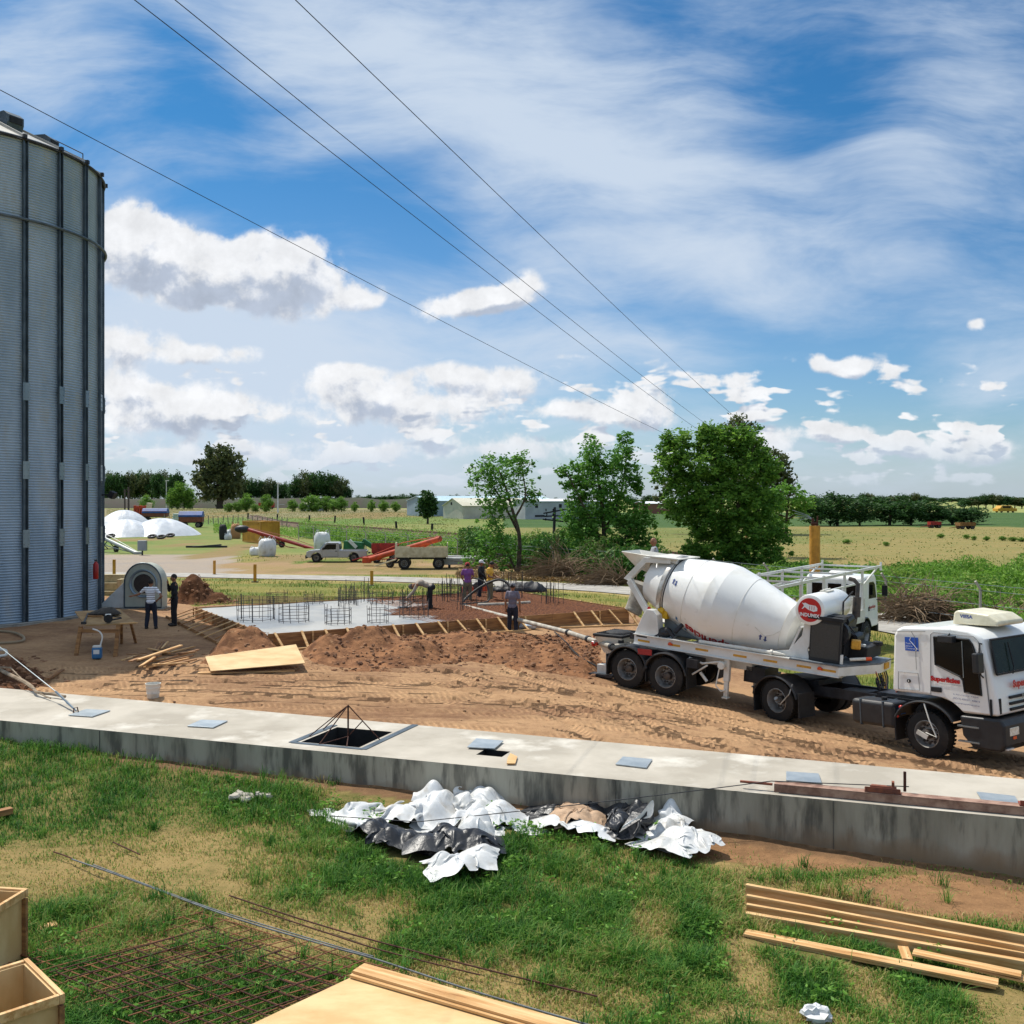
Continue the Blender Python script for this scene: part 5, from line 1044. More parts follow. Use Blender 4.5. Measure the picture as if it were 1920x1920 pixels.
# ================= people: one continuous skin body, clothes as child meshes
M_skin = mat('skin_tan', '#9a6a4c', '#86593f', rough=.55, scale=12); M_hair = mat('hair_black', '#15110f', rough=.7); M_boot = mat('boots_dark', '#23201d', '#3a332b', rough=.7, scale=14)
def fuse(mb, name, m, parent, vox, sm_=4):
    o = mb.build(name, m, parent, smooth=True); q = o.modifiers.new('r', 'REMESH'); q.mode = 'VOXEL'; q.voxel_size = vox; q.use_smooth_shade = True
    s = o.modifiers.new('s', 'SMOOTH'); s.iterations = sm_; s.factor = .5
    dg = bpy.context.evaluated_depsgraph_get(); me = bpy.data.meshes.new_from_object(o.evaluated_get(dg)); o.modifiers.clear(); o.data = me
    me.polygons.foreach_set('use_smooth', [True]*len(me.polygons)); return o
def limb(mb, a, b, ra, rb, n=10): a = Vector(a); b = Vector(b); mb.tube([a, a.lerp(b, .3), a.lerp(b, .7), b], [ra, ra*1.03, (ra*.35+rb*.65)*1.02, rb], n); mb.sph(a, ra, 10, 6); mb.sph(b, rb, 10, 6)
def person(label, loc, rz, H=1.75, J=None, shirt=None, trou=None, hat=None, hair=M_hair, sleeves='short', boots=True, group=None, lower=True, skin=M_skin):
    P = thing('person', label, 'person', loc, rz, group); k = H/1.75
    j = dict(pel=(0, 0, .95), chest=(0, 0, 1.30), neck=(0, 0, 1.47), head=(.02, 0, 1.62), shR=(0, -.19, 1.42), shL=(0, .19, 1.42), elR=(-.02, -.25, 1.13), elL=(-.02, .25, 1.13),
        waR=(.08, -.27, .89), waL=(.08, .27, .89), hipR=(0, -.09, .92), hipL=(0, .09, .92), knR=(.02, -.11, .50), knL=(.02, .11, .50), anR=(0, -.12, .09), anL=(0, .12, .09))
    j.update(J or {}); j = {a: Vector(b)*k for a, b in j.items()}
    ax = (j['neck']-j['pel']).normalized(); lat = (j['shL']-j['shR']).normalized(); fw_ = lat.cross(ax).normalized()*1.0
    hup = (j['head']-j['neck']).normalized(); hf = Vector((1, 0, 0)) if abs(hup.x) < .6 else Vector((hup.z, 0, -hup.x)); hf = (j.get('look', hf)-hup*j.get('look', hf).dot(hup)).normalized(); hl = hup.cross(hf)
    HM = Matrix((hf, hl, hup)).transposed()
    def torso(mb, e):
        a, b, c = j['pel'], j['chest'], j['neck']; M = Matrix((fw_, lat, ax)).transposed()
        for p, rx, ry, rz_ in ((a, .105, .155, .12), (a.lerp(b, .5), .10, .135, .14), (b, .115, .165, .15), (b.lerp(c, .6), .085, .15, .09)):
            q = MB(); q.sph((0, 0, 0), (rx+e, ry+e, rz_+e*.6), 16, 10); mb.add([p+M@(Vector(v)*k) for v in q.v], q.f)
    body = MB(); torso(body, -.012)
    limb(body, j['neck']-hup*.03, j['head']-hup*.05, .058*k, .052*k)
    q = MB(); q.sph((0, 0, .01), (.098, .078, .120), 20, 14); q.sph((.03, 0, -.055), (.062, .056, .065), 12, 8); q.sph((.103, 0, -.012), (.02, .015, .028), 8, 6)
    for s in (-1, 1): q.sph((-.005, s*.082, -.01), (.022, .014, .034), 8, 6)
    q.sph((.082, 0, .030), (.02, .05, .012), 8, 6); q.sph((.088, 0, -.062), (.014, .028, .010), 8, 6); body.add([j['head']+HM@(Vector(v)*k) for v in q.v], q.f)
    for s, S in (('R', -1), ('L', 1)):
        limb(body, j['sh'+s], j['el'+s], .048*k, .038*k); limb(body, j['el'+s], j['wa'+s], .040*k, .026*k)
        limb(body, j['hip'+s], j['kn'+s], .080*k, .055*k); limb(body, j['kn'+s], j['an'+s], .056*k, .036*k)
        d = (j['wa'+s]-j['el'+s]).normalized(); w = j['wa'+s]; pn = d.cross(lat).normalized(); sd_ = pn.cross(d)
        body.tube([w, w+d*.05, w+d*.09], [.028*k, .036*k, .034*k], 8)
        for f_, L_ in ((-1.5, .055), (-.5, .072), (.5, .07), (1.5, .058)):
            b0 = w+d*.085*k+sd_*.017*f_*k; body.tube([b0-d*.02, b0+d*L_*.5+pn*.006, b0+d*L_+pn*.022], [.0105*k, .010*k, .008*k], 6)
        t0 = w+d*.03*k-sd_*.028*S*k; body.tube([w+d*.02, t0-sd_*.012*S, t0+d*.045-sd_*.022*S+pn*.012], [.014*k, .012*k, .009*k], 6)
    fuse(body, 'body', skin, P, .014 if lower else .012, 3)
    sh = MB(); torso(sh, .016)
    for s in 'RL':
        el = j['el'+s]; e2 = el if sleeves == 'long' else j['sh'+s].lerp(el, .62)
        limb(sh, j['sh'+s].lerp(j['neck'], .12), e2, .066*k, .056*k)
        if sleeves == 'long': limb(sh, el, el.lerp(j['wa'+s], .88), .055*k, .042*k)
    hem = (j['pel']-ax*.06*k); M = Matrix((fw_, lat, ax)).transposed(); q = MB(); q.sph((0, 0, 0), (.128, .172, .10), 16, 8); sh.add([hem+ax*.06*k+M@(Vector(v)*k) for v in q.v], q.f)
    fuse(sh, 'shirt', shirt, P, .022, 3)
    if lower:
        tr = MB(); M = Matrix((fw_, lat, ax)).transposed(); q = MB(); q.sph((0, 0, 0), (.125, .168, .13), 16, 8); tr.add([j['pel']-ax*.05*k+M@(Vector(v)*k) for v in q.v], q.f)
        for s in 'RL': limb(tr, j['hip'+s], j['kn'+s], .100*k, .078*k); limb(tr, j['kn'+s], j['an'+s].lerp(j['kn'+s], .08), .080*k, .068*k)
        fuse(tr, 'trousers', trou, P, .024, 3)
        for s in 'RL':
            a = j['an'+s]; ft = Vector(j.get('foot'+s, (1, 0, 0))).normalized(); bt = MB(); h_ = a.z*0+.22*k if boots else .08*k
            bt.tube([a+Vector((0, 0, h_-.06*k)), a], [.062*k, .055*k], 10); bt.tube([a+Vector((0, 0, -.035*k))-ft*.06*k, a+Vector((0, 0, -.03*k))+ft*.06*k, a+Vector((0, 0, -.05*k))+ft*.19*k], [.048*k, .05*k, .036*k], 10)
            fuse(bt, 'boot', M_boot, P, .016, 2)
    if hair:
        q = MB(); q.sph((-.012, 0, .035), (.104, .088, .108), 16, 10); f2 = MB(); vs = [Vector(v) for v in q.v]; keep = [f for f in q.f if sum(vs[i].z*1.0-vs[i].x*.9 for i in f)/len(f) > .0]
        f2.add([j['head']+HM@(v*k) for v in vs], keep); f2.build('hair', hair, P, smooth=True)
    if hat:
        q = MB(); q.lathe([(.02, .104), (.06, .106), (.10, .092), (.135, .05), (.145, 0)], (-.005, 0, 0), (0, 0, 1), 18, cap=False)
        q.add([(.07, -.075, .035), (.07, .075, .035), (.15, .06, .022), (.175, 0, .018), (.15, -.06, .022), (.07, -.075, .045), (.07, .075, .045), (.15, .06, .032), (.175, 0, .028), (.15, -.06, .032)], [(0, 1, 2, 3, 4), (9, 8, 7, 6, 5), (0, 4, 9, 5), (4, 3, 8, 9), (3, 2, 7, 8), (2, 1, 6, 7)])
        f2 = MB(); f2.add([j['head']+HM@(Vector(v)*k) for v in q.v], q.f); f2.build('cap', hat, P, smooth=True)
    return P
def cloth(n, c1, c2): return mat(n, c1, c2, rough=.85, scale=5, bump=.01, bscale=9)
M_navy = cloth('cloth_navy', '#1c2233', '#141826'); M_dk = cloth('cloth_black', '#17171c', '#0f0f13')
def stripes():
    m = cloth('cloth_striped', '#e6e7ea', '#dcdde0'); nt = m.node_tree; b = nt.nodes['Principled BSDF']; w = nt.nodes.new('ShaderNodeTexWave'); w.wave_type = 'BANDS'; w.bands_direction = 'Z'; w.inputs['Scale'].default_value = 4.2
    tc = nt.nodes.new('ShaderNodeTexCoord'); nt.links.new(tc.outputs['Object'], w.inputs[0]); mx_ = nt.nodes.new('ShaderNodeMix'); mx_.data_type = 'RGBA'; mr = nt.nodes.new('ShaderNodeMapRange'); mr.inputs[1].default_value = .75; mr.inputs[2].default_value = .85
    nt.links.new(w.outputs['Fac'], mr.inputs[0]); nt.links.new(mr.outputs[0], mx_.inputs[0]); mx_.inputs[6].default_value = hexc('#e6e7ea'); mx_.inputs[7].default_value = hexc('#7d6f76'); nt.links.new(mx_.outputs[2], b.inputs['Base Color']); return m
V = Vector
# striped shirt: back to camera (faces away), right hand out to the fan, left hand on hip
person('person in white striped shirt and navy trousers, back turned, one hand on the fan', (-12.25, 34.0, 1.17), R(95), 1.70, dict(shL=(0, .20, 1.42), elL=(.05, .42, 1.22), waL=(.12, .66, 1.16), elR=(-.12, -.40, 1.16), waR=(.06, -.20, 1.0), knR=(.03, -.14, .5), anR=(0, -.17, .09), anL=(-.05, .14, .09)), stripes(), M_navy, boots=False)
person('person all in black standing right beside the striped shirt, hand at mouth', (-11.75, 34.9, 1.17), R(-150), 1.80, dict(elR=(.12, -.26, 1.18), waR=(.20, -.06, 1.45), elL=(.02, .25, 1.14), waL=(.14, .16, .95)), M_dk, M_dk, sleeves='long', boots=False)
person('person in grey shirt and grey cap standing outside the front formwork board', (.02, 33.75, 1.02), R(75), 1.74, dict(elR=(-.02, -.25, 1.13), waR=(.04, -.25, .88), elL=(-.03, .24, 1.13), waL=(.02, .24, .88)), cloth('cloth_greymauve', '#7a7380', '#66616c'), M_navy, hat=cloth('cap_grey', '#77777c', '#66666b'))
person('person in purple shirt and red cap standing in the wet concrete', (-1.80, 40.6, 1.30), R(100), 1.72, dict(elL=(.06, .25, 1.15), waL=(.22, .16, 1.02), elR=(.06, -.25, 1.15), waR=(.24, -.14, 1.0)), cloth('cloth_purple', '#8b5496', '#744580'), cloth('cloth_olive', '#7b745c', '#625c49'), hat=cloth('cap_red', '#b23a38', '#a03030'))
person('person in yellow shirt holding the pump hose, looking down', (-.90, 40.6, 1.32), R(-20), 1.76, dict(head=(.08, 0, 1.60), elR=(.04, -.24, 1.15), waR=(.30, -.10, 1.06), elL=(.06, .24, 1.16), waL=(.30, .10, 1.10)), cloth('cloth_yellow', '#e8b548', '#d6a038'), cloth('cloth_khaki', '#857b60', '#6a624c'))
person('person in dark clothes and white cap half hidden behind the yellow shirt', (-1.30, 41.9, 1.30), R(-30), 1.74, dict(elR=(.14, -.25, 1.20), waR=(.33, -.12, 1.02), knL=(-.1, .12, .5), anL=(-.25, .12, .09)), M_dk, M_navy, hat=cloth('cap_white', '#d4d4d4', '#c0c0c0'), sleeves='long')
person('person bent double in grey shirt and cap, smoothing the wet concrete by hand', (-3.05, 37.4, 1.38), R(180), 1.78, dict(pel=(-.02, 0, .92), chest=(.34, 0, 1.06), neck=(.52, 0, 1.02), head=(.66, 0, .94), shR=(.46, -.19, 1.02), shL=(.46, .19, 1.02), elR=(.62, -.22, .74), elL=(.60, .22, .74), waR=(.86, -.14, .52), waL=(.84, .12, .50), hipR=(0, -.1, .88), hipL=(0, .1, .88), knR=(.06, -.14, .48), knL=(-.02, .14, .48), anR=(-.04, -.15, .08), anL=(.0, .16, .08), look=Vector((.55, 0, -.8))), cloth('cloth_taupe', '#a09384', '#8b8073'), M_dk, hat=cloth('cap_taupe', '#6d675e', '#55514b'), sleeves='long')
bp_ = PZ(1222, 1045, 30.3)
person('bald person in pale grey shirt standing behind the mixer hopper', (bp_.x+.08, 30.3, 4.40-1.70), R(180), 1.72, dict(waR=(.2, -.2, 1.0), waL=(.2, .2, 1.0)), cloth('cloth_palegrey', '#a9abb0', '#96989e'), M_navy, hair=None, sleeves='short')
# screed tool and trowel by the bending worker
tl = thing('hand_screed', 'long handled concrete trowel lying on wet slab under the bending worker', 'trowel', (W(760, 1152, 1.55).x, 37.5, 1.53))
mb = MB(); mb.cyl((.5, -.1, .45), (-.25, 0, .03), .018, n=8); mb.build('handle', M_pined, tl); mb = MB(); mb.box((-.35, 0, .02), (.4, .16, .02)); mb.build('blade', M_galvd, tl)
# placing hose and loops held by the workers
M_hosek = mat('hose_black', '#232325', '#34322f', rough=.6, scale=8)
hs = MB(); P0 = Vector((-2.35, 39.2, 1.5))
hs.tube(smooth_line([(-1.95, 39.6, 1.52), (-1.7, 40.0, 1.75), (-1.2, 40.1, 2.1), (-.55, 40.2, 2.35), (-.1, 40.0, 2.15), (0.0, 39.6, 1.75), (.05, 39.0, 1.56)], 6), .05, 10); tag(hs.build('placing_hose', M_hosek, None, smooth=True), 'thick dark placing hose arched in front of the yellow shirt', 'hose')
hs = MB(); hs.tube(smooth_line([(-1.55, 39.9, 2.45), (-1.1, 39.7, 2.3), (-.9, 39.5, 1.9), (-.95, 39.3, 1.58), (-1.5, 39.0, 1.54), (-2.0, 38.6, 1.54)], 6), .03, 8); tag(hs.build('vibrator_hose', M_hosek, None, smooth=True), 'thin black vibrator hose held by the purple shirt', 'hose')
hs = MB(); hs.tube(smooth_line([(.7, 39.1, 1.56), (-.2, 38.5, 1.56), (-1.3, 38.2, 1.56)], 5), .06, 8); tag(hs.build('ground_pipe', M_pipe, None, smooth=True), 'short pale pipe lying on the rebar mat behind the delivery pipe', 'pipe')
vb = thing('concrete_vibrator', 'small orange engine vibrator standing behind the workers', 'vibrator', (-1.6, 47.2, 1.05), .3)
mb = MB(); mb.box((-.5, 0, .25), (.5, .35, .35)); mb.box((.4, 0, .3), (.6, .4, .4)); mb.build('engine', mat('orange_paint', '#c8431f', '#9d3418', rough=.5, scale=5), vb, bevel=.04)
mb = MB(); mb.lathe([(-.05, .28), (.05, .28)], (0, 0, .35), (0, 1, 0), 20); mb.tube([(-.8, 0, .1), (-.8, 0, .5), (.8, 0, .5), (.8, 0, .1)], .025, 6); mb.build('frame', M_dsteel, vb)
# black plastic sheet at the far side of the slab
def crumple(poly, seed, hmax, step, hfun=None, zb=0.0, jag=.04):
    """facetted crumpled sheet over a polygon"""
    step *= .8
    rr = random.Random(seed); pts = []; n = len(poly)
    xs = [p[0] for p in poly]; ys = [p[1] for p in poly]
    bd = []
    for i in range(n):
        a = Vector(poly[i]); b = Vector(poly[(i+1) % n]); m = max(1, int((b-a).length/step))
        for q in range(m): p = a.lerp(b, q/m); bd.append((p.x+rr.uniform(-jag, jag), p.y+rr.uniform(-jag, jag)))
    inn = []; tries = 0; A = np.array(bd)
    while tries < 6000 and len(inn) < 1400:
        tries += 1; x = rr.uniform(min(xs), max(xs)); y = rr.uniform(min(ys), max(ys))
        if not inpoly(np.array([x]), np.array([y]), bd)[0]: continue
        if min((x-a)**2+(y-b)**2 for a, b in bd) < (step*.45)**2: continue
        if inn and min((x-a)**2+(y-b)**2 for a, b in inn) < (step*.72)**2: continue
        inn.append((x, y))
    al = [Vector(p) for p in bd+inn]; nb = len(bd)
    vo, _, fo, *_r = delaunay_2d_cdt(al, [(i, (i+1) % nb) for i in range(nb)], [list(range(nb))], 1, 1e-5)
    mb = MB(); vv = []
    for p in vo:
        dist = min(math.hypot(p.x-a, p.y-b) for a, b in bd); e = min(1, dist/(step*2.2))
        h = e**.6*(hmax*(hfun(p.x, p.y) if hfun else 1))*(.28+.85*rr.random()**1.2)
        vv.append((p.x, p.y, zb+h+(.015 if dist < 1e-3 else 0)))
    mb.add(vv, [tuple(f) for f in fo]); return mb
def rs_hem(n, s): return np.random.RandomState(s).rand(n)
def sheet_obj(name, poly, m, seed, hmax, step, label=None, cat=None, parent=None, origin=(0, 0, 0), rz=0, sub=1, hfun=None, res=.035):
    """thin crumpled sheet: low mound with sharp folded creases and a ragged hem"""
    P = [tuple(p) for p in poly]; xs = [p[0] for p in P]; ys = [p[1] for p in P]; X, Y = np.meshgrid(np.arange(min(xs)-.1, max(xs)+.1, res), np.arange(min(ys)-.1, max(ys)+.1, res))
    wx = X+.22*(fbm(X*2+seed, Y*2, 3)-.5)*2; wy = Y+.22*(fbm(X*2, Y*2+seed, 3)-.5)*2; rr = random.Random(seed); Pd = []
    for i_ in range(len(P)):
        a_, b_ = P[i_], P[(i_+1) % len(P)]; m_ = max(1, int(math.hypot(b_[0]-a_[0], b_[1]-a_[1])/.14))
        for q_ in range(m_): t_ = q_/m_; Pd.append((a_[0]+(b_[0]-a_[0])*t_+rr.uniform(-.035, .035), a_[1]+(b_[1]-a_[1])*t_+rr.uniform(-.035, .035)))
    P = Pd; ins = inpoly(X, Y, P); D = np.where(ins, seg_d(X, Y, P+[P[0]]), 0); e = np.clip(D/.32, 0, 1)**.55
    def rg(f, sx, a, o): c, s_ = math.cos(a), math.sin(a); n = vn((wx*c+wy*s_)*f*sx+o+seed, (wy*c-wx*s_)*f+o); return 1-np.abs(2*n-1)
    g = .40*rg(1.1, .45, .3+seed, 1.3)+.26*rg(2.3, .5, 1.2+seed, 5.1)+.20*rg(4.2, .45, -.5+seed, 9.7)+.10*rg(8.5, .5, .8+seed, 3.3)+.05*rg(16, .6, 2+seed, 7.3)
    big = fbm(X*.9+seed*3, Y*.9, 2); H = .02+hmax*e*(.30+.55*(g-.45)+.55*(big-.5))+e*(.13*rg(1.7, .5, .9, 2.2)**2.2+.085*rg(3.3, .5, -.4+seed, 6.6)**2.2+.05*rg(6.2, .45, 1.9, 8.8)**2+.022*rg(12, .5, .2+seed, 4.4)**2-.05); H = np.maximum(H, .012)
    sx_ = .10*(fbm(X*3+9, Y*3+seed, 2)-.5)*e; ny, nx = X.shape; v = np.stack([X+sx_, Y+sx_*.6, H], -1).reshape(-1, 3); idx = -np.ones(ny*nx, int); f = []
    q = np.arange(ny*nx).reshape(ny, nx); k = ins[:-1, :-1] & ins[1:, 1:] & ins[:-1, 1:] & ins[1:, :-1]; F = np.stack([q[:-1, :-1][k], q[:-1, 1:][k], q[1:, 1:][k], q[1:, :-1][k]], 1); used, cnt = np.unique(F, return_counts=True); bd_ = used[cnt < 4]; Pc = np.array(P); Pn = np.roll(Pc, -1, 0); bx = v[bd_, :2]; dd = Pn-Pc; tt_ = np.clip(((bx[:, None]-Pc[None])*dd[None]).sum(-1)/(dd**2).sum(-1), 0, 1); pr_ = Pc[None]+tt_[..., None]*dd[None]; kk = ((pr_-bx[:, None])**2).sum(-1).argmin(1); v[bd_, :2] = pr_[np.arange(len(bd_)), kk]; v[bd_, 2] = .012+.03*rs_hem(len(bd_), seed); idx[used] = np.arange(len(used)); mb = MB(); mb.add(v[used].tolist(), idx[F].tolist())
    o = mb.build(name, m, parent, smooth=True, ang=34); o.location = origin; o.rotation_euler.z = rz; t = o.modifiers.new('t', 'SOLIDIFY'); t.thickness = .006
    return tag(o, label, cat)
M_plb = mat('plastic_black', '#1b1c20', '#2b2c30', rough=.4, scale=3, bump=.02, bscale=7)
M_plw = mat('plastic_white', '#d2d3d3', '#bdbdb9', rough=.42, scale=2, thr=(.45, .7), bump=.012, bscale=4, c3='#a8a093', s3=2.4, t3=(.56, .75))
M_fabric = mat('beige_fabric', '#bfa184', '#a88a6e', rough=.9, scale=3, bump=.02, bscale=8)
sheet_obj('plastic_sheet', [(-.2, -.2), (1.2, -.35), (2.2, -.3), (2.5, .2), (2.0, .45), (1.0, .3), (.1, .25)], mat('plastic_matt_black', '#202126', rough=.6), 3, .55, .3, 'crumpled black plastic sheet lying on the far edge of the slab form', 'plastic sheet', origin=(-.9, 44.2, 1.5), rz=R(-12))
# ================= background things
def at(px, py, z=0.): return W(px, py, z)
def TT(name, label, cat, px, py, rz=0, z=0., group=None): p = at(px, py, z); return thing(name, label, cat, p, rz, group)
M_vyel = mat('container_yellow', '#c79a35', '#ad8328', rough=.6, scale=.8); M_brick = mat('fibre_grey', '#b9b9b4', '#a9a9a5', rough=.8, scale=.3)
M_blue = mat('tarp_blue', '#1f4f96', '#1a3f78', rough=.5, scale=1); M_crm = mat('cream_paint', '#cfc6ab', '#b6aa8c', rough=.7, scale=3); M_mred = mat('machine_red', '#a3281f', '#82211b', rough=.55, scale=2); M_mor = mat('machine_orange', '#c2491f', '#9c3c1c', rough=.6, scale=2)
# power lines and the pole they run to
pole = thing('utility_pole', 'tall wooden utility pole behind the big tree holding the overhead lines', 'pole', (23.4, 100, 0))
mb = MB(); mb.cyl((0, 0, 0), (0, 0, 11.2), .16, .11, 10); mb.build('post', M_pined, pole); mb = MB(); mb.beam((-2.2, .4, 10.6), (2.2, -.4, 10.6), .12, .12); mb.build('crossarm', M_pined, pole)
for i, (u, w, y0, ex_, ez, lab) in enumerate([(270, 0, 9.9, -2.0, 10.7, 'leftmost of the two close overhead cables crossing the upper sky'), (345, 0, 9.9, -.7, 10.8, 'right one of the two close overhead cables crossing the sky'), (568, 0, 9.9, 1.8, 11.4, 'overhead cable farthest right, steepest across the sky'), (-60, 125, 11.2, -1.6, 9.2, 'lowest overhead cable entering the sky above the silo')]):
    a = PZ(u, w, y0); b = Vector((23.4+ex_, 100, ez)); d = (a-b).normalized(); a2 = a+d*6
    mb = MB(); mb.tube([b]+[b.lerp(a2, q/40)-Vector((0, 0, .9*4*(q/40)*(1-q/40)*.35)) for q in range(1, 41)], [.013-.0085*(q/40) for q in range(41)], 5); tag(mb.build('power_line', M_black), lab, 'cable', 'overhead power lines')
# bollards
for i, (u, v0, v1, lab) in enumerate([(214, 1049, 1085, 'yellow steel post nearest the silo by the road'), (402, 1051, 1078, 'yellow steel post across the road, left of the other mid post'), (478, 1058, 1092, 'yellow steel post with dark base on the near side of the road'), (697, 1070, 1098, 'yellow steel post standing alone in the middle of the roadside')]):
    p = WG(u, v1); h = (v1-v0)/FP*p.y; b = thing('bollard', lab, 'bollard', p, 0, 'yellow posts beside the road'); mb = MB(); mb.cyl((0, 0, -.1), (0, 0, h), .10, n=14); mb.build('post', M_yel, b, smooth=True)
    mb = MB(); mb.cyl((0, 0, -.05), (0, 0, .06), .22 if i == 2 else .16, n=14); mb.build('base', M_conc if i != 2 else M_black, b)
yc = thing('yellow_column', 'thick tall yellow pipe post with rusty steel and wires on top', 'post', (15.1, 50, 0)); r = random.Random(12)
mb = MB(); mb.cyl((0, 0, -.1), (0, 0, 4.25), .26, n=28); mb.build('post', M_yel, yc, smooth=True); mb = MB(); mb.cyl((-.1, 0, 4.25), (-.1, 0, 4.62), .07, n=8); mb.cyl((.12, 0, 4.25), (.14, 0, 4.75), .04, n=8); mb.sph((-.06, 0, 4.35), (.16, .12, .1)); mb.build('rusty_head', M_rust, yc)
for k in range(4):
    mb = MB(); mb.tube([(0, 0, 4.5), (-.3, .05*k, 4.62+.05*k), (-.75-.1*k, .1*k, 4.55+.16*k)], .010, 4); mb.build('wire', M_galv, yc)
# chain-link fence with cranked concrete posts
FB = [(560,1012),(588,1016),(618,1020),(650,1024),(686,1030),(723,1034),(765,1038),(810,1043),(858,1050),(912,1060),(970,1070),(1037,1078),(1109,1084),(1185,1092),(1262,1102),(1345,1114),(1440,1128),(1545,1143),(1661,1158),(1838,1182),(2010,1206)]
fn = thing('chain_link_fence', 'grey wire fence on cranked concrete posts running behind the yard', 'fence', at(860, 1050))
FW = [at(u, v, 0) for u, v in FB]; M_post = mat('post_concrete', '#aaa59b', '#8f8a80', rough=.9, scale=2)
for k, p in enumerate(FW):
    q = p-fn.location; mb = MB(); t = (FW[min(k+1, len(FW)-1)]-FW[max(k-1, 0)]).normalized(); nn = Vector((-t.y, t.x, 0)); 
    mb.tube([q, q+Vector((0, 0, 1.75)), q+Vector((0, 0, 2.1))+nn*-.3], [.065, .06, .055], 6); mb.build('fence_post', M_post, fn)
mb = MB()
for z in (.5, 1.1, 1.7, 1.95): mb.tube([p-fn.location+Vector((0, 0, z)) for p in FW], .010, 3, cap=False)
mb.build('wires', M_galvd, fn)
# old rail track beyond it
rp = [(-75, 290), (-60, 245), (-45, 202), (-24, 166), (-6.4, 133), (3, 112), (9, 98), (16, 84)]
def track():
    t = thing('railway_track', 'old brown railway track on a low bank behind the fence', 'railway track', (0, 0, 0)); P = smooth_line(rp, 5)
    mb = MB(); v = []; f = []
    for i, p in enumerate(P):
        a = P[max(i-1, 0)]; b = P[min(i+1, len(P)-1)]; dx, dy = b[0]-a[0], b[1]-a[1]; L = math.hypot(dx, dy)
        for w_, z in ((-1.9, 0), (-1.2, .75), (1.2, .75), (1.9, 0)): v.append((p[0]-dy/L*w_, p[1]+dx/L*w_, z))
    for i in range(len(P)-1):
        for k in range(3): f.append((i*4+k, i*4+k+1, i*4+5+k, i*4+4+k))
    mb.add(v, f); mb.build('bank', mat('ballast_brown', '#5a4a3c', '#6f5d48', rough=.95, scale=1), t)
    for o_ in (-.75, .75): mb = MB(); q = offset_line(P, o_); mb.tube([(a, b, .84) for a, b in q], .07, 4); mb.build('rail', M_rust, t)
track()
# field fence posts beyond
pf = thing('field_fence', 'line of short dark wooden posts crossing the green field', 'fence', at(682, 984)); r = random.Random(2)
for (u, v) in [(580,979),(628,980),(682,984),(743,995),(810,1001),(520,976),(465,973),(880,1012)]:
    q = at(u, v)-pf.location; mb = MB(); mb.box(q+Vector((0, 0, .8)), (.34, .34, 1.7), (0, r.uniform(-.08, .08), 0)); mb.build('fence_post', M_black, pf)
pf2 = thing('wooden_fence', 'thin pale stake fence in the weeds behind the covered wagons', 'fence', at(430, 984))
for k in range(26):
    u = 308+k*9.2; q = at(u, 980+k*.35)-pf2.location; mb = MB(); mb.box(q+Vector((0, 0, .9)), (.16, .16, 1.9+r.uniform(-.3, .5)), (0, r.uniform(-.1, .1), 0)); mb.build('fence_post', mat('stake_grey', '#8f8574', rough=.9), pf2)
# container
cn = thing('shipping_container', 'small yellow corrugated shipping container in the yard', 'container', (-31.2, 124.5, 0), math.atan2(.81, -.58))
mb = MB(); mb.box((3.03, -1.22, 1.42), (6.0, 2.40, 2.5)); 
for k in range(30): mb.box((.2+k*.195, .0, 1.42), (.09, .05, 2.3))
for k in range(11): mb.box((0, -.2-k*.2, 1.42), (.05, .08, 2.2))
mb.build('shell', M_vyel, cn); mb = MB()
for x in (0.02, 6.04):
    for y in (0, -2.42): mb.box((x, y, 1.4), (.14, .14, 2.6))
for z in (.14, 2.7): mb.box((3.03, 0, z), (6.06, .12, .14)); mb.box((3.03, -2.42, z), (6.06, .12, .14)); mb.box((0, -1.22, z), (.12, 2.4, .14)); mb.box((6.04, -1.22, z), (.12, 2.4, .14))
mb.build('frame', mat('container_edge', '#a87b22', rough=.6), cn)
# bags
def bag(name, lab, px, py, w, h, z=0., grp='white bulk bags in the yard', m=None):
    p = at(px, py, z); b = thing(name, lab, 'bag', p, random.Random(px).uniform(0, 1), grp); mb = MB(); n = 14; v = []; f = []; rr = random.Random(int(px))
    for j, (zz, s) in enumerate(((0, .88), (.08, 1.0), (.5, 1.06), (.85, .98), (1.0, .72), (1.04, .3))):
        for i in range(n):
            a = 2*PI*i/n; q = (abs(math.cos(a))**3+abs(math.sin(a))**3)**(-1/3)*(1+rr.uniform(-.05, .05)); v.append((w/2*s*q*math.cos(a), w/2*s*q*math.sin(a), h*zz+rr.uniform(-.03, .03)*h))
    for j in range(5):
        for i in range(n): f.append((j*n+i, j*n+(i+1) % n, (j+1)*n+(i+1) % n, (j+1)*n+i))
    f.append(tuple(5*n+i for i in range(n))); mb.add(v, f); mb.build('sack', m or M_plw, b, smooth=True)
    mb = MB(); [mb.tube([(a*w*.4, b_*w*.4, h*.95), (a*w*.3, b_*w*.3, h*1.18), (a*w*.15, b_*w*.4, h*.98)], .03, 4) for a in (-1, 1) for b_ in (-1, 1)]; mb.build('loops', m or M_plw, b); return b
bag('bulk_bag', 'full white bulk bag below the yellow container', 501, 1043, 1.55, 1.65); bag('bulk_bag', 'white bulk bag slumped left of the full one', 480, 1041, 1.2, .75); bag('bulk_bag', 'white bulk bag just behind the pickup cab', 604, 1032, 1.7, 1.9)
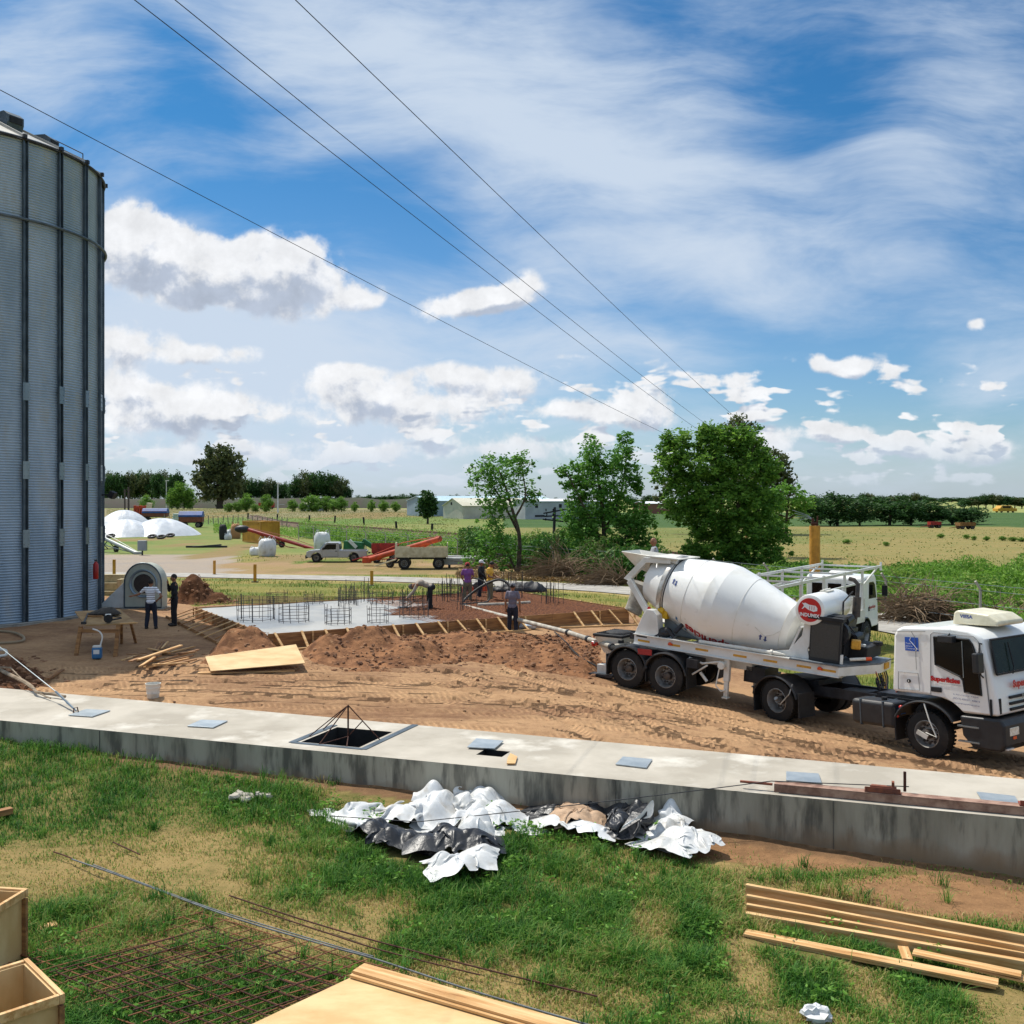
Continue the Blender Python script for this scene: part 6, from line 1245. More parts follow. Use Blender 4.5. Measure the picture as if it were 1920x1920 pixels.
for k, (u, v, w, h, c) in enumerate([(418,1012,1.0,2.0,'b'),(427,1012,1.0,.8,''),(431,1010,1.1,1.2,''),(442,1010,1.3,2.0,'t')]):
    bag('scrap_bag', ['narrow black drum shaped bag left of the container','small white bag low beside the black one','white bag in the clutter beside the container','tan bag upright against the container corner'][k], u, v, w, h, grp='bags in the clutter left of the container', m={'b': M_black, 't': mat('tan_sack', '#a87c56', rough=.9), '': None}[c])
pal = thing('sack_pallet', 'pallet of stacked pale sacks left of the blue covered wagon', 'sacks', at(336, 986)); r = random.Random(8)
for k in range(6): mb = MB(); mb.box((0, 0, .25+.42*k), (2.9-.15*k, 1.6, .36)); mb.build('sack', mat('sack_pale', '#c7cdc8', '#9fb3a8', rough=.7, scale=1), pal, bevel=.12)
# pickup
def pickup():
    t = thing('pickup_truck', 'silver grey single cab pickup parked in front of the fence', 'pickup', at(632, 1053), R(180+4)); s = 1.0
    M_sil = mat('car_silver', '#a9adb2', '#9da1a6', rough=.3, metal=.4, coat=.5, scale=.6)
    pr = [(-2.7, .55), (-2.7, 1.02), (-.35, 1.05), (-.30, 1.1), (-.28, 1.62), (-.2, 1.74), (.75, 1.74), (.95, 1.66), (1.40, 1.12), (2.35, 1.02), (2.55, .9), (2.6, .5), (2.25, .38)]
    # wheel arch cut-outs
    def arch(cx): return [(cx+.46*math.cos(a), .40+.46*math.sin(a)) for a in [PI*i/10 for i in range(11)]]
    low = [(2.25, .36)]+arch(1.72)+arch(-1.55)+[(-2.7, .42)]
    mb = MB(); mb.prism(pr[:-1]+low, (0, -.95, 0), (1, 0, 0), (0, 0, 1), (0, 1.9, 0)); b = mb.build('body', M_sil, t, bevel=.05)
    for sd in (-1, 1):
        y = sd*.955; mb = MB(); mb.prism([(.0, 1.14), (-.02, 1.60), (.70, 1.60), (.86, 1.52), (1.18, 1.12)], (0, y, 0), (1, 0, 0), (0, 0, 1), (0, sd*.012, 0)); mb.build('side_window', M_glass, b)
        mb = MB(); mb.tube([(-.18, y, .5), (-.18, y, 1.66), (.78, y, 1.66), (1.22, y, 1.1), (1.2, y, .5), (-.18, y, .5)], .010, 4); mb.build('door_gap', M_black, b); mb = MB(); mb.box((-.02, y+sd*.015, .98), (.18, .03, .05)); mb.build('door_handle', M_black, b)
        mb = MB(); mb.box((1.1, sd*1.10, 1.2), (.12, .2, .2)); mb.build('mirror', M_black, b)
        for x in (1.72, -1.55): wheel(t, x, sd*.86, .39, r=.39, w=.24, side=sd)
    mb = MB(); mb.prism([(.98, 1.66), (1.42, 1.13), (1.45, 1.15), (1.01, 1.68)], (0, -.78, 0), (1, 0, 0), (0, 0, 1), (0, 1.56, 0)); mb.build('windscreen', mat('screen_light', '#7f98a6', rough=.1), b)
    mb = MB(); mb.prism([(-.30, 1.15), (-.27, 1.6), (-.33, 1.6), (-.36, 1.15)], (0, -.75, 0), (1, 0, 0), (0, 0, 1), (0, 1.5, 0)); mb.build('rear_window', M_glass, b)
    mb = MB(); mb.box((-1.55, 0, 1.055), (2.1, 1.66, .02)); mb.build('load_bed', M_black, b); mb = MB(); mb.box((2.62, 0, .48), (.12, 1.9, .30)); mb.build('bumper', M_black, t, bevel=.03); mb = MB(); mb.box((2.56, 0, .80), (.1, 1.5, .24)); mb.build('grille', M_dsteel, t)
    for sd in (-1, 1): mb = MB(); mb.box((2.5, sd*.78, .86), (.16, .3, .18)); mb.build('headlight', M_clear, b, bevel=.02)
pickup()
# augers
def auger(lab, a, b, m, rad, axf=.5, legs=True, name='grain_auger'):
    a = Vector(a); b = Vector(b); t = thing(name, lab, 'auger', (a.x, a.y, 0)); p = a-t.location; q = b-t.location; mb = MB(); mb.cyl(p, q, rad, n=14); mb.build('tube', m, t, smooth=True)
    d = (q-p); mb = MB(); mb.tube([p, p.lerp(q, .5)-Vector((0, 0, rad*3.2)), q], rad*.25, 6); mb.tube([p+Vector((0, 0, rad)), p.lerp(q, .5)+Vector((0, 0, rad*2.6)), q+Vector((0, 0, rad))], rad*.15, 5); mb.build('truss', m, t)
    c = p.lerp(q, axf); g_ = Vector((c.x, c.y, .35)); n = Vector((-d.y, d.x, 0)).normalized()
    if legs:
        for s in (-1, 1): wheel(t, *(g_+n*s*.9), r=.36, w=.22, side=s, rot=math.atan2(d.y, d.x))
        mb = MB(); [mb.tube([g_+n*s*.8, c], .05, 5) for s in (-1, 1)]; mb.tube([g_-n*.8, g_+n*.8], .05, 5); mb.tube([g_, p.lerp(q, min(1, axf+.28))], .05, 5); mb.build('undercarriage', M_dsteel, t)
    mb = MB(); mb.box(p+Vector((0, 0, 0)), (.7, .7, .5)); mb.build('hopper', m, t, bevel=.03); return t
a_ = auger('long red grain auger reaching over the bulk bags in front of the container', PZ(618, 1038, 112), PZ(462, 992, 116), M_mred, .20, .62)
mb = MB(); mb.sph((0, 0, 0), (.9, .5, .45), 14, 8); o = mb.build('spout', M_dsteel, a_, smooth=True); o.location = PZ(454, 992, 116)-a_.location
auger('orange red auger pointing up behind the cream farm wagon', PZ(688, 1050, 84), PZ(826, 1010, 80), M_mor, .22, .42)
auger('grey auger on the gravel, its high end hidden by the silo', PZ(259, 1039, 101), PZ(150, 988, 108), mat('auger_grey', '#a9adab', '#8f9492', rough=.5, metal=.3, scale=1), .20, .5)
cb = thing('electric_box', 'small grey box on a post at the foot of the grey auger', 'box', at(267, 1041)); mb = MB(); mb.box((0, 0, .95), (.85, .4, 1.0)); mb.build('cabinet', M_galv, cb, bevel=.02); mb = MB(); mb.box((0, 0, .25), (.12, .12, .5)); mb.build('post', M_dsteel, cb)
# farm wagons
def wagon(lab, p, rz, L, Wd, H, m, z0=.95, name='farm_wagon', wr=.46, bars=True, grp=None):
    t = thing(name, lab, 'wagon', p, rz, grp); mb = MB(); mb.box((0, 0, z0+.05), (L, Wd, .1)); mb.build('floor', m, t)
    for s in (-1, 1):
        mb = MB(); mb.box((0, s*(Wd/2), z0+H/2+.06), (L, .05, H-.02)); 
        for k in range(5): mb.box((-L/2+L*k/4, s*(Wd/2+.04), z0+H/2), (.08, .05, H+.05))
        mb.box((0, s*(Wd/2+.035), z0+H*.5), (L, .03, .05)); mb.build('side_board', m, t)
        mb = MB(); mb.box((s*L/2, 0, z0+H/2+(.2 if bars else 0)), (.05, Wd, H+(.35 if bars else 0))); mb.build('end_board', m, t)
    for x in (-L*.33, L*.33):
        for s in (-1, 1): wheel(t, x, s*(Wd/2-.15), wr, r=wr, w=.24, side=s)
    mb = MB(); [mb.box((0, s*.4, z0-.1), (L*.95, .1, .16)) for s in (-1, 1)]; [mb.cyl((x, -Wd/2+.1, wr), (x, Wd/2-.1, wr), .06, n=8) for x in (-L*.33, L*.33)]; mb.box((-L*.33, 0, z0-.3), (.8, .9, .2)); mb.build('chassis', M_dsteel, t)
    mb = MB(); mb.tube([(-L/2, .4, z0-.2), (-L/2-1.7, 0, .2), (-L/2, -.4, z0-.2)], .05, 6); mb.build('drawbar', m, t); return t
wagon('cream wooden sided farm wagon with four wheels standing on the bare yard', at(791, 1066), R(3), 4.1, 2.1, .75, M_crm)
rt = wagon('small red tipping trailer between the pickup and the cream wagon', at(722, 1054), R(8), 2.3, 1.6, .75, M_mred, z0=.85, wr=.38, bars=False)
def cover(t, L, Wd, z, h, m):
    mb = MB(); pr = [(-Wd/2-.1, z-.35), (-Wd/2-.08, z), (-Wd*.22, z+h), (Wd*.22, z+h), (Wd/2+.08, z), (Wd/2+.1, z-.35)]; mb.prism(pr, (-L/2-.1, 0, 0), (0, 1, 0), (0, 0, 1), (L+.2, 0, 0)); mb.build('tarp_cover', m, t, bevel=.08)
w1 = wagon('four wheeled farm wagon under a bright blue tarpaulin at the far yard edge', at(359, 989), R(8), 4.3, 2.6, 1.3, M_rusto, z0=1.1, wr=.55, bars=False); cover(w1, 4.3, 2.6, 2.4, .75, M_blue)
w2 = wagon('farm wagon under a dark blue cover beside the orange machine', at(292, 979), R(5), 5.6, 2.6, 1.2, M_rusto, z0=1.4, wr=.55, bars=False); cover(w2, 5.6, 2.6, 2.5, .8, M_blue)
om = thing('orange_machine', 'tall orange farm machine with upright panels left of the covered wagons', 'machine', at(263, 972)); mb = MB()
for k in range(5): mb.box((-1.5+.7*k, .1*k, 1.9), (.45, 1.2, 3.6-(.3*(k % 2))), (0, .03*k, 0))
mb.build('panels', M_mor, om, bevel=.05); mb = MB(); mb.box((2.4, 0, 2.3), (1.1, 1.6, 4.2), (0, .12, 0)); mb.build('chute', M_crm, om, bevel=.05); mb = MB(); mb.box((0, 0, .6), (5, 1.8, .4)); mb.build('base', M_dsteel, om)
for s in (-1, 1): wheel(om, 1.2, s*1.2, .6, r=.6, w=.35, side=s)
gm = thing('green_machine', 'green farm conveyor machine behind the pickup bed', 'machine', at(676, 1046)); M_grn = mat('machine_green', '#1f6b3c', '#185530', rough=.55, scale=2)
mb = MB(); mb.box((-.6, 0, 1.15), (1.9, .9, .8), (0, .1, 0)); mb.box((1.0, 0, 1.15), (1.9, .5, .45), (0, .55, 0)); mb.build('body', M_grn, gm, bevel=.06); mb = MB(); mb.beam((-1.0, -.5, 1.7), (-.3, -.5, 1.0), .2, .3); mb.build('white_guard', M_white, gm)
for s in (-1, 1): wheel(gm, -.2, s*.7, .4, r=.4, w=.22, side=s)
mb = MB(); mb.box((-.2, 0, .5), (2.2, .8, .15)); mb.build('chassis', M_dsteel, gm)
# concrete elements stack
for k, (u, v, L, w_, h, rz_, lab) in enumerate([(866, 1064, 3.4, 1.0, .55, 4, 'short pale concrete box beam lying right of the cream wagon'), (885, 1058, 4.6, .7, .45, -14, 'long pale concrete beam behind the box beam, sloping right'), (905, 1062, 3.2, .6, .35, -20, 'pale concrete beam lying farthest right in the stack')]):
    t = TT('concrete_beam', lab, 'concrete beam', u, v, R(rz_), 0, 'concrete beams beside the wagon'); mb = MB(); mb.box((0, 0, .25+h/2), (L, w_, h)); mb.build('beam', mat('beam_pale', '#b9bcbc', '#a2a5a5', rough=.85, scale=1), t, bevel=.03); mb = MB(); mb.box((-L*.3, 0, .12), (.2, w_, .24)); mb.box((L*.3, 0, .12), (.2, w_, .24)); mb.build('bearer', M_dsteel, t)
# white covered grain heaps with tyres
def heap(lab, px, py, rx, ry, h, seed, z=0.):
    p = at(px, py, z); t = thing('covered_heap', lab, 'covered heap', (p.x, p.y+ry, 0), 0, 'white covered heaps'); mb = MB(); nu, nv = 56, 18; v = []; f = []; rr = random.Random(seed); ph = [rr.uniform(0, 6) for _ in range(6)]
    for j in range(nv+1):
        q = j/nv
        for i in range(nu):
            a = 2*PI*i/nu; sc = 1+.05*math.sin(3*a+ph[0])+.03*math.sin(7*a+ph[1]); z_ = h*(1-q**1.9)*(1+.05*math.sin(5*a+ph[2])*q)+.06*math.sin(11*a+ph[3]+q*5)*q*(1-q)*3
            v.append((rx*q*sc*math.cos(a), ry*q*sc*math.sin(a), max(.02, z_)))
    for j in range(nv):
        for i in range(nu): f.append((j*nu+i, j*nu+(i+1) % nu, (j+1)*nu+(i+1) % nu, (j+1)*nu+i))
    mb.add(v, f); mb.build('cover_sheet', mat('cover_white', '#cdd0d4', '#bcc0c5', rough=.45, scale=.6, bump=.08, bscale=1.2), t, smooth=True); return t
heap('long white plastic covered grain heap with three tyres along its front', 268, 1007, 5.4, 8, 2.6, 3); heap('white plastic covered grain heap at the silo edge, with one tyre', 205, 1008, 5.0, 6, 2.5, 5); heap('white plastic covered heap farther back, its top showing over the others', 205, 1000, 5.2, 6, 3.7, 8)
for u, v, lab in ((211, 1004, 'tyre on the front of the left covered heap'), (265, 1002, 'tyre where the two covered heaps meet'), (288, 1005, 'left of the three tyres on the right heap'), (305, 1006, 'middle of the three tyres on the right heap'), (322, 1003, 'right one of the three tyres on the right heap')):
    p = at(u, v+1, .25); t = MB(); t.lathe([(-.12, .38), (-.14, .55), (-.08, .64), (.08, .64), (.14, .55), (.12, .38), (-.12, .38)], (0, 0, 0), (0, -.35, 1), 24, cap=False); o = t.build('old_tyre', M_black, None, smooth=True, loc=(p.x, p.y-.6, .3)); tag(o, lab, 'tyre', 'tyres weighing down the white covers')
pl_ = thing('timber_stack', 'dark timbers lying on the yard grass between heaps and container', 'timber', at(385, 1027)); mb = MB(); mb.beam((-2.2, 0, .12), (2.4, .3, .12), .3, .2); mb.build('timber', M_dsteel, pl_); mb = MB(); mb.beam((-1.2, -.6, .12), (1.6, .8, .3), .25, .15); mb.build('timber', M_dsteel, pl_)
# lamps and poles
def lamp(lab, px, py_top, Y):
    z = PZ(px, py_top, Y).z; t = thing('street_lamp', lab, 'street lamp', (PZ(px, 935, Y).x, Y, 0), 0, 'distant street lamps'); mb = MB(); mb.cyl((0, 0, 0), (0, 0, z), .32, .22, 8); mb.build('pole', mat('lamp_pole', '#c6c9ca', rough=.5), t); mb = MB(); mb.box((.5, 0, z), (1.9, .7, .45)); mb.build('lamp_head', M_white, t)
lamp('thin pale street lamp left of the tall eucalyptus', 312, 901, 560); lamp('thin pale street lamp right of the tall eucalyptus', 521, 906, 400)
for u, a, b, lab in ((234, 917, 953, 'leftmost of three old wooden poles by the silo edge'), (241, 913, 957, 'tallest of three old wooden poles by the silo edge'), (260, 919, 947, 'rightmost and smallest of three old wooden poles')):
    Y = CH*FP/(b-HY+3); t = thing('wooden_pole', lab, 'pole', (PZ(u, 935, Y).x, Y, 0), 0, 'old wooden poles'); z = PZ(u, a, Y).z; mb = MB(); mb.cyl((0, 0, 0), (0, 0, z), .42, .36, 7); mb.build('post', M_rimd, t); mb = MB(); mb.box((0, 0, z-1.2), (1.6, .3, .3)); mb.build('crossarm', M_rimd, t)
tg = thing('telegraph_pole', 'old dark telegraph pole with three crooked crossarms between the trees', 'pole', (PZ(1037, 935, 86).x, 86, 0)); zt = PZ(1037, 951, 86).z
mb = MB(); mb.cyl((0, 0, 0), (.15, 0, zt), .15, .11, 8); mb.build('post', M_dsteel, tg)
for k, (dz, L, tl_) in enumerate(((.35, 2.0, .10), (.75, 1.8, .02), (1.15, 2.1, -.06))): mb = MB(); mb.box((.15, 0, zt-dz), (L, .14, .12), (0, -tl_*1.8, 0)); [mb.cyl((x*L/2, 0, zt-dz), (x*L/2, 0, zt-dz+.22), .05, n=6) for x in (-.6, .0, .8)]; mb.build('crossarm', M_dsteel, tg)
# warehouses
def shed(lab, px0, px1, py_b, w, L, h, hr, rz, mw, mr_, win=(), name='warehouse', doors=()):
    p = at(px0, py_b); t = thing(name, lab, 'warehouse', p, rz)       # origin: near-left corner; x along front gable, y to the depth
    mb = MB(); mb.prism([(0, 0), (w, 0), (w, h), (w/2, hr), (0, h)], (0, 0, 0), (1, 0, 0), (0, 0, 1), (0, L, 0)); mb.build('wall', mw, t)
    mb = MB(); e = .25
    for a, b in (((-e, h-.1), (w/2, hr+.05)), ((w+e, h-.1), (w/2, hr+.05))): mb.prism([a, b, (b[0], b[1]+.14), (a[0], a[1]+.14)], (0, -.3, 0), (1, 0, 0), (0, 0, 1), (0, L+.6, 0))
    mb.build('roof', mr_, t)
    for (fx, y, z, ww, hh) in win:
        mb = MB(); mb.box((fx+(.02 if fx > 0 else -.02), y, z), (.06, ww, hh)) if fx is not None and fx > 0 else mb.box((y, -.02, z), (ww, .06, hh)); mb.build('window', M_black, t)
    return t
M_wb = mat('sheet_bluegrey', '#8ea2ae', '#7f939f', rough=.6, scale=.2); M_wr = mat('roof_lightblue', '#a9c3cf', '#b9cdd6', rough=.5, scale=.15); M_wc = mat('wall_cream', '#c3bfb2', '#b3afa2', rough=.8, scale=.3); M_wcr = mat('roof_cream', '#ccc8b4', '#bfbaa4', rough=.7, scale=.2); M_ww = mat('wall_whitegrey', '#b9babb', '#a7a8aa', rough=.8, scale=.3)
# long axis runs to the right: rotate so the gable (x) faces left-front
shed('large blue-grey metal warehouse with pale blue roof behind the dark round tree', 763, 0, 967, 17, 46, 4.9, 6.3, R(-62), M_wb, M_wr)
mb = None
shed('cream gabled warehouse in front of the blue-grey one', 831, 0, 972, 10.5, 24, 3.6, 5.6, R(-55), M_wc, M_wcr, win=[(None, 4.5, 4.2, .8, .8)])
shed('white warehouse with small dark windows partly behind the young tree', 962, 0, 973, 7, 30, 4.9, 5.4, R(-62), M_ww, mat('roof_white', '#e8e9ea', rough=.5), win=[(7.0, 3.5, 3.6, .9, 1.), (7.0, 11, 3.6, .9, 1.), (7.0, 17, 3.6, .9, 1.), (7.0, 4.5, .9, 3, .5)] )
hs_ = shed('low white roofed building glimpsed between the two big trees', 1186, 0, 963, 8, 16, 3.8, 4.4, R(-60), mat('wall_brick', '#8a5b48', rough=.8), mat('roof_white', '#e8e9ea'), name='farm_building')
shed('tiny white shed in the far field left of the warehouses', 565, 0, 958, 5, 9, 3.3, 3.9, R(-60), M_ww, M_wcr, name='shed')
eb = MB(); v = []; f = []; xs = [-320+12*i for i in range(31)]
for i, x in enumerate(xs):
    y = 590+(x+230)*.05; hh = 4.9+2.2*float(fbm(np.array([x*.05]), np.array([1.]), 3)[0]-.5)*2
    for a, b in ((-14, 0), (-5, hh), (8, hh), (18, 0)): v.append((x, y+a, b))
for i in range(len(xs)-1):
    for k in range(3): f.append((i*4+k, i*4+4+k, i*4+5+k, i*4+k+1))
eb.add(v, f); tag(eb.build('embankment', mat('bank_soil', '#443e36', '#3d4331', rough=.95, scale=.12), smooth=True), kind='structure')
# far vehicles
def tiny(name, lab, cat, px, py, L, H, m, m2, Wd=2.2):
    t = thing(name, lab, cat, at(px, py), R(5)); mb = MB(); mb.prism([(-L/2, .5), (L/2, .5), (L/2, H*.6), (L*.32, H*.62), (L*.2, H), (-L*.3, H), (-L*.4, H*.62), (-L/2, H*.6)], (0, -Wd/2, 0), (1, 0, 0), (0, 0, 1), (0, Wd, 0)); b = mb.build('body', m, t, bevel=.1); mb = MB(); mb.box((-.05*L, 0, H*.8), (L*.42, Wd+.04, H*.28)); mb.build('windows', m2, b)
    for x in (-L*.3, L*.3):
        for s in (-1, 1): wheel(t, x, s*Wd*.42, .45, r=.45, w=.3, side=s)
tiny('parked_car', 'pale grey car far off beside the distant lamp', 'car', 530, 953, 5.5, 2.2, mat('car_silver', '#a9adb2'), M_glass); 
rv = wagon('red grain wagon far off left of the distant lamp', at(500, 955), R(5), 8, 2.8, 2.4, M_mred, z0=1.1, wr=.6, bars=False)
wagon('red cart under the dark round trees at right', at(1752, 990), R(0), 2.0, 1.4, .6, M_mred, z0=.6, wr=.4, bars=False); wagon('rusty yellow implement near the right end of the dark round trees', at(1810, 992), R(8), 3.0, 1.6, .6, mat('rusty_yellow', '#8f6a35', '#6e4c2c', rough=.8), z0=.6, wr=.45, bars=False)
tiny('yellow_digger', 'yellow digger far off at the right horizon beside a bare patch', 'digger', 1884, 961, 8, 2.8, mat('digger_yellow', '#c9962b', rough=.6), M_glass, 4)
for k, (u, v) in enumerate([(1290, 979), (1318, 981), (1350, 980)]): pass
# ================= foreground and yard objects
def plank(lab, a, b, w, t, m=None, name='plank', grp=None, tilt=0., cat='plank'):
    a = Vector(a); b = Vector(b); d = b-a; mb = MB(); L = d.length; mb.box((L/2, 0, 0), (L, w, t)); o = mb.build(name, m or M_pine, None, bevel=min(t, w)*.08)
    x = d.normalized(); y = Vector((0, 0, 1)).cross(x).normalized(); z = x.cross(y); M = Matrix((x, y, z)).transposed()@Matrix.Rotation(tilt, 3, 'X'); o.matrix_world = Matrix.Translation(a)@M.to_4x4(); return tag(o, lab, cat, grp)
# stack of long planks, right
def ext(a, b, k): return a+(b-a)*k
def LP(u0, v0, u1, v1, z0, z1=None, k=1.0): a = W(u0, v0, z0); b = W(u1, v1, z1 if z1 is not None else z0); return a, ext(a, b, k)
names = ['rearmost long plank on edge in the stack at the right', 'second long plank from the back in the stack at the right', 'third long plank from the back in the stack, almost hidden', 'frontmost thick plank on edge of the stack at the right']
Lb = [(1399, 1657, 1920, 1752, .42, .13, .065), (1400, 1677, 1920, 1773, .36, .12, .055), (1400, 1694, 1920, 1785, .30, .10, .055), (1399, 1710, 1920, 1800, .27, .15, .075)]
for (u0, v0, u1, v1, z, h, w_), lab in zip(Lb, names): a, b = LP(u0, v0, u1, v1, z, z, 1.12); plank(lab, a-Vector((0, 0, h/2)), b-Vector((0, 0, h/2)), w_, h, grp='long planks stacked on the lawn')
a, b = LP(1401, 1668, 1920, 1764, .27, .27, 1.12); plank('broad darker board laid low between the back planks of the stack', a, b, .22, .05, M_pined, grp='long planks stacked on the lawn')
a, b = LP(1402, 1686, 1920, 1779, .22, .22, 1.12); plank('broad board laid low between the middle planks of the stack', a, b, .20, .05, grp='long planks stacked on the lawn')
a, b = LP(1397, 1748, 1872, 1843, .22, .22); plank('top long flat board lying in front of the plank stack', a, b, .17, .028); a, b = LP(1396, 1751, 1868, 1846, .185, .185); plank('lower long flat board hidden under the front board', a, b, .20, .028)
a, b = LP(1712, 1785, 1915, 1828, .25, .25); plank('shorter flat board lying on top between stack and front board', a, b, .16, .026); a, b = LP(1820, 1812, 1960, 1845, .21, .21); plank('flat board end showing at the right edge under the short board', a, b, .16, .026); a, b = LP(1693, 1776, 1702, 1800, .2, .2); plank('short crosswise board under the lying boards', a, b, .12, .03)
# plywood and planks at the bottom edge
pz = .34
a = W(667, 1828, pz); b = W(470, 1921, pz); d = W(1060, 1932, pz)-W(672, 1818, pz); dn = d.normalized(); q = (b-a); q = (q-dn*q.dot(dn)*.0)
tag(poly_thing('plywood_sheet', [a, b, b+dn*2.4, a+dn*2.4], .02, M_ply, bevel=.002), 'large pale plywood sheet cut by the bottom edge of the picture', 'plywood')
for k, (o_, z, lab) in enumerate([((0, 0), .395, 'upper plank lying on the edge of the bottom plywood sheet'), ((-6, 8), .365, 'lower plank lying under the other on the bottom plywood sheet')]):
    a = W(672+o_[0], 1815+o_[1], z); b = W(1060+o_[0], 1926+o_[1], z); plank(lab, a, ext(a, b, 1.1), .21, .028, grp='planks on the bottom plywood')
# wooden form boxes at bottom left
def formbox(lab, loc, rz, sx, sy, h, open_=True):
    t = thing('form_box', lab, 'box', loc, rz, 'wooden form boxes at bottom left'); M_in = mat('ply_warm', '#b87a45', '#9c6236', rough=.7, scale=1.5, stretch=(1, 1, 5))
    for s in (-1, 1):
        mb = MB(); mb.box((0, s*(sy/2-.009), h/2), (sx, .018, h)); mb.build('side_panel', M_ply, t); mb = MB(); mb.box((s*(sx/2-.009), 0, h/2), (.018, sy-.037, h)); mb.build('side_panel', M_ply, t)
        mb = MB(); mb.box((0, s*(sy/2+.024), h-.02), (sx+.1, .045, .09)); mb.build('rim_batten', M_pine, t, bevel=.003); mb = MB(); mb.box((s*(sx/2+.024), 0, h-.021), (.045, sy-.004, .085)); mb.build('rim_batten', M_pine, t, bevel=.003)
        mb = MB(); mb.box((s*(sx/2+.022), sy/2+.02, h/2-.04), (.06, .045, h-.09)); mb.build('corner_batten', M_pined, t)
    mb = MB(); mb.box((0, -sy/2+.045, h-.05), (sx-.1, .03, .03)); mb.build('inner_batten', mat('batten_pink', '#b07258', rough=.7), t); mb = MB(); mb.box((0, 0, .02), (sx-.04, sy-.04, .02)); mb.build('floor', M_in, t); return t
ab = math.atan2(-.72, .69); zt_ = .92
c_ = (W(50, 1803, zt_)+W(113, 1868, zt_))/2; c_ += Vector((-.72, -.69, 0))*.52
formbox('open wooden form box with rim battens in the bottom left corner', (c_.x, c_.y, zt_-.9), ab, .92, 1.0, .9)
p = W(30, 1700, .98); formbox('tall wooden form box behind the open one at the left edge', (p.x-.62, p.y+.05, .12), R(-9), .82, .9, .86)
a = W(30, 1752, .22); b = W(106, 1731, .24); plank('short board poking out beside the tall form box', a, b, .15, .02)
# rebar mesh panels on the lawn
ms = thing('rebar_mesh', 'rusty welded rebar mesh lying in the grass at bottom left', 'rebar mesh', W(330, 1702, .24)); r = random.Random(6)
o_ = W(330, 1702, 0); e1 = W(720, 1812, 0)-o_; e2 = W(40, 1778, 0)-o_; n1 = int(e1.length/.21); n2 = int(e2.length*1.25/.21); e2 = e2*1.25; e1 = e1
for nm, A, B, n, z in (('long_bars', e1, e2, n2, 0.), ('cross_bars', e2, e1, n1, .012)):
    mb = MB()
    for k in range(n+1):
        s = B*(k/n); q = [s+A*(t/6-.02)+Vector((0, 0, z+.02*math.sin(k*.7+t))) for t in range(7)]; mb.tube(q, .0075, 5)
    mb.build(nm, mat('rust_orange', '#935f3c', '#6e4430'), ms)
e3 = (e1*.9+e2*.1).normalized()*3.6; mb = MB()
for k in range(9): s = e2*(.15+.09*k)+e1*.30; mb.tube([s+Vector((0, 0, .04)), s+e3+Vector((0, 0, .05))], .0085, 5)
for k in range(13): s = e1*.30+e2*.12+e3*(k/12); mb.tube([s+Vector((0, 0, .055)), s+e2*.78+Vector((0, 0, .055))], .0085, 5)
mb.build('second_panel', M_rust, ms)
def groundline(pts, rad, m, name, lab, cat, dz=.1): mb = MB(); q = [WG(u, v, dz)+Vector((0, 0, dz)) for u, v in pts]; mb.tube(smooth_line([tuple(p) for p in q], 6), rad, 8); return tag(mb.build(name, m, None, smooth=True), lab, cat)
groundline([(135,1611),(255,1653),(365,1695),(470,1731),(627,1777),(700,1797),(900,1862),(1115,1925)], .011, mat('tube_grey', '#6b7072', '#505456', rough=.7, scale=9), 'steel_tube', 'long bright galvanised tube running diagonally across the lawn', 'tube', .09)
groundline([(175,1621),(300,1668),(420,1711),(627,1773),(700,1793)], .008, mat('tube_grey', '#6b7072'), 'steel_tube', 'thinner galvanised tube lying beside the long diagonal one', 'tube', .10)
groundline([(100,1597),(118,1603),(136,1610)], .010, M_rust, 'steel_rod', 'short rusty rod at the upper end of the galvanised tube', 'rod', .09)
groundline([(212,1579),(236,1590),(262,1602)], .010, M_rust, 'steel_rod', 'short rusty rod lying alone in the dry grass', 'rod', .07)
groundline([(430,1679),(560,1722),(700,1763),(900,1815),(1120,1868)], .010, M_rust, 'steel_rod', 'long rusty rod in the lawn, upper one of the pair', 'rod', .08)
groundline([(470,1702),(600,1745),(720,1783),(900,1828)], .009, M_rust, 'steel_rod', 'long rusty rod in the lawn, lower one of the pair', 'rod', .08)
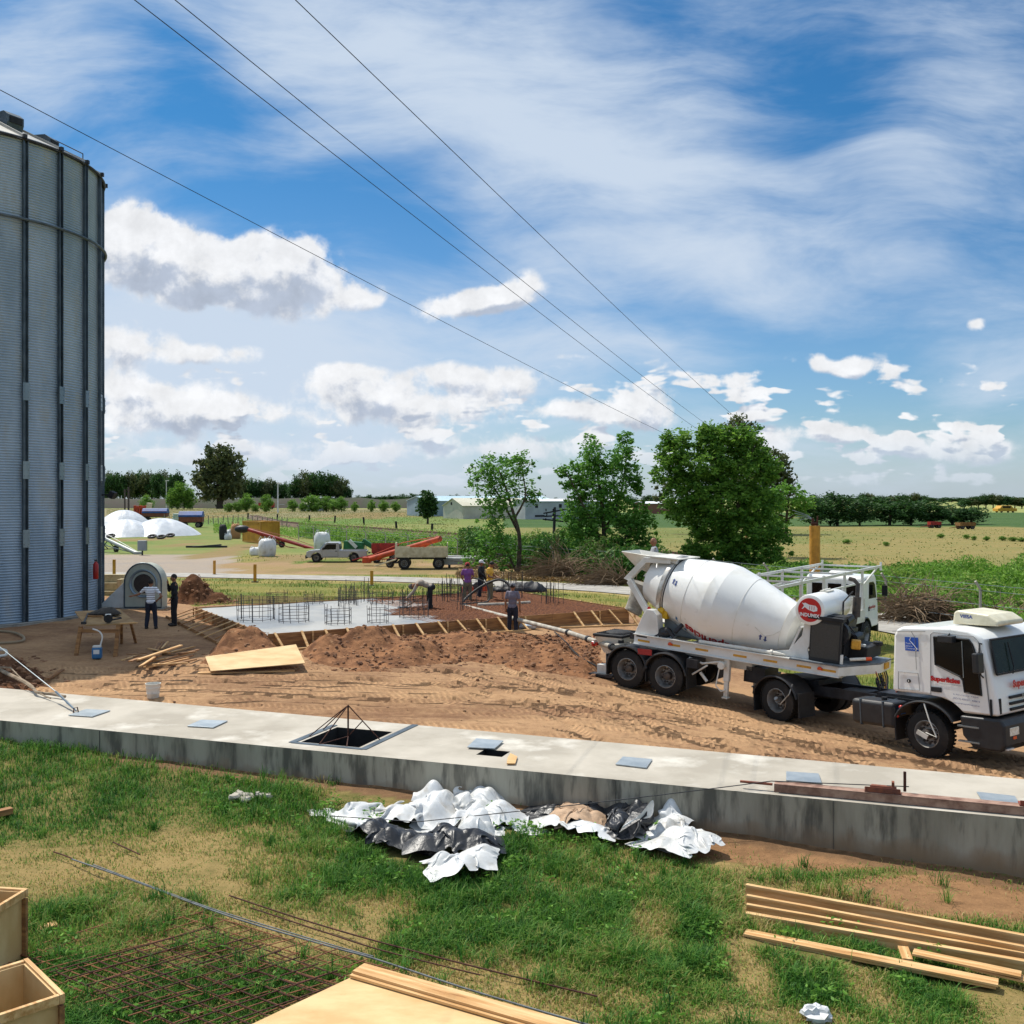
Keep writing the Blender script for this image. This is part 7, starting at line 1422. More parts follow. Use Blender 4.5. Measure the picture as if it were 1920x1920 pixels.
# ---------------- plastic heaps
def heapthing(name, lab, cat, z, cpx):
    o = W(*cpx, z); return thing(name, lab, cat, (o.x, o.y, g1(o.x, o.y)-.01)), Vector((o.x, o.y))
def zp(lst, c, z=.42): return [(W(560+u/2.341, 1440+v/2.341, z).xy-c)[:] for u, v in lst]
h1, c1 = heapthing('plastic_heap', 'big heap of crumpled white and black plastic sheeting on the lawn', 'plastic sheet', .4, (760, 1575))
def cloth_sheet(name, quad, m, parent, c, seed, slack=1.45, hill=.25, n=(84, 44), steps=46, lift=.35, base=.07):
    """thin sheet laid out by a small mass-spring drop so that it buckles into folds"""
    slack = 1+(slack-1)*.72; rs = np.random.RandomState(seed); q = np.array([tuple(W(560+u/2.341, 1440+v/2.341, .25).xy-c) for u, v in quad]); nu, nv = n; U, V_ = np.meshgrid(np.linspace(0, 1, nu), np.linspace(0, 1, nv))
    a = fbm(U*3+seed, V_*3, 3)-.5; b = fbm(U*3, V_*3+seed, 3)-.5; Uw = np.clip(U+a*.22*np.sin(PI*U)**.5, -.02, 1.02); Vw = np.clip(V_+b*.3, -.05, 1.05)
    xy = ((1-Uw)*(1-Vw))[..., None]*q[0]+(Uw*(1-Vw))[..., None]*q[1]+(Uw*Vw)[..., None]*q[2]+((1-Uw)*Vw)[..., None]*q[3]
    z = .06+base+lift*np.clip(fbm(xy[..., 0]*1.6+seed, xy[..., 1]*1.6, 3)*1.7-.45, 0, 1.4)+.05*(fbm(xy[..., 0]*4, xy[..., 1]*4+seed, 2)-.5); P = np.concatenate([xy, z[..., None]], 2)
    Lu = np.linalg.norm((q[1]-q[0]+q[2]-q[3])/2)*slack/(nu-1); Lv = np.linalg.norm((q[3]-q[0]+q[2]-q[1])/2)*slack/(nv-1); Vl = np.zeros_like(P); hs = [(rs.uniform(.15, .85), rs.uniform(.2, .8), rs.uniform(.18, .38), rs.uniform(.35, 1.)) for _ in range(10)]
    cen = [(*( (1-x)*(1-y)*q[0]+x*(1-y)*q[1]+x*y*q[2]+(1-x)*y*q[3]), r_, h_) for x, y, r_, h_ in hs]
    def gr_(P): g = np.full(P.shape[:2], .012+base*.5); 
    def ground_(P):
        g = np.full(P.shape[:2], .012)+base
        for (cx, cy, r_, h_) in cen: g = np.maximum(g, .012+base+hill*h_*np.exp(-((P[..., 0]-cx)**2+(P[..., 1]-cy)**2)/r_**2))
        return g
    def con(P, di, dj, L, k, par):
        A = P[par[0]:P.shape[0]-di:par[2] or 1, par[1]:P.shape[1]-dj:par[3] or 1]; B = P[par[0]+di::par[2] or 1, par[1]+dj::par[3] or 1][:A.shape[0], :A.shape[1]]; A = A[:B.shape[0], :B.shape[1]]
        d = B-A; l = np.linalg.norm(d, axis=2, keepdims=True)+1e-9; t = d*(l-L)/l*.5*k; A += t; B -= t
    Ld = math.hypot(Lu, Lv)
    for st_ in range(steps):
        Vl *= .93; Vl[..., 2] -= .012; O = P.copy(); P = P+Vl*.4
        for it in range(7):
            for s0 in (0, 1): con(P, 0, 1, Lu, .9, (0, s0, 1, 2)); con(P, 1, 0, Lv, .9, (s0, 0, 2, 1))
            for s0 in (0, 1): con(P, 1, 1, Ld, .35, (s0, 0, 2, 1))
            for s0 in (0, 1, 2, 3): con(P, 0, 2, 2*Lu, .3, (0, s0, 1, 4)); con(P, 2, 0, 2*Lv, .3, (s0, 0, 4, 1))
            for s0 in range(6): con(P, 0, 4, 4*Lu, .12, (0, s0, 1, 8)); con(P, 4, 0, 4*Lv, .12, (s0, 0, 8, 1))
        g = ground_(P); hit = P[..., 2] < g; P[..., 2] = np.maximum(P[..., 2], g); P[hit, 0] = O[hit, 0]*.8+P[hit, 0]*.2; P[hit, 1] = O[hit, 1]*.8+P[hit, 1]*.2; Vl = np.clip((P-O)/.4, -.2, .2)
    P[..., 2] += rs.rand(*P.shape[:2])*.002; i = np.arange(nu*nv).reshape(nv, nu); F = np.stack([i[:-1, :-1], i[:-1, 1:], i[1:, 1:], i[1:, :-1]], -1).reshape(-1, 4); mb = MB(); mb.add(P.reshape(-1, 3).tolist(), F.tolist()); o = mb.build(name, m, parent, smooth=True, ang=70)
    sb = o.modifiers.new('s', 'SUBSURF'); sb.levels = 1; sb.render_levels = 1; return o
cloth_sheet('white_sheet', [(70,200),(900,140),(860,330),(200,270)], M_plw, h1, c1, 3, 1.5, .34)
cloth_sheet('white_sheet', [(380,160),(760,105),(1050,285),(560,330)], M_plw, h1, c1, 7, 1.5, .42, lift=.5, n=(100, 56))
cloth_sheet('white_sheet', [(640,130),(900,165),(1070,300),(860,300)], M_plw, h1, c1, 31, 1.45, .36, lift=.45, n=(70, 50))
cloth_sheet('black_sheet', [(200,290),(500,320),(640,410),(360,385)], M_plb, h1, c1, 5, 1.5, .3, n=(60, 36)); cloth_sheet('black_sheet', [(460,330),(880,350),(880,405),(500,425)], M_plb, h1, c1, 6, 1.5, .3, n=(64, 36))
cloth_sheet('white_fold', [(550,450),(870,400),(845,490),(600,520)], M_plw, h1, c1, 9, 1.5, .26, n=(56, 40)); cloth_sheet('white_fold', [(640,290),(820,240),(870,380),(720,370)], M_plw, h1, c1, 12, 1.4, .4, lift=.5, n=(50, 40))
h2, c2_ = heapthing('plastic_heap', 'smaller heap of black and white plastic sheeting with beige cloth, by the channel wall', 'plastic sheet', .4, (1160, 1570))
cloth_sheet('black_sheet', [(975,225),(1500,195),(1420,300),(1030,265)], M_plb, h2, c2_, 15, 1.4, .26, n=(84, 36)); cloth_sheet('black_sheet', [(1340,250),(1570,150),(1520,310),(1390,365)], M_plb, h2, c2_, 16, 1.45, .5, lift=.6, n=(50, 50))
cloth_sheet('white_edge', [(1000,255),(1360,320),(1370,360),(1080,310)], M_plw, h2, c2_, 18, 1.4, .18, n=(64, 26)); cloth_sheet('beige_cloth', [(1085,250),(1330,240),(1350,310),(1130,310)], M_fabric, h2, c2_, 19, 1.6, .3, n=(56, 36))
cloth_sheet('white_sheet', [(1480,330),(1640,190),(1760,260),(1640,410)], M_plw, h2, c2_, 23, 1.4, .45, lift=.5, n=(60, 52)); cloth_sheet('white_sheet', [(1440,380),(1700,310),(1850,400),(1700,435)], M_plw, h2, c2_, 24, 1.45, .28, n=(64, 40))
pk = [W(560+u/2.341, 1440+v/2.341, .3)-Vector((c2_.x, c2_.y, 0)) for u, v in ((1380, 365), (1470, 372), (1560, 330))]
tp = PZ(560+1548/2.341, 1440+128/2.341, W(1222, 1590, .3).y+.25)-h2.location; mb = MB(); b0 = Vector((pk[0].x, pk[0].y, .25)); b1 = Vector((pk[2].x, pk[2].y+.15, .3)); m0 = b0.lerp(b1, .5)+Vector((.0, -.12, .2))
mb.add([b0, m0, b1, tp, tp+Vector((.05, .02, -.06)), b1+Vector((0, .2, .15)), b0.lerp(tp, .5)+Vector((.1, 0, -.05)), b1.lerp(tp, .5)+Vector((.04, .05, 0))], [(0, 1, 6), (1, 7, 6), (1, 2, 7), (6, 7, 3), (7, 4, 3), (2, 5, 7), (5, 4, 7)]); o = mb.build('upright_fold', M_plw, h2); s_ = o.modifiers.new('s', 'SOLIDIFY'); s_.thickness = .02; s_ = o.modifiers.new('b', 'SUBSURF'); s_.levels = 2; s_.render_levels = 2
mb = MB(); mb.add([b0+Vector((.1, .1, 0)), b0+Vector((.55, .3, .2)), tp+Vector((-.28, .1, -.25)), tp+Vector((-.05, .05, -.1)), b1+Vector((-.2, .2, .2))], [(0, 1, 2), (1, 3, 2), (1, 4, 3)]); o = mb.build('black_flap', M_plb, h2); s_ = o.modifiers.new('s', 'SOLIDIFY'); s_.thickness = .02
plank('weathered block of timber lying in the grass at the left edge', W(-40, 1533, .45), W(22, 1519, .45), .14, .1, M_pined)
rb_ = thing('rubble', 'small pile of pale concrete rubble in the grass left of the white plastic', 'rubble', WG(462, 1500)); mb = MB(); rr = random.Random(5); [mb.sph((rr.gauss(0, .16), rr.gauss(0, .10), .05+.05*rr.random()), (rr.uniform(.04, .11),)*2+(.05,), 6, 4, .3, rr) for _ in range(16)]; mb.build('stones', M_conctop, rb_)
pp = thing('crumpled_paper', 'small crumpled white paper lump at the bottom edge of the lawn', 'paper', WG(1530, 1912)); mb = MB(); rr = random.Random(3); mb.sph((0, 0, .06), (.14, .12, .08), 14, 9, .35, rr); mb.build('lump', M_plw, pp)
# ---------------- earth piles
def pile(name, lab, pts, hs, seed, m=None, clods=160, cs=(.03, .12), res=.09, base=-.05):
    """pts: outline in world xy; hs: hills (x,y,r,h)"""
    P = [Vector(p) for p in pts]; c = sum(P, Vector((0, 0)))/len(P); xs = [p.x for p in P]; ys = [p.y for p in P]; gx = np.arange(min(xs), max(xs)+res, res); gy = np.arange(min(ys), max(ys)+res, res); X, Y = np.meshgrid(gx, gy)
    ins = inpoly(X, Y, [tuple(p) for p in P]); D = seg_d(X, Y, [tuple(p) for p in P]+[tuple(P[0])]); e = np.where(ins, np.clip(D/.7, 0, 1), 0); e = e*e*(3-2*e)
    H = np.zeros_like(X)
    for (hx, hy, hr_, hh) in hs: H = np.maximum(H, hh*np.exp(-(((X-hx)**2+(Y-hy)**2)/hr_**2)))
    n = fbm(X*1.7+seed, Y*1.7, 4); n2 = fbm(X*6+seed, Y*6, 3); H = (H+.10)*(.65+.7*n)*e+(n2-.5)*.12*e+base; Z = G(X, Y)+H
    v = np.stack([X-c.x, Y-c.y, Z], -1).reshape(-1, 3).tolist(); ny, nx = X.shape; f = []; keep = D < .25
    for j in range(ny-1):
        for i in range(nx-1):
            if ins[j, i] or keep[j, i]: q = j*nx+i; f.append((q, q+1, q+nx+1, q+nx))
    t = thing(name, lab, 'earth pile', (c.x, c.y, 0)); mb = MB(); mb.add(v, f); mb.build('soil', m or M_soil, t, smooth=True)
    rr = random.Random(seed); mb = MB(); k = 0
    while k < clods:
        x = rr.uniform(min(xs)-.3, max(xs)+.3); y = rr.uniform(min(ys)-.35, max(ys)+.1); j = int((y-gy[0])/res); i = int((x-gx[0])/res)
        if 0 <= j < ny and 0 <= i < nx and (ins[j, i] or D[j, i] < .35):
            z = float(Z[j, i]); s = cs[0]+(cs[1]-cs[0])*rr.random()**3; mb.sph((x-c.x, y-c.y, z+s*.25), (s*rr.uniform(.7, 1.3), s*rr.uniform(.7, 1.2), s*rr.uniform(.5, .9)), 6, 4, .3, rr); k += 1
        else: k += .02
    o = mb.build('clods', mat('clod_soil', '#9c7353', '#6b4b36', rough=.97, scale=1.3), t); o['kind'] = 'stuff'; return t
def wp(l, z=1.0): return [tuple(W(u, v, z).xy) for u, v in l]
hl = [(*W(u, v, 1.1).xy, r_*.85, h*(.9 if u < 780 else .55)) for u, v, r_, h in ((610,1222,1.1,.42),(690,1215,1.2,.62),(770,1222,1.0,.45),(880,1205,1.1,.62),(960,1212,1.0,.5),(1045,1215,1.0,.62),(1105,1225,.8,.45),(820,1212,.8,.3))]
pile('earth_pile', 'long low mound of dug brown earth and clods in front of the formwork', wp([(555,1222),(600,1204),(700,1197),(800,1192),(900,1190),(1000,1192),(1080,1190),(1145,1200),(1150,1232),(1120,1252),(1040,1246),(960,1242),(880,1238),(800,1246),(720,1262),(620,1256),(565,1246)]), hl, 3, clods=2800, cs=(.012, .075))
hl = [(*W(u, v, 1.1).xy, r_, h) for u, v, r_, h in ((455,1218,1.0,.55),(410,1240,.7,.3))]
pile('earth_pile', 'small mound of loose brown earth under the plywood at the formwork corner', wp([(360,1250),(390,1222),(440,1203),(490,1202),(530,1215),(560,1240),(520,1255),(430,1262)]), hl, 8, clods=260, cs=(.02, .07))
p = W(368, 1128, 1.2); pile('earth_pile', 'steep dark earth heap on the grass beside the man in black', [(p.x-1.3, p.y-.6), (p.x-1.1, p.y+1.2), (p.x+.6, p.y+1.5), (p.x+1.9, p.y+.4), (p.x+1.4, p.y-.9), (p.x, p.y-1.1)], [(p.x-.1, p.y+.2, .75, 1.15), (p.x+.9, p.y-.1, .6, .4)], 12, M_soild, clods=220, cs=(.03, .12))
pile('earth_pile', 'dark earth and clods at the left edge beside the channel', wp([(-60,1255),(-20,1238),(40,1244),(95,1262),(110,1282),(60,1292),(-60,1290)], .95), [(*W(0, 1262, 1.).xy, .9, .3), (*W(-60, 1262, 1.).xy, .9, .35)], 17, M_soild, clods=300, cs=(.03, .10))
# plywood leaning on the mound, plank under it
A = [W(385,1231,1.36), W(555,1208,1.50), W(572,1243,1.26), W(395,1258,1.14)]
tag(poly_thing('plywood_sheet', A, .018, M_ply, bevel=.002), 'pale plywood sheet leaning on the small earth mound', 'plywood')
plank('pale plank lying on the ground below the leaning plywood', W(371, 1262, 1.05), W(553, 1257, 1.05), .2, .04)
# timber offcuts heap
r = random.Random(21)
OC = [(230,1238,330,1205),(258,1240,338,1211),(275,1236,352,1214),(300,1228,365,1212),(250,1232,320,1222),(262,1225,345,1226),(285,1240,368,1222),(290,1218,300,1203),(296,1218,308,1203),(303,1216,315,1203),(240,1226,300,1230),(268,1248,300,1226),(262,1250,290,1232),(300,1243,362,1229),(320,1246,368,1236),(278,1216,318,1224),(310,1236,372,1218),(244,1240,282,1226),(286,1246,352,1243),(330,1226,366,1222)]
for k, (a, b, c, d) in enumerate(OC):
    z0 = 1.06+.022*k*.7; z1 = z0+r.uniform(-.02, .08); w_ = r.choice((.06, .08, .12))
    plank('weathered timber offcut in the heap between work table and small earth mound', W(a, b, z0), W(c, d, z1), w_, .03, M_pined if k % 3 else M_pine, name='timber_offcut', grp='offcuts in the timber heap', cat='offcut')
plank('bright plank lying at an angle across the timber offcut heap', W(259, 1237, 1.42), W(340, 1210, 1.55), .11, .035, M_pine, name='timber_offcut', cat='offcut'); plank('bright broad plank at the front foot of the timber offcut heap', W(273, 1251, 1.12), W(351, 1234, 1.16), .2, .035, M_pine, name='timber_offcut', cat='offcut')
plank('short weathered board on bare soil left of the timber heap', W(88, 1273, 1.0), W(117, 1256, 1.02), .12, .04, M_pined, name='timber_offcut', cat='offcut')
# table with tools
ca, cb_, cc, cd = W(142, 1173, 1.97), W(256, 1168, 1.97), W(224, 1142, 2.10), W(140, 1146, 2.10); ca = W(160, 1172, 1.97)
tb = thing('work_table', 'rough plywood work table on timber legs in the silo shade', 'table', (0, 0, 0)); o = poly_thing('tabletop', [ca, cb_, cc, cd], .03, mat('ply_old', '#a8875a', '#8d6c42', rough=.8, scale=1.5), tb)
for (u, v, top, w_) in ((142, 1231, ca+Vector((-.15, .05, -.05)), .1), (216, 1230, W(222, 1172, 1.93), .1), (228, 1207, W(228, 1160, 1.98), .07), (256, 1206, W(243, 1160, 1.98), .07)):
    bt = WG(u, v); mb = MB(); mb.beam(bt-Vector((0, 0, .05)), top, w_, w_*.8, up=(0, 1, 0)); mb.build('leg', M_pined, tb)
mb = MB(); mb.beam(W(150, 1183, 1.8), W(222, 1183, 1.8), .03, .1); mb.build('crossbar', M_pined, tb)
plank('pale batten sticking out of the table edge', W(225, 1169, 2.02), W(258, 1167, 2.02), .1, .03)
p = W(197, 1150, 2.1); sheet_obj('dark_cloth', [(-.5, -.2), (-.2, -.28), (.3, -.25), (.55, -.05), (.35, .22), (-.15, .26), (-.5, .15)], mat('cloth_grey_dark', '#4a443e', '#3a3530', rough=.9, scale=4), 5, .10, .16, 'crumpled dark grey cloth on the back of the work table', 'cloth', origin=(p.x, p.y, 2.06))
p = W(203, 1168, 2.0); sw = thing('circular_saw', 'dark circular saw with white top on the work table', 'saw', (p.x, p.y, 2.0), .4); mb = MB(); mb.cyl((0, -.03, .12), (0, .03, .12), .12, n=18); mb.box((-.02, .09, .13), (.2, .14, .13)); mb.build('body', M_black, sw, bevel=.01); mb = MB(); mb.box((0, .08, .22), (.16, .1, .06)); mb.build('top_cover', M_white, sw, bevel=.01); mb = MB(); mb.beam((.1, .05, .18), (.34, .1, .14), .03, .03); mb.build('handle', M_black, sw)
for k, (u0, v0, u1, v1, lab) in enumerate(((157, 1168, 165, 1150, 'dark angle grinder handle at the left edge of the table'), (166, 1156, 192, 1155, 'wooden handled tool in the middle of the table'), (205, 1163, 228, 1159, 'thin steel bar right of the saw'))):
    a = W(u0, v0, 2.05); b = W(u1, v1, 2.08); mb = MB(); mb.cyl(a, b, .03, .02, n=8); mb.box(a, (.12, .1, .07)); tag(mb.build('hand_tool', M_dsteel if k != 1 else M_pined), lab, 'tool')
p = WG(182, 1236); jg = thing('canister', 'blue plastic canister with white hose standing under the table', 'canister', p, .2); mb = MB(); mb.box((0, 0, .18), (.26, .2, .32)); mb.build('body', mat('canister_blue', '#2f6f9e', '#2a628c', rough=.35, scale=4), jg, bevel=.035, seg=3); mb = MB(); mb.box((0, 0, .36), (.22, .17, .06)); mb.build('top', M_offw, jg, bevel=.02); mb = MB(); mb.box((0, -.105, .22), (.16, .006, .12)); mb.build('label', M_white, jg)
mb = MB(); mb.tube(smooth_line([(.08, 0, .36), (.14, 0, .62), (.06, 0, .78), (-.12, 0, .86)], 5), .022, 6); mb.build('hose', M_white, jg, smooth=True)
p = WG(287, 1308); bk = thing('bucket', 'white ribbed plastic bucket behind the far edge of the channel', 'bucket', (p.x, p.y, g1(p.x, p.y))); mb = MB(); mb.lathe([(0, 0), (0, .135), (.10, .145), (.11, .15), (.12, .145), (.2, .155), (.25, .168), (.26, .16), (.31, .172), (.33, .178), (.34, .18), (.34, .165), (.02, .125), (.015, 0)], (0, 0, 0), (0, 0, 1), 28, cap=False); mb.build('pail', M_offw, bk, smooth=True, ang=50)
mb = MB(); mb.tube([(.18*math.cos(a), .18*math.sin(a), .31-.16*math.sin(a)**2*0-.12*abs(math.sin(a))) for a in [PI*i/12 for i in range(13)]], .004, 4); mb.build('handle', M_dsteel, bk)
# guy cable with turnbuckle, branch, hose, bits
A0 = chan(-10.3+.9, .95, WZ+.03); A0 = W(143, 1333, WZ+.05); A1 = PZ(105, 1297, A0.y+1.1); A2 = PZ(-80, 1150, A0.y+6.5)
gc = thing('guy_cable', 'steel guy cable with turnbuckle anchored on the channel top at left', 'cable', A0); mb = MB(); mb.cyl(A1-A0, A2-A0, .012, n=5); mb.build('cable', M_galv, gc); mb = MB(); mb.tube([(0, 0, 0), (A1-A0)*.45, (A1-A0)*.5, (A1-A0)], [.018, .03, .022, .028], 6); mb.build('turnbuckle', M_galv, gc); mb = MB(); mb.tube([(-.06, 0, -.05), (-.05, 0, .06), (.02, 0, .08), (.05, 0, -.05)], .014, 5); mb.build('anchor_eye', M_rust, gc)
br = MB(); pts = [W(-40, 1236, 1.15), W(12, 1262, 1.15), W(45, 1278, 1.12), W(62, 1290, 1.1), W(70, 1298, 1.1), W(100, 1302, 1.08), W(122, 1306, 1.08)]; br.tube(smooth_line([tuple(p) for p in pts], 4), [.05]*12+[.035]*13, 7); br.tube([W(68, 1297, 1.1), W(84, 1305, 1.06), W(95, 1309, 1.06)], .02, 5); br.tube([W(45, 1278, 1.12), W(20, 1252, 1.3), W(-20, 1250, 1.2)], .02, 5); tag(br.build('dead_branch', mat('dead_wood', '#a08e78', '#7c6a55', rough=.9, scale=5), None, smooth=True), 'crooked pale dead branch lying over the channel edge at left', 'branch')
groundline([(-60,1181),(0,1183),(30,1187),(45,1196),(30,1204),(-60,1208)], .04, mat('hose_tan', '#8d7c63', rough=.7), 'garden_hose', 'tan hose looped on the ground at the foot of the silo', 'hose', .05)
groundline([(-30,1219),(4,1218),(12,1222),(8,1229),(-30,1233)], .04, M_offw, 'bent_pipe', 'white bent pipe end lying at the left edge', 'pipe', .15)
mb = MB(); q = [W(*t, .98) for t in ((0,0),)] if False else None
mb = MB(); mb.tube(smooth_line([tuple(W(1040, 1185, 1.25)), tuple(W(1062, 1205, 1.2)), tuple(W(1085, 1230, 1.0)), tuple(W(1125, 1252, .8))], 4), .02, 6); tag(mb.build('signal_cable', M_black, None, smooth=True), 'thin black cable snaking over the earth mound to the pump', 'cable')
bx = thing('bottle_bag', 'clear plastic bag of bottles in the front formwork beside the grey shirt', 'bag', slab(9.0, -.35, 1.15)); mb = MB(); rr = random.Random(4); mb.sph((0, 0, .1), (.35, .14, .12), 12, 7, .25, rr); mb.build('bag', mat('clear_blue', '#9fb3c6', '#c9d2da', rough=.3, scale=6), bx, smooth=True)
# stones scattered on the yard (countless)
r = random.Random(31); mb = MB()
for k in range(1300):
    x = r.uniform(-14, 14); y = r.uniform(17, 44)
    if not inpoly(np.array([x]), np.array([y]), DIRT)[0] or y < WF(x)+.15: continue
    u_ = Vector((x, y, 0))-SLAB_B; 
    if -0.3 < u_.dot(SU) < SLU+.3 and -.3 < u_.dot(SV) < SLV+.3: continue
    s = .012+.045*r.random()**4; mb.sph((x, y, g1(x, y)+s*.2), (s, s*r.uniform(.7, 1.2), s*.7), 5, 4, .3, r)
tag(mb.build('pebbles', mat('pebble_tan', '#9b7a5a', '#755540', rough=.95, scale=2)), kind='stuff')
# ================= vegetation
def leaf_mat(name, cols, trans=.35):
    m = bpy.data.materials.new(name); m.use_nodes = True; nt = m.node_tree; b = nt.nodes['Principled BSDF']; L = nt.links.new; out = nt.nodes['Material Output']
    g = nt.nodes.new('ShaderNodeAttribute'); g.attribute_name = 'rnd'; cr = nt.nodes.new('ShaderNodeValToRGB'); L(g.outputs['Fac'], cr.inputs[0])
    el = cr.color_ramp.elements; el[0].color = hexc(cols[0]); el[1].color = hexc(cols[-1])
    for i, c in enumerate(cols[1:-1]): e = el.new((i+1)/(len(cols)-1)); e.color = hexc(c)
    L(cr.outputs[0], b.inputs['Base Color']); b.inputs['Roughness'].default_value = .6; b.inputs['Specular IOR Level'].default_value = .25
    t = nt.nodes.new('ShaderNodeBsdfTranslucent'); L(cr.outputs[0], t.inputs[0]); mx_ = nt.nodes.new('ShaderNodeMixShader'); mx_.inputs[0].default_value = trans; L(b.outputs[0], mx_.inputs[1]); L(t.outputs[0], mx_.inputs[2]); L(mx_.outputs[0], out.inputs[0]); return m
def quads_obj(name, P, U, V_, rnd, m, parent=None, tri=False, loc=None):
    """P centre (n,3), U,V half axes; leaf = diamond"""
    n = len(P); v = np.stack([P-U, P-V_*.9, P+U, P+V_*.9], 1).reshape(-1, 3) if not tri else np.stack([P-V_, P+U, P+V_], 1).reshape(-1, 3); k = 3 if tri else 4
    me = bpy.data.meshes.new(name); me.vertices.add(len(v)); me.vertices.foreach_set('co', v.astype(np.float32).ravel()); me.loops.add(n*k); me.loops.foreach_set('vertex_index', np.arange(n*k)); me.polygons.add(n); me.polygons.foreach_set('loop_start', np.arange(0, n*k, k))
    me.update(); at_ = me.attributes.new('rnd', 'FLOAT', 'FACE'); at_.data.foreach_set('value', rnd.astype(np.float32)); me.materials.append(m)
    o = bpy.data.objects.new(name, me); COL.objects.link(o); o.parent = parent
    if loc is not None: o.location = loc
    return o
def rdir(rs, n): a = rs.normal(size=(n, 3)); return a/np.linalg.norm(a, axis=1)[:, None]
def leaves(rs, cent, rad, per, size, droop=0.):
    n = len(cent)*per; c = np.repeat(cent, per, 0); r_ = np.repeat(rad, per)[:, None]; off = rs.normal(size=(n, 3))*r_*.5; off[:, 2] *= .8; P = c+off
    U = rdir(rs, n); U[:, 2] = U[:, 2]*.6-droop; N = rdir(rs, n); V_ = np.cross(U, N); V_ /= np.linalg.norm(V_, axis=1)[:, None]; s = size*rs.uniform(.6, 1.3, n)[:, None]
    rn = np.clip(np.repeat(rs.uniform(0, 1, len(cent)), per)*.5+rs.uniform(0, 1, n)*.5, 0, 1); return P, U*s, V_*s*.5, rn
M_bark = mat('bark', '#5c5042', '#3f362c', rough=.95, scale=6, bump=.02, bscale=12); M_barkl = mat('bark_light', '#8a7c68', '#6b5e4c', rough=.9, scale=5)
def big_tree(lab, base, blobs, Y, limbs, lm, per=34, dens=1., size=.15, seed=1, name='broadleaf_tree', tr=.22, crad=.42, shell=.55, bark=M_bark, droop=0.):
    rs = np.random.RandomState(seed); b = PZ(base[0], base[1], Y); t = thing(name, lab, 'tree', b); C = []; Rr = []
    for (u, v, rx, ry) in blobs:
        c = PZ(u, v, Y)-b; ax_ = rx/FP*Y; az = ry/FP*Y; ay = (ax_*.9+az*.3); n = max(5, int(dens*ax_*az*21)); d = rdir(rs, n); q = rs.uniform(shell if n > 12 else .2, 1., n)[:, None]**.7
        C.append(np.array(c)+d*q*np.array([ax_, ay, az])); Rr.append(np.full(n, crad)*rs.uniform(.6, 1.4, n))
    for (u, v, rx, ry) in blobs:
        c = PZ(u, v, Y)-b; ax_ = rx/FP*Y; az = ry/FP*Y; n = max(3, int(ax_*az*5*dens)); d = rdir(rs, n); q = rs.uniform(.95, 1.32, n)[:, None]; C.append(np.array(c)+d*q*np.array([ax_, ax_*.9, az])); Rr.append(np.full(n, crad)*rs.uniform(.25, .6, n))
    C = np.concatenate(C); Rr = np.concatenate(Rr); P, U, V_, rn = leaves(rs, C, Rr, per, size, droop); quads_obj('crown', P, U, V_, rn, lm, t)
    mb = MB(); tops = []
    for L in limbs:
        pts = [PZ(u, v, Y+dy)-b for u, v, dy in L[0]]; r0, r1 = L[1]; q = smooth_line([tuple(p) for p in pts], 4); n = len(q); mb.tube(q, [r0+(r1-r0)*i/(n-1) for i in range(n)], 8)
        tops += [Vector(p) for p in q[n//3:]]
    idx = rs.choice(len(C), min(len(C), 90), False)
    for i in idx:                                # twigs to leaf clusters
        e = Vector(C[i]); s = min(tops, key=lambda w: (w-e).length+.6*max(0, w.z-e.z)); md = s.lerp(e, .5)+Vector((0, 0, .12*(e-s).length)); mb.tube([s, md, e], [.035, .022, .010], 4, cap=False)
    mb.build('trunk', bark, t, smooth=True); return t
LM1 = leaf_mat('leaf_green', ['#5a8c36', '#4a7c2e', '#7cab48', '#3d6c2a'], .4); LM2 = leaf_mat('leaf_mid', ['#628c34', '#4c772c', '#85ab44', '#406826'], .45); LM3 = leaf_mat('leaf_euc', ['#5a683e', '#445232', '#6f7648', '#38452c'], .3); LMd = leaf_mat('leaf_dark', ['#365828', '#264420', '#486c32', '#2e4c26'], .3); LMb = leaf_mat('leaf_bright', ['#6f9f38', '#558530', '#86b04a', '#457428'], .4); LMw = leaf_mat('weed_leaf', ['#6d9a36', '#86ad45', '#4f7c2a', '#93a84e', '#5d8c30'], .4)
big_tree('slim young tree with open round crown and bent trunk, left of the three roadside trees', (970,1078), [(935,878,50,26),(900,890,24,24),(975,870,26,24),(960,900,40,26),(910,915,34,22),(935,935,48,18),(992,920,16,14),(1000,935,14,10),(930,965,26,30),(925,1000,32,40),(938,1040,38,34),(900,1045,30,22)], 76,
    [([(970,1078,0),(974,1040,0),(973,1000,0),(962,960,0),(950,920,0),(935,880,0)], (.20, .05)), ([(973,1000,0),(955,965,.5),(930,920,.6),(905,890,.6)], (.12, .03)), ([(966,970,0),(985,930,-.5),(978,880,-.5)], (.10, .03)), ([(970,1078,0),(950,1030,.3),(930,980,.4)], (.1, .03))], LM1, 24, .72, .15, 1, shell=.25)
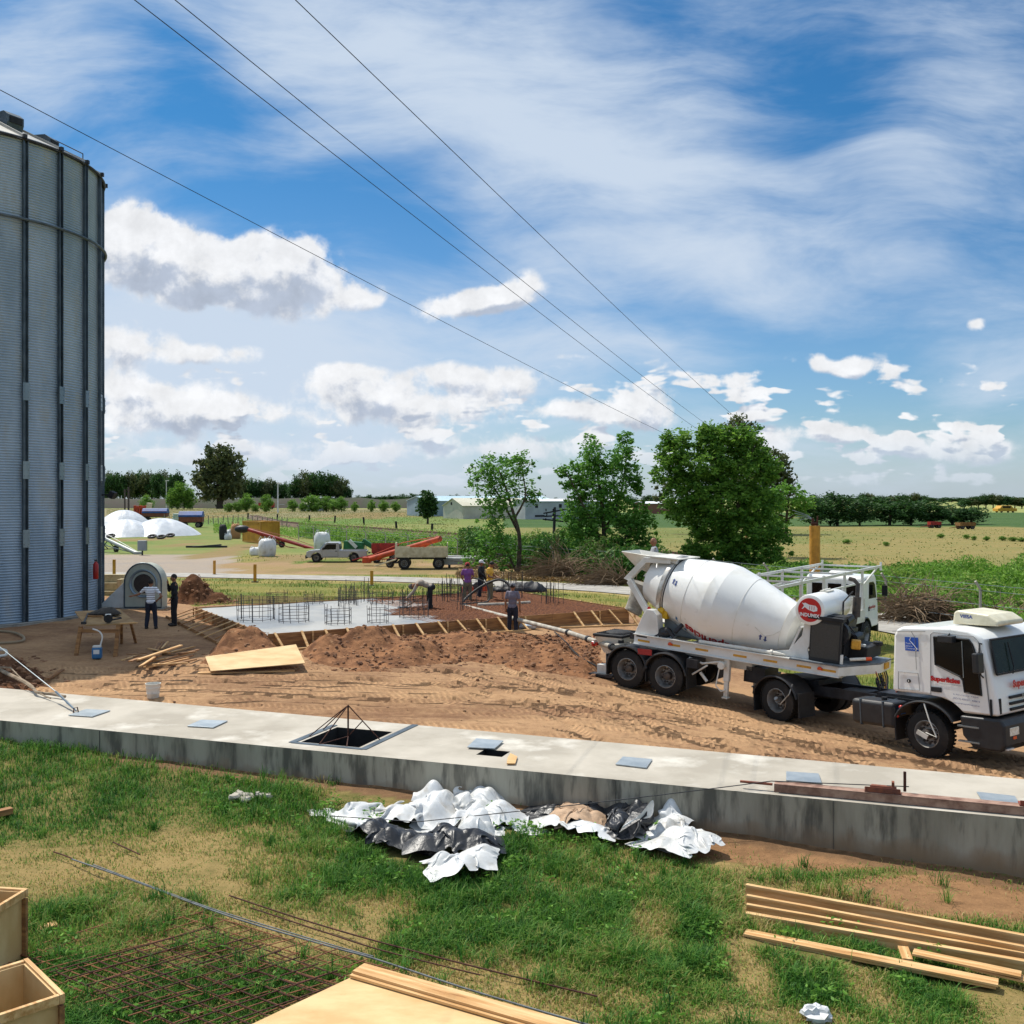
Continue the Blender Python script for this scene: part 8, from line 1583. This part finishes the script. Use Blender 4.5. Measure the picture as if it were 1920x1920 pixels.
big_tree('middle of the three roadside trees, tall ragged bright green crown down to the ground', (1130,1085), [(1115,850,26,28),(1175,822,12,12),(1168,845,20,20),(1150,868,30,24),(1100,880,30,24),(1056,885,10,8),(1070,905,20,18),(1130,905,56,34),(1185,890,18,20),(1195,915,12,10),(1110,950,50,40),(1165,950,40,36),(1080,985,32,36),(1140,1000,66,44),(1200,985,30,36),(1095,1040,54,36),(1170,1045,58,36),(1215,1030,22,30)], 75,
    [([(1130,1085,0),(1133,1020,0),(1130,960,0),(1122,900,0),(1115,850,0)], (.24, .05)), ([(1132,1000,0),(1160,940,.6),(1172,880,.6),(1175,830,.6)], (.14, .03)), ([(1131,1020,0),(1095,950,-.6),(1070,900,-.6)], (.13, .03)), ([(1135,1050,0),(1180,1000,-.8)], (.12, .04))], LM1, 34, .95, .155, 2, shell=.35)
big_tree('biggest roadside tree with wide dense green crown behind the mixer drum', (1375,1085), [(1330,812,30,22),(1345,830,40,24),(1270,820,26,16),(1262,850,32,28),(1390,822,34,24),(1405,850,34,28),(1320,870,60,36),(1250,885,26,24),(1380,890,56,40),(1440,875,24,28),(1290,925,46,36),(1350,945,70,46),(1420,945,46,40),(1275,960,30,22),(1330,985,40,26),(1395,1000,60,40),(1340,1030,50,30),(1420,1045,56,34),(1455,1010,26,24),(1300,1040,26,24),(1370,1065,60,20)], 72,
    [([(1375,1085,0),(1370,1030,0),(1355,960,0),(1345,890,0),(1340,820,0)], (.34, .06)), ([(1365,1010,0),(1320,940,.6),(1280,880,.8),(1262,840,.8)], (.2, .04)), ([(1362,1000,0),(1395,920,-.6),(1410,850,-.6)], (.2, .04)), ([(1370,1030,0),(1420,960,.6),(1445,900,.6)], (.18, .04))], LM2, 36, 1.5, .16, 3, shell=.4)
big_tree('low spreading bright green tree to the right of the biggest roadside tree', (1475,1010), [(1435,940,40,26),(1475,935,34,24),(1505,945,20,14),(1460,965,36,20),(1500,960,18,10)], 96, [([(1475,1010,0),(1475,970,0),(1480,930,0)], (.2, .06)), ([(1475,975,0),(1515,950,.5)], (.12, .04))], LMb, 30, .8, .18, 4)
big_tree('tall grey-green eucalyptus showing behind the biggest roadside tree', (1420,985), [(1385,796,24,14),(1400,812,16,14),(1450,855,26,14),(1468,875,18,14),(1440,885,28,20),(1462,900,22,14),(1478,905,10,12),(1445,925,24,18),(1250,915,14,18),(1246,940,12,14),(1380,850,50,40),(1400,900,50,40)], 160,
    [([(1420,985,0),(1415,920,0),(1400,860,0),(1388,800,0)], (.6, .1)), ([(1416,940,0),(1440,900,0),(1460,870,0)], (.3, .08)), ([(1418,960,0),(1440,930,0),(1470,900,0)], (.25, .07))], LM3, 30, .22, .34, 5, name='eucalyptus_tree', crad=.9, bark=M_barkl, droop=.4)
big_tree('tall dark eucalyptus standing alone left of centre on the horizon', (412,956), [(408,850,26,14),(420,866,34,16),(400,880,34,20),(432,885,24,20),(385,898,20,16),(408,905,40,22),(440,905,16,14),(400,925,28,12),(425,922,20,12),(376,890,12,8)], 560,
    [([(412,956,0),(412,930,0),(408,895,0),(410,850,0)], (2.2, .4)), ([(412,935,0),(430,905,0),(435,885,0)], (1., .3)), ([(411,930,0),(390,905,0),(382,895,0)], (1., .3))], LM3, 34, .026, 1.25, 6, name='eucalyptus_tree', crad=3.2, droop=.4)
big_tree('small dark round headed tree in front of the blue-grey warehouse', (802,983), [(802,935,16,13),(797,948,16,14),(808,950,14,14),(802,962,14,9)], 222, [([(802,983,0),(802,960,0),(802,930,0)], (.25, .08))], LMd, 40, .55, .32, 7, crad=.7, shell=.2)
# prototypes for the far tree lines
def proto(name, seed, H, Wd, lm, kind):
    rs = np.random.RandomState(seed); t = thing(name, None, 'tree', (0, 0, 0)); n = 90; d = rdir(rs, n); q = rs.uniform(.35, 1, n)[:, None]
    cz, az = (.62*H, .38*H) if kind != 'round' else (.50*H, .50*H); C = d*q*np.array([Wd/2, Wd/2, az])+np.array([0, 0, cz]); C[:, 2] = np.maximum(C[:, 2], .08*H)
    if kind == 'euc': C[:, 0] += np.sin(C[:, 2]*.9)*Wd*.12
    P, U, V_, rn = leaves(rs, C, np.full(n, H*.11), 34, H*.04, .3 if kind == 'euc' else 0); quads_obj('crown', P, U, V_, rn, lm, t)
    mb = MB(); mb.tube([(0, 0, 0), (.02*H, 0, .4*H), (0, 0, .8*H)], [.03*H, .022*H, .008*H], 6); [mb.tube([(.015*H, 0, .35*H), (s*Wd*.2, 0, .55*H), (s*Wd*.34, 0, .72*H)], [.014*H, .01*H, .004*H], 5) for s in (-1, 1)]; mb.build('trunk', M_bark, t); return t
PR = {}
def far_tree(kind, px, top, Y, wpx, lab, grp, z=0., seed=0):
    H = (HY-top)/FP*Y+CH-z; key = (kind, seed % 3)
    if key not in PR:
        PR[key] = proto({'euc': 'eucalyptus_tree', 'round': 'round_tree', 'bush': 'bush'}[kind], 40+seed % 3+len(PR), 10., 8., {'euc': LM3 if seed % 2 else LMd, 'round': LMd, 'bush': LM2}[kind], 'euc' if kind == 'euc' else 'round'); o = PR[key]
    else: o = copy_tree(PR[key])
    o.location = (PZ(px, 935, Y).x, Y, z); w = wpx/FP*Y*1.3; o.scale = (w/8., w/8., H/10.); o.rotation_euler.z = seed*1.7; tag(o, lab, 'bush' if kind == 'bush' else 'tree', grp); return o
r = random.Random(77)
ORD = 'first second third fourth fifth sixth seventh eighth ninth tenth eleventh twelfth thirteenth'.split()
for k in range(13): far_tree('euc', 196+k*11.2, 886+r.uniform(-3, 7), 640+r.uniform(-25, 25), 24, ORD[k]+' dark eucalyptus from the left in the long far row right of the silo', 'far eucalyptus row by the silo', seed=k)
for k, (u, t_, w) in enumerate([(333,903,22),(345,908,24),(356,912,20),(322,915,16)]): far_tree('bush', u, t_, 520, w, ['second lighter green tree left of the tall eucalyptus','lighter green tree just left of the tall eucalyptus','lighter green tree touching the tall eucalyptus','leftmost lighter green tree before the tall eucalyptus'][k], 'lighter far trees', seed=k)
for k, (u, t_, w) in enumerate([(455,900,22),(470,895,24),(487,899,24),(503,897,22),(520,903,22),(536,905,20)]): far_tree('euc', u, t_, 620, w, ORD[k]+' dark tree of the far row right of the tall eucalyptus', 'far row right of the tall eucalyptus', seed=k+1)
for k, (u, t_, w) in enumerate([(556,893,28),(574,884,34),(596,882,36),(617,886,34),(636,895,28),(649,909,18)]): far_tree('euc', u, t_, 600, w, ORD[k]+' big dark tree from the left in the rounded far grove', 'rounded far grove', seed=k)
for k, (u, t_, w) in enumerate([(462,925,22),(500,928,20),(585,926,30),(612,930,26),(640,932,20)]): far_tree('bush', u, t_, 420, w, ORD[k]+' low green bush from the left at the foot of the far embankment', 'bushes along the embankment', seed=k)
tag(far_tree('bush', 275, 929, 330, 22, 'round bright green bush above the orange machine', None, seed=4), 'round bright green bush above the orange machine')
for k in range(12): far_tree('bush', 668+k*8.5-(k%3)*130+r.uniform(-5, 5), 940+r.uniform(-4, 4), 416, r.uniform(7, 18), ORD[k]+' small shrub along the foot of the grey embankment', 'small shrubs at the embankment', seed=k)
for k in range(10): far_tree('round', 672+k*9.5, 928+r.uniform(-2, 2), 1300, 14, ORD[k]+' tiny tree from the left on the horizon before the warehouses', 'tiny horizon trees', seed=k)
for k, (u, t_, w) in enumerate([(755,925,16),(775,923,18),(792,921,20),(850,926,20),(880,927,20),(1010,931,18),(1040,932,16),(1215,926,22),(1235,930,16),(1190,932,16)]): far_tree('round', u, t_, 760, w, 'distant tree showing above the warehouse roofs, '+['leftmost','second from left','third from left','fourth','fifth','sixth','seventh','third from right','rightmost','second from right'][k], 'trees behind the warehouses', seed=k)
RT = [(1530,925,52,'leftmost tree of the dark low grove at right'),(1570,918,60,'second tree from the left, tallest of the dark low grove at right'),(1612,930,46,'small tree between the tall ones in the dark low grove'),(1668,926,64,'broad middle tree of the dark low grove at right'),(1708,932,50,'tree right of the broad middle one in the dark low grove'),(1745,936,60,'wide tree above the red cart'),(1786,942,54,'tree above the yellow implement'),(1820,947,48,'rightmost tree of the dark low grove at right')]
for k, (u, t_, w, lab) in enumerate(RT): far_tree('round', u, t_, 205+k*2, w, lab, 'dark low grove at right', seed=k)
for k in range(9): far_tree('euc', 1615+k*14, 926+r.uniform(-2, 4), 520, 22, ORD[k]+' greyish tree from the left showing above the dark low grove', 'grey trees behind the grove', seed=k)
for k in range(10): far_tree('euc', 1808+k*13.5, 934-8*math.exp(-((k-4)/3)**2)+r.uniform(-2, 2)+2, 560, 24, ORD[k]+' tree from the left in the distant line at the far right horizon', 'distant line at far right', seed=k)
for k in range(34): far_tree('round', 1480+k*17+r.uniform(-4, 4), 932, 1500, 20, 'tiny tree on the far right horizon line', 'tiny trees on the right horizon', seed=k)
for k, (u, v, w) in enumerate([(1764,1009,12),(1812,1011,10),(1826,1013,8),(1850,1014,10),(1880,1014,12),(1900,1015,14),(1916,1016,12),(1588,1020,14),(1662,1024,10)]):
    Y = CH*FP/(v-HY); far_tree('bush', u, v-9, Y, w, ['leftmost shrub of the line','second shrub of the line','third shrub of the line','fourth shrub of the line','fifth shrub of the line','sixth shrub of the line','last shrub of the line','lone shrub nearest the yellow column','lone shrub between yellow column and red cart'][k]+' in the tan field', 'dark shrubs in the tan field', seed=k)
# ---------------- weeds and hedgerow (countless)
def weed_field(name, boxes, n, size, lm, seed, hs):
    rs = np.random.RandomState(seed); P = []; 
    for (pts, wgt, h) in boxes:
        m = int(n*wgt); A = np.array([tuple(W(u, v, 0).xy) for u, v in pts]); x = rs.uniform(A[:, 0].min(), A[:, 0].max(), m*3); y = rs.uniform(A[:, 1].min(), A[:, 1].max(), m*3); k = inpoly(x, y, [tuple(q) for q in A]); x, y = x[k][:m], y[k][:m]
        hh = h*np.clip(fbm(x*.35+seed, y*.35, 3)*1.9-.35, .12, 1.2); z = hh*rs.uniform(0, 1, len(x))**.7; P.append(np.stack([x, y, G(x, y)+z], 1))
    P = np.concatenate(P); n_ = len(P); U = rdir(rs, n_); U[:, 2] = np.abs(U[:, 2])*.9; N = rdir(rs, n_); V_ = np.cross(U, N); V_ /= np.linalg.norm(V_, axis=1)[:, None]; s = size*rs.uniform(.5, 1.4, n_)[:, None]
    rn = np.clip(fbm(P[:, 0]*.5, P[:, 1]*.5, 3)*.9-.1+rs.uniform(-.2, .3, n_), 0, 1); return tag(quads_obj(name, P, U*s, V_*s*.42, rn, lm), kind='stuff')
weed_field('weeds', [([(1480,1118),(1700,1085),(1990,1078),(1990,1200),(1880,1180),(1650,1150)], .42, 1.5), ([(1200,1095),(1500,1075),(1700,1070),(1700,1110),(1480,1125),(1300,1108)], .16, 1.3), ([(560,1010),(860,1046),(1000,1068),(1180,1085),(1180,1062),(1000,1040),(860,1020),(560,994)], .26, 1.9), ([(860,1040),(1230,1085),(1230,1065),(1100,1050),(860,1028)], .10, 2.6), ([(400,985),(560,996),(560,1012),(400,1000)], .06, 1.0)], 200000, .12, LMw, 5, 1)
weed_field('hedgerow', [([(860,1052),(1000,1074),(1120,1090),(1260,1104),(1260,1080),(1100,1064),(980,1052),(860,1040)], .8, 2.6), ([(560,1008),(860,1046),(860,1038),(560,1003)], .3, 1.4)], 60000, .16, leaf_mat('hedge_leaf', ['#3d6a28', '#2e5420', '#5d8a34', '#6e6a44', '#4d7a2c'], .3), 9, 1)
weed_field('crop_rows', [([(200,980),(560,985),(860,1005),(860,960),(560,955),(200,955)], .5, .7), ([(1180,1098),(2250,1098),(2100,992),(1180,992)], .05, .14)], 60000, .16, leaf_mat('crop_leaf', ['#8f8850', '#7f8648', '#6f8040', '#98885a', '#7a8446'], .3), 13, 1)
# brush piles
def brush(lab, base, spread, h, n, lean, seed, L=2.6):
    t = thing('brush_pile', lab, 'brush pile', base); rr = random.Random(seed); mb = MB()
    for k in range(n):
        a = rr.uniform(-spread, spread); b = rr.uniform(-.8, .8); p = Vector((a*.5, b*.6, rr.uniform(0, h*.5))); d = Vector((rr.uniform(-1, 1)+lean, rr.uniform(-.5, .5), rr.uniform(.05, .9))).normalized(); q = [p]; 
        for i in range(4): d = (d+Vector((rr.uniform(-.3, .3)+lean*.1, rr.uniform(-.3, .3), -.28))).normalized(); w = q[-1]+d*L*rr.uniform(.15, .3); w.z = max(w.z, .03); q.append(w)
        mb.tube(q, [.03, .024, .018, .012, .006], 3, cap=False)
    mb.build('branches', mat('dry_branch', '#8a755c', '#6a543f', rough=.95, scale=.9), t); return t
brush('dry grey brush fan leaning on the fence between the left and middle trees', at(1052, 1088), 1.8, 2.0, 240, -.5, 3, 3.2); brush('dry brush heap spilling toward the road below the middle tree', at(1150, 1098), 2.0, 1.4, 220, -.8, 4, 3.0)
brush('large brown dry brush heap behind the fence right of the flatbed truck', at(1722, 1165), 2.4, 1.6, 420, .1, 5, 2.2); brush('dry brush heap near the right edge by the road', at(1880, 1172), 2.0, .9, 200, .2, 6, 1.8); brush('thin dry brush by the fence left of the middle tree', at(925, 1066), 4.5, .6, 140, 0, 7, 2.0)
# leaf litter strip beside the road
r_ = np.random.RandomState(3); n_ = 9000; x = r_.uniform(-4, 12, n_); y = 66-.62*(x+2)*.75+r_.uniform(0, 5, n_)+3; P = np.stack([x, y, G(x, y)+.05+r_.uniform(0, .25, n_)], 1); U = rdir(r_, n_)*.12; V_ = np.cross(U, rdir(r_, n_)); tag(quads_obj('leaf_litter', P, U, V_*.5, r_.uniform(0, 1, n_), leaf_mat('litter', ['#a08560', '#84693f', '#b59a72'], .1)), kind='stuff')
# ---------------- grass
def blades(name, x, y, h, wd, rnd, m, bend=.5, seed=1):
    rs = np.random.RandomState(seed); n = len(x); z = G(x, y); b = np.stack([x, y, z-.01], 1); a = rs.uniform(0, 2*PI, n); d = np.stack([np.cos(a), np.sin(a), np.zeros(n)], 1); w = np.stack([-np.sin(a), np.cos(a), np.zeros(n)], 1)*wd[:, None]
    l = h[:, None]; bd = (bend*rs.uniform(.3, 1.3, n))[:, None]; p1 = b+np.array([0, 0, 1])*l*.55+d*l*bd*.25; p2 = b+np.array([0, 0, 1])*l*(.98-bd*.3)+d*l*bd*.8
    v = np.stack([b-w, b+w, p1+w*.8, p1-w*.8, p2], 1).reshape(-1, 3); me = bpy.data.meshes.new(name); me.vertices.add(len(v)); me.vertices.foreach_set('co', v.astype(np.float32).ravel()); i = np.arange(n)*5
    q = np.stack([i, i+1, i+2, i+3], 1); t = np.stack([i+3, i+2, i+4], 1); lp = np.concatenate([q.ravel(), t.ravel()]); me.loops.add(len(lp)); me.loops.foreach_set('vertex_index', lp); me.polygons.add(2*n); me.polygons.foreach_set('loop_start', np.concatenate([np.arange(0, 4*n, 4), 4*n+np.arange(0, 3*n, 3)]))
    me.update(); at_ = me.attributes.new('rnd', 'FLOAT', 'FACE'); at_.data.foreach_set('value', np.concatenate([rnd, rnd]).astype(np.float32)); me.materials.append(m); o = bpy.data.objects.new(name, me); COL.objects.link(o); return tag(o, kind='stuff')
rs = np.random.RandomState(11); N_ = 760000; y = 1/(rs.uniform(1/24.5, 1/8.6, N_)); x = rs.uniform(-1, 1, N_)*(.60*y+1.2)
_tall = [px_blob(*q) for q in [(200,1440,420,45),(560,1500,160,45),(620,1620,120,60),(1000,1650,260,70),(1300,1700,170,60),(1180,1800,170,60),(230,1720,170,40),(1560,1690,160,26),(1850,1740,120,30),(1380,1560,40,30),(1500,1750,120,60),(950,1760,150,60)]]
gr = greenness(x, y); tl_ = blobsum(x, y, _tall); soil = blobsum(x, y, _soil); tf = fbm(x*2.3, y*2.3, 3)
ok = (y < WN(x)-.04) & (rs.uniform(0, 1, N_) < np.clip(.45+.7*gr+.4*tl_, 0, 1)*np.clip(1-1.25*soil, .04, 1)*np.clip(.35+1.5*(tf-.25), .1, 1)); ok &= ~((y > WN(x)-.4) & (x > -8) & (rs.uniform(0, 1, N_) < .8))
x, y, gr, tl_, tf = x[ok], y[ok], gr[ok], tl_[ok], tf[ok]; n = len(x); h = (.045+.06*gr+.17*tl_*np.clip(tf*1.8-.4, .15, 1.3))*rs.uniform(.5, 1.4, n)
def excl(x, y, poly): return inpoly(x, y, poly)
kill = np.zeros(n, bool)
for pl4 in ([(1395,1650),(1930,1752),(1930,1822),(1390,1725)], [(1392,1744),(1875,1840),(1868,1858),(1390,1765)], [(667,1812),(1070,1925),(1060,1990),(440,1990),(470,1915)], [(-60,1690),(50,1760),(60,1840),(120,1880),(60,1990),(-60,1990)]):
    kill |= inpoly(x, y, [tuple(W(u, v, .2).xy) for u, v in pl4])
h[kill] *= .35
for pl4 in ([(65,200),(180,150),(400,150),(600,105),(800,130),(940,190),(1060,300),(880,330),(880,420),(850,480),(660,525),(560,480),(330,380),(200,285)], [(975,225),(1500,195),(1560,160),(1620,200),(1750,240),(1840,400),(1700,430),(1440,390),(1200,350),(1030,300)]):
    h[inpoly(x, y, [tuple(W(560+a/2.341, 1440+b/2.341, .22).xy) for a, b in pl4])] *= .25
rn = np.clip(.5*(1-gr)+rs.uniform(-.25, .35, n)+.3*(1-gr)*(rs.uniform(0, 1, n) < .5), 0, 1)
blades('lawn_grass', x, y, h, np.full(n, .0052)+.002*rs.rand(n), rn, leaf_mat('grass_blade', ['#2f5c1c', '#477a29', '#6d9a3b', '#93994e', '#b09c64', '#c6b07a'], .35), .9, 2)
rt_ = np.random.RandomState(21); cy = 1/rt_.uniform(1/22, 1/9, 1500); cx = rt_.uniform(-1, 1, 1500)*.58*cy; k = (cy < WN(cx)-.15) & (rt_.uniform(0, 1, 1500) < np.clip(greenness(cx, cy)*.7+blobsum(cx, cy, _tall)*.7-blobsum(cx, cy, _soil)*.5, .05, 1)); cx, cy = cx[k], cy[k]
mm_ = 26; x = np.repeat(cx, mm_)+rt_.normal(0, .045, len(cx)*mm_); y = np.repeat(cy, mm_)+rt_.normal(0, .045, len(cx)*mm_); hh_ = np.repeat(rt_.uniform(.12, .34, len(cx)), mm_)*rt_.uniform(.5, 1.2, len(x)); kk_ = np.zeros(len(x), bool)
for pl4 in ([(1395,1650),(1930,1752),(1930,1850),(1390,1765)], [(667,1812),(1070,1925),(1060,1990),(440,1990),(470,1915)], [(-60,1690),(50,1760),(60,1840),(120,1880),(60,1990),(-60,1990)], [(585,1520),(760,1480),(960,1520),(1010,1570),(930,1600),(925,1650),(850,1668),(790,1645),(640,1560)], [(975,1535),(1230,1510),(1310,1540),(1350,1610),(1200,1610),(1000,1570)]): kk_ |= inpoly(x, y, [tuple(W(u, v, .2).xy) for u, v in pl4])
x, y, hh_ = x[~kk_], y[~kk_], hh_[~kk_]
blades('grass_tufts', x, y, hh_, np.full(len(x), .0058), np.clip(np.repeat(rt_.uniform(0, .55, len(cx)), mm_)[~kk_]+rt_.uniform(-.15, .3, len(x)), 0, 1), leaf_mat('tuft_blade', ['#2c5a1a', '#3f7026', '#5f8f36', '#7f9346', '#ab9a60'], .35), 1.0, 4)
# broad-leaved weeds in the lawn
r_ = np.random.RandomState(8); cx = r_.uniform(-5.5, 5.5, 260); cy = r_.uniform(9, 19, 260); k = (cy < WN(cx)-.3) & (greenness(cx, cy) > .45); cx, cy = cx[k], cy[k]; m_ = 22; P = np.stack([np.repeat(cx, m_)+r_.normal(0, .08, len(cx)*m_), np.repeat(cy, m_)+r_.normal(0, .08, len(cx)*m_), np.zeros(len(cx)*m_)], 1); P[:, 2] = G(P[:, 0], P[:, 1])+r_.uniform(.03, .16, len(P)); U = rdir(r_, len(P)); U[:, 2] *= .4; V_ = np.cross(U, rdir(r_, len(P))); V_ /= np.linalg.norm(V_, axis=1)[:, None]; tag(quads_obj('lawn_weeds', P, U*.045, V_*.02, r_.uniform(0, 1, len(P)), LMb), kind='stuff')
# rough grass on the bank, verge and under the trucks
rs = np.random.RandomState(5); N_ = 170000; y = 1/rs.uniform(1/100, 1/24, N_); x = rs.uniform(-1, 1, N_)*(.56*y); dirt = inpoly(x, y, DIRT); rd = seg_d(x, y, ROADC); g_ = fbm(x*.4, y*.4, 4)
ok = ~dirt & (rd > 2.9) & (y > WF(x)+1) & (rs.uniform(0, 1, N_) < np.clip(2.2*(g_-.32), .04, 1)) & ~((y > 68) & (x < -21-(y-75)*.25)) & ~((y > 72) & (y < 88) & (x < 2)); x, y, g_ = x[ok], y[ok], g_[ok]; n = len(x)
blades('verge_grass', x, y, (.06+.16*g_)*rs.uniform(.5, 1.5, n), .006*(y/20), np.clip(rs.uniform(0, .9, n)-(g_-.5), 0, 1), leaf_mat('verge_blade', ['#4a7228', '#688638', '#8a8c48', '#a8965a', '#6f8a3a'], .3), .7, 3)
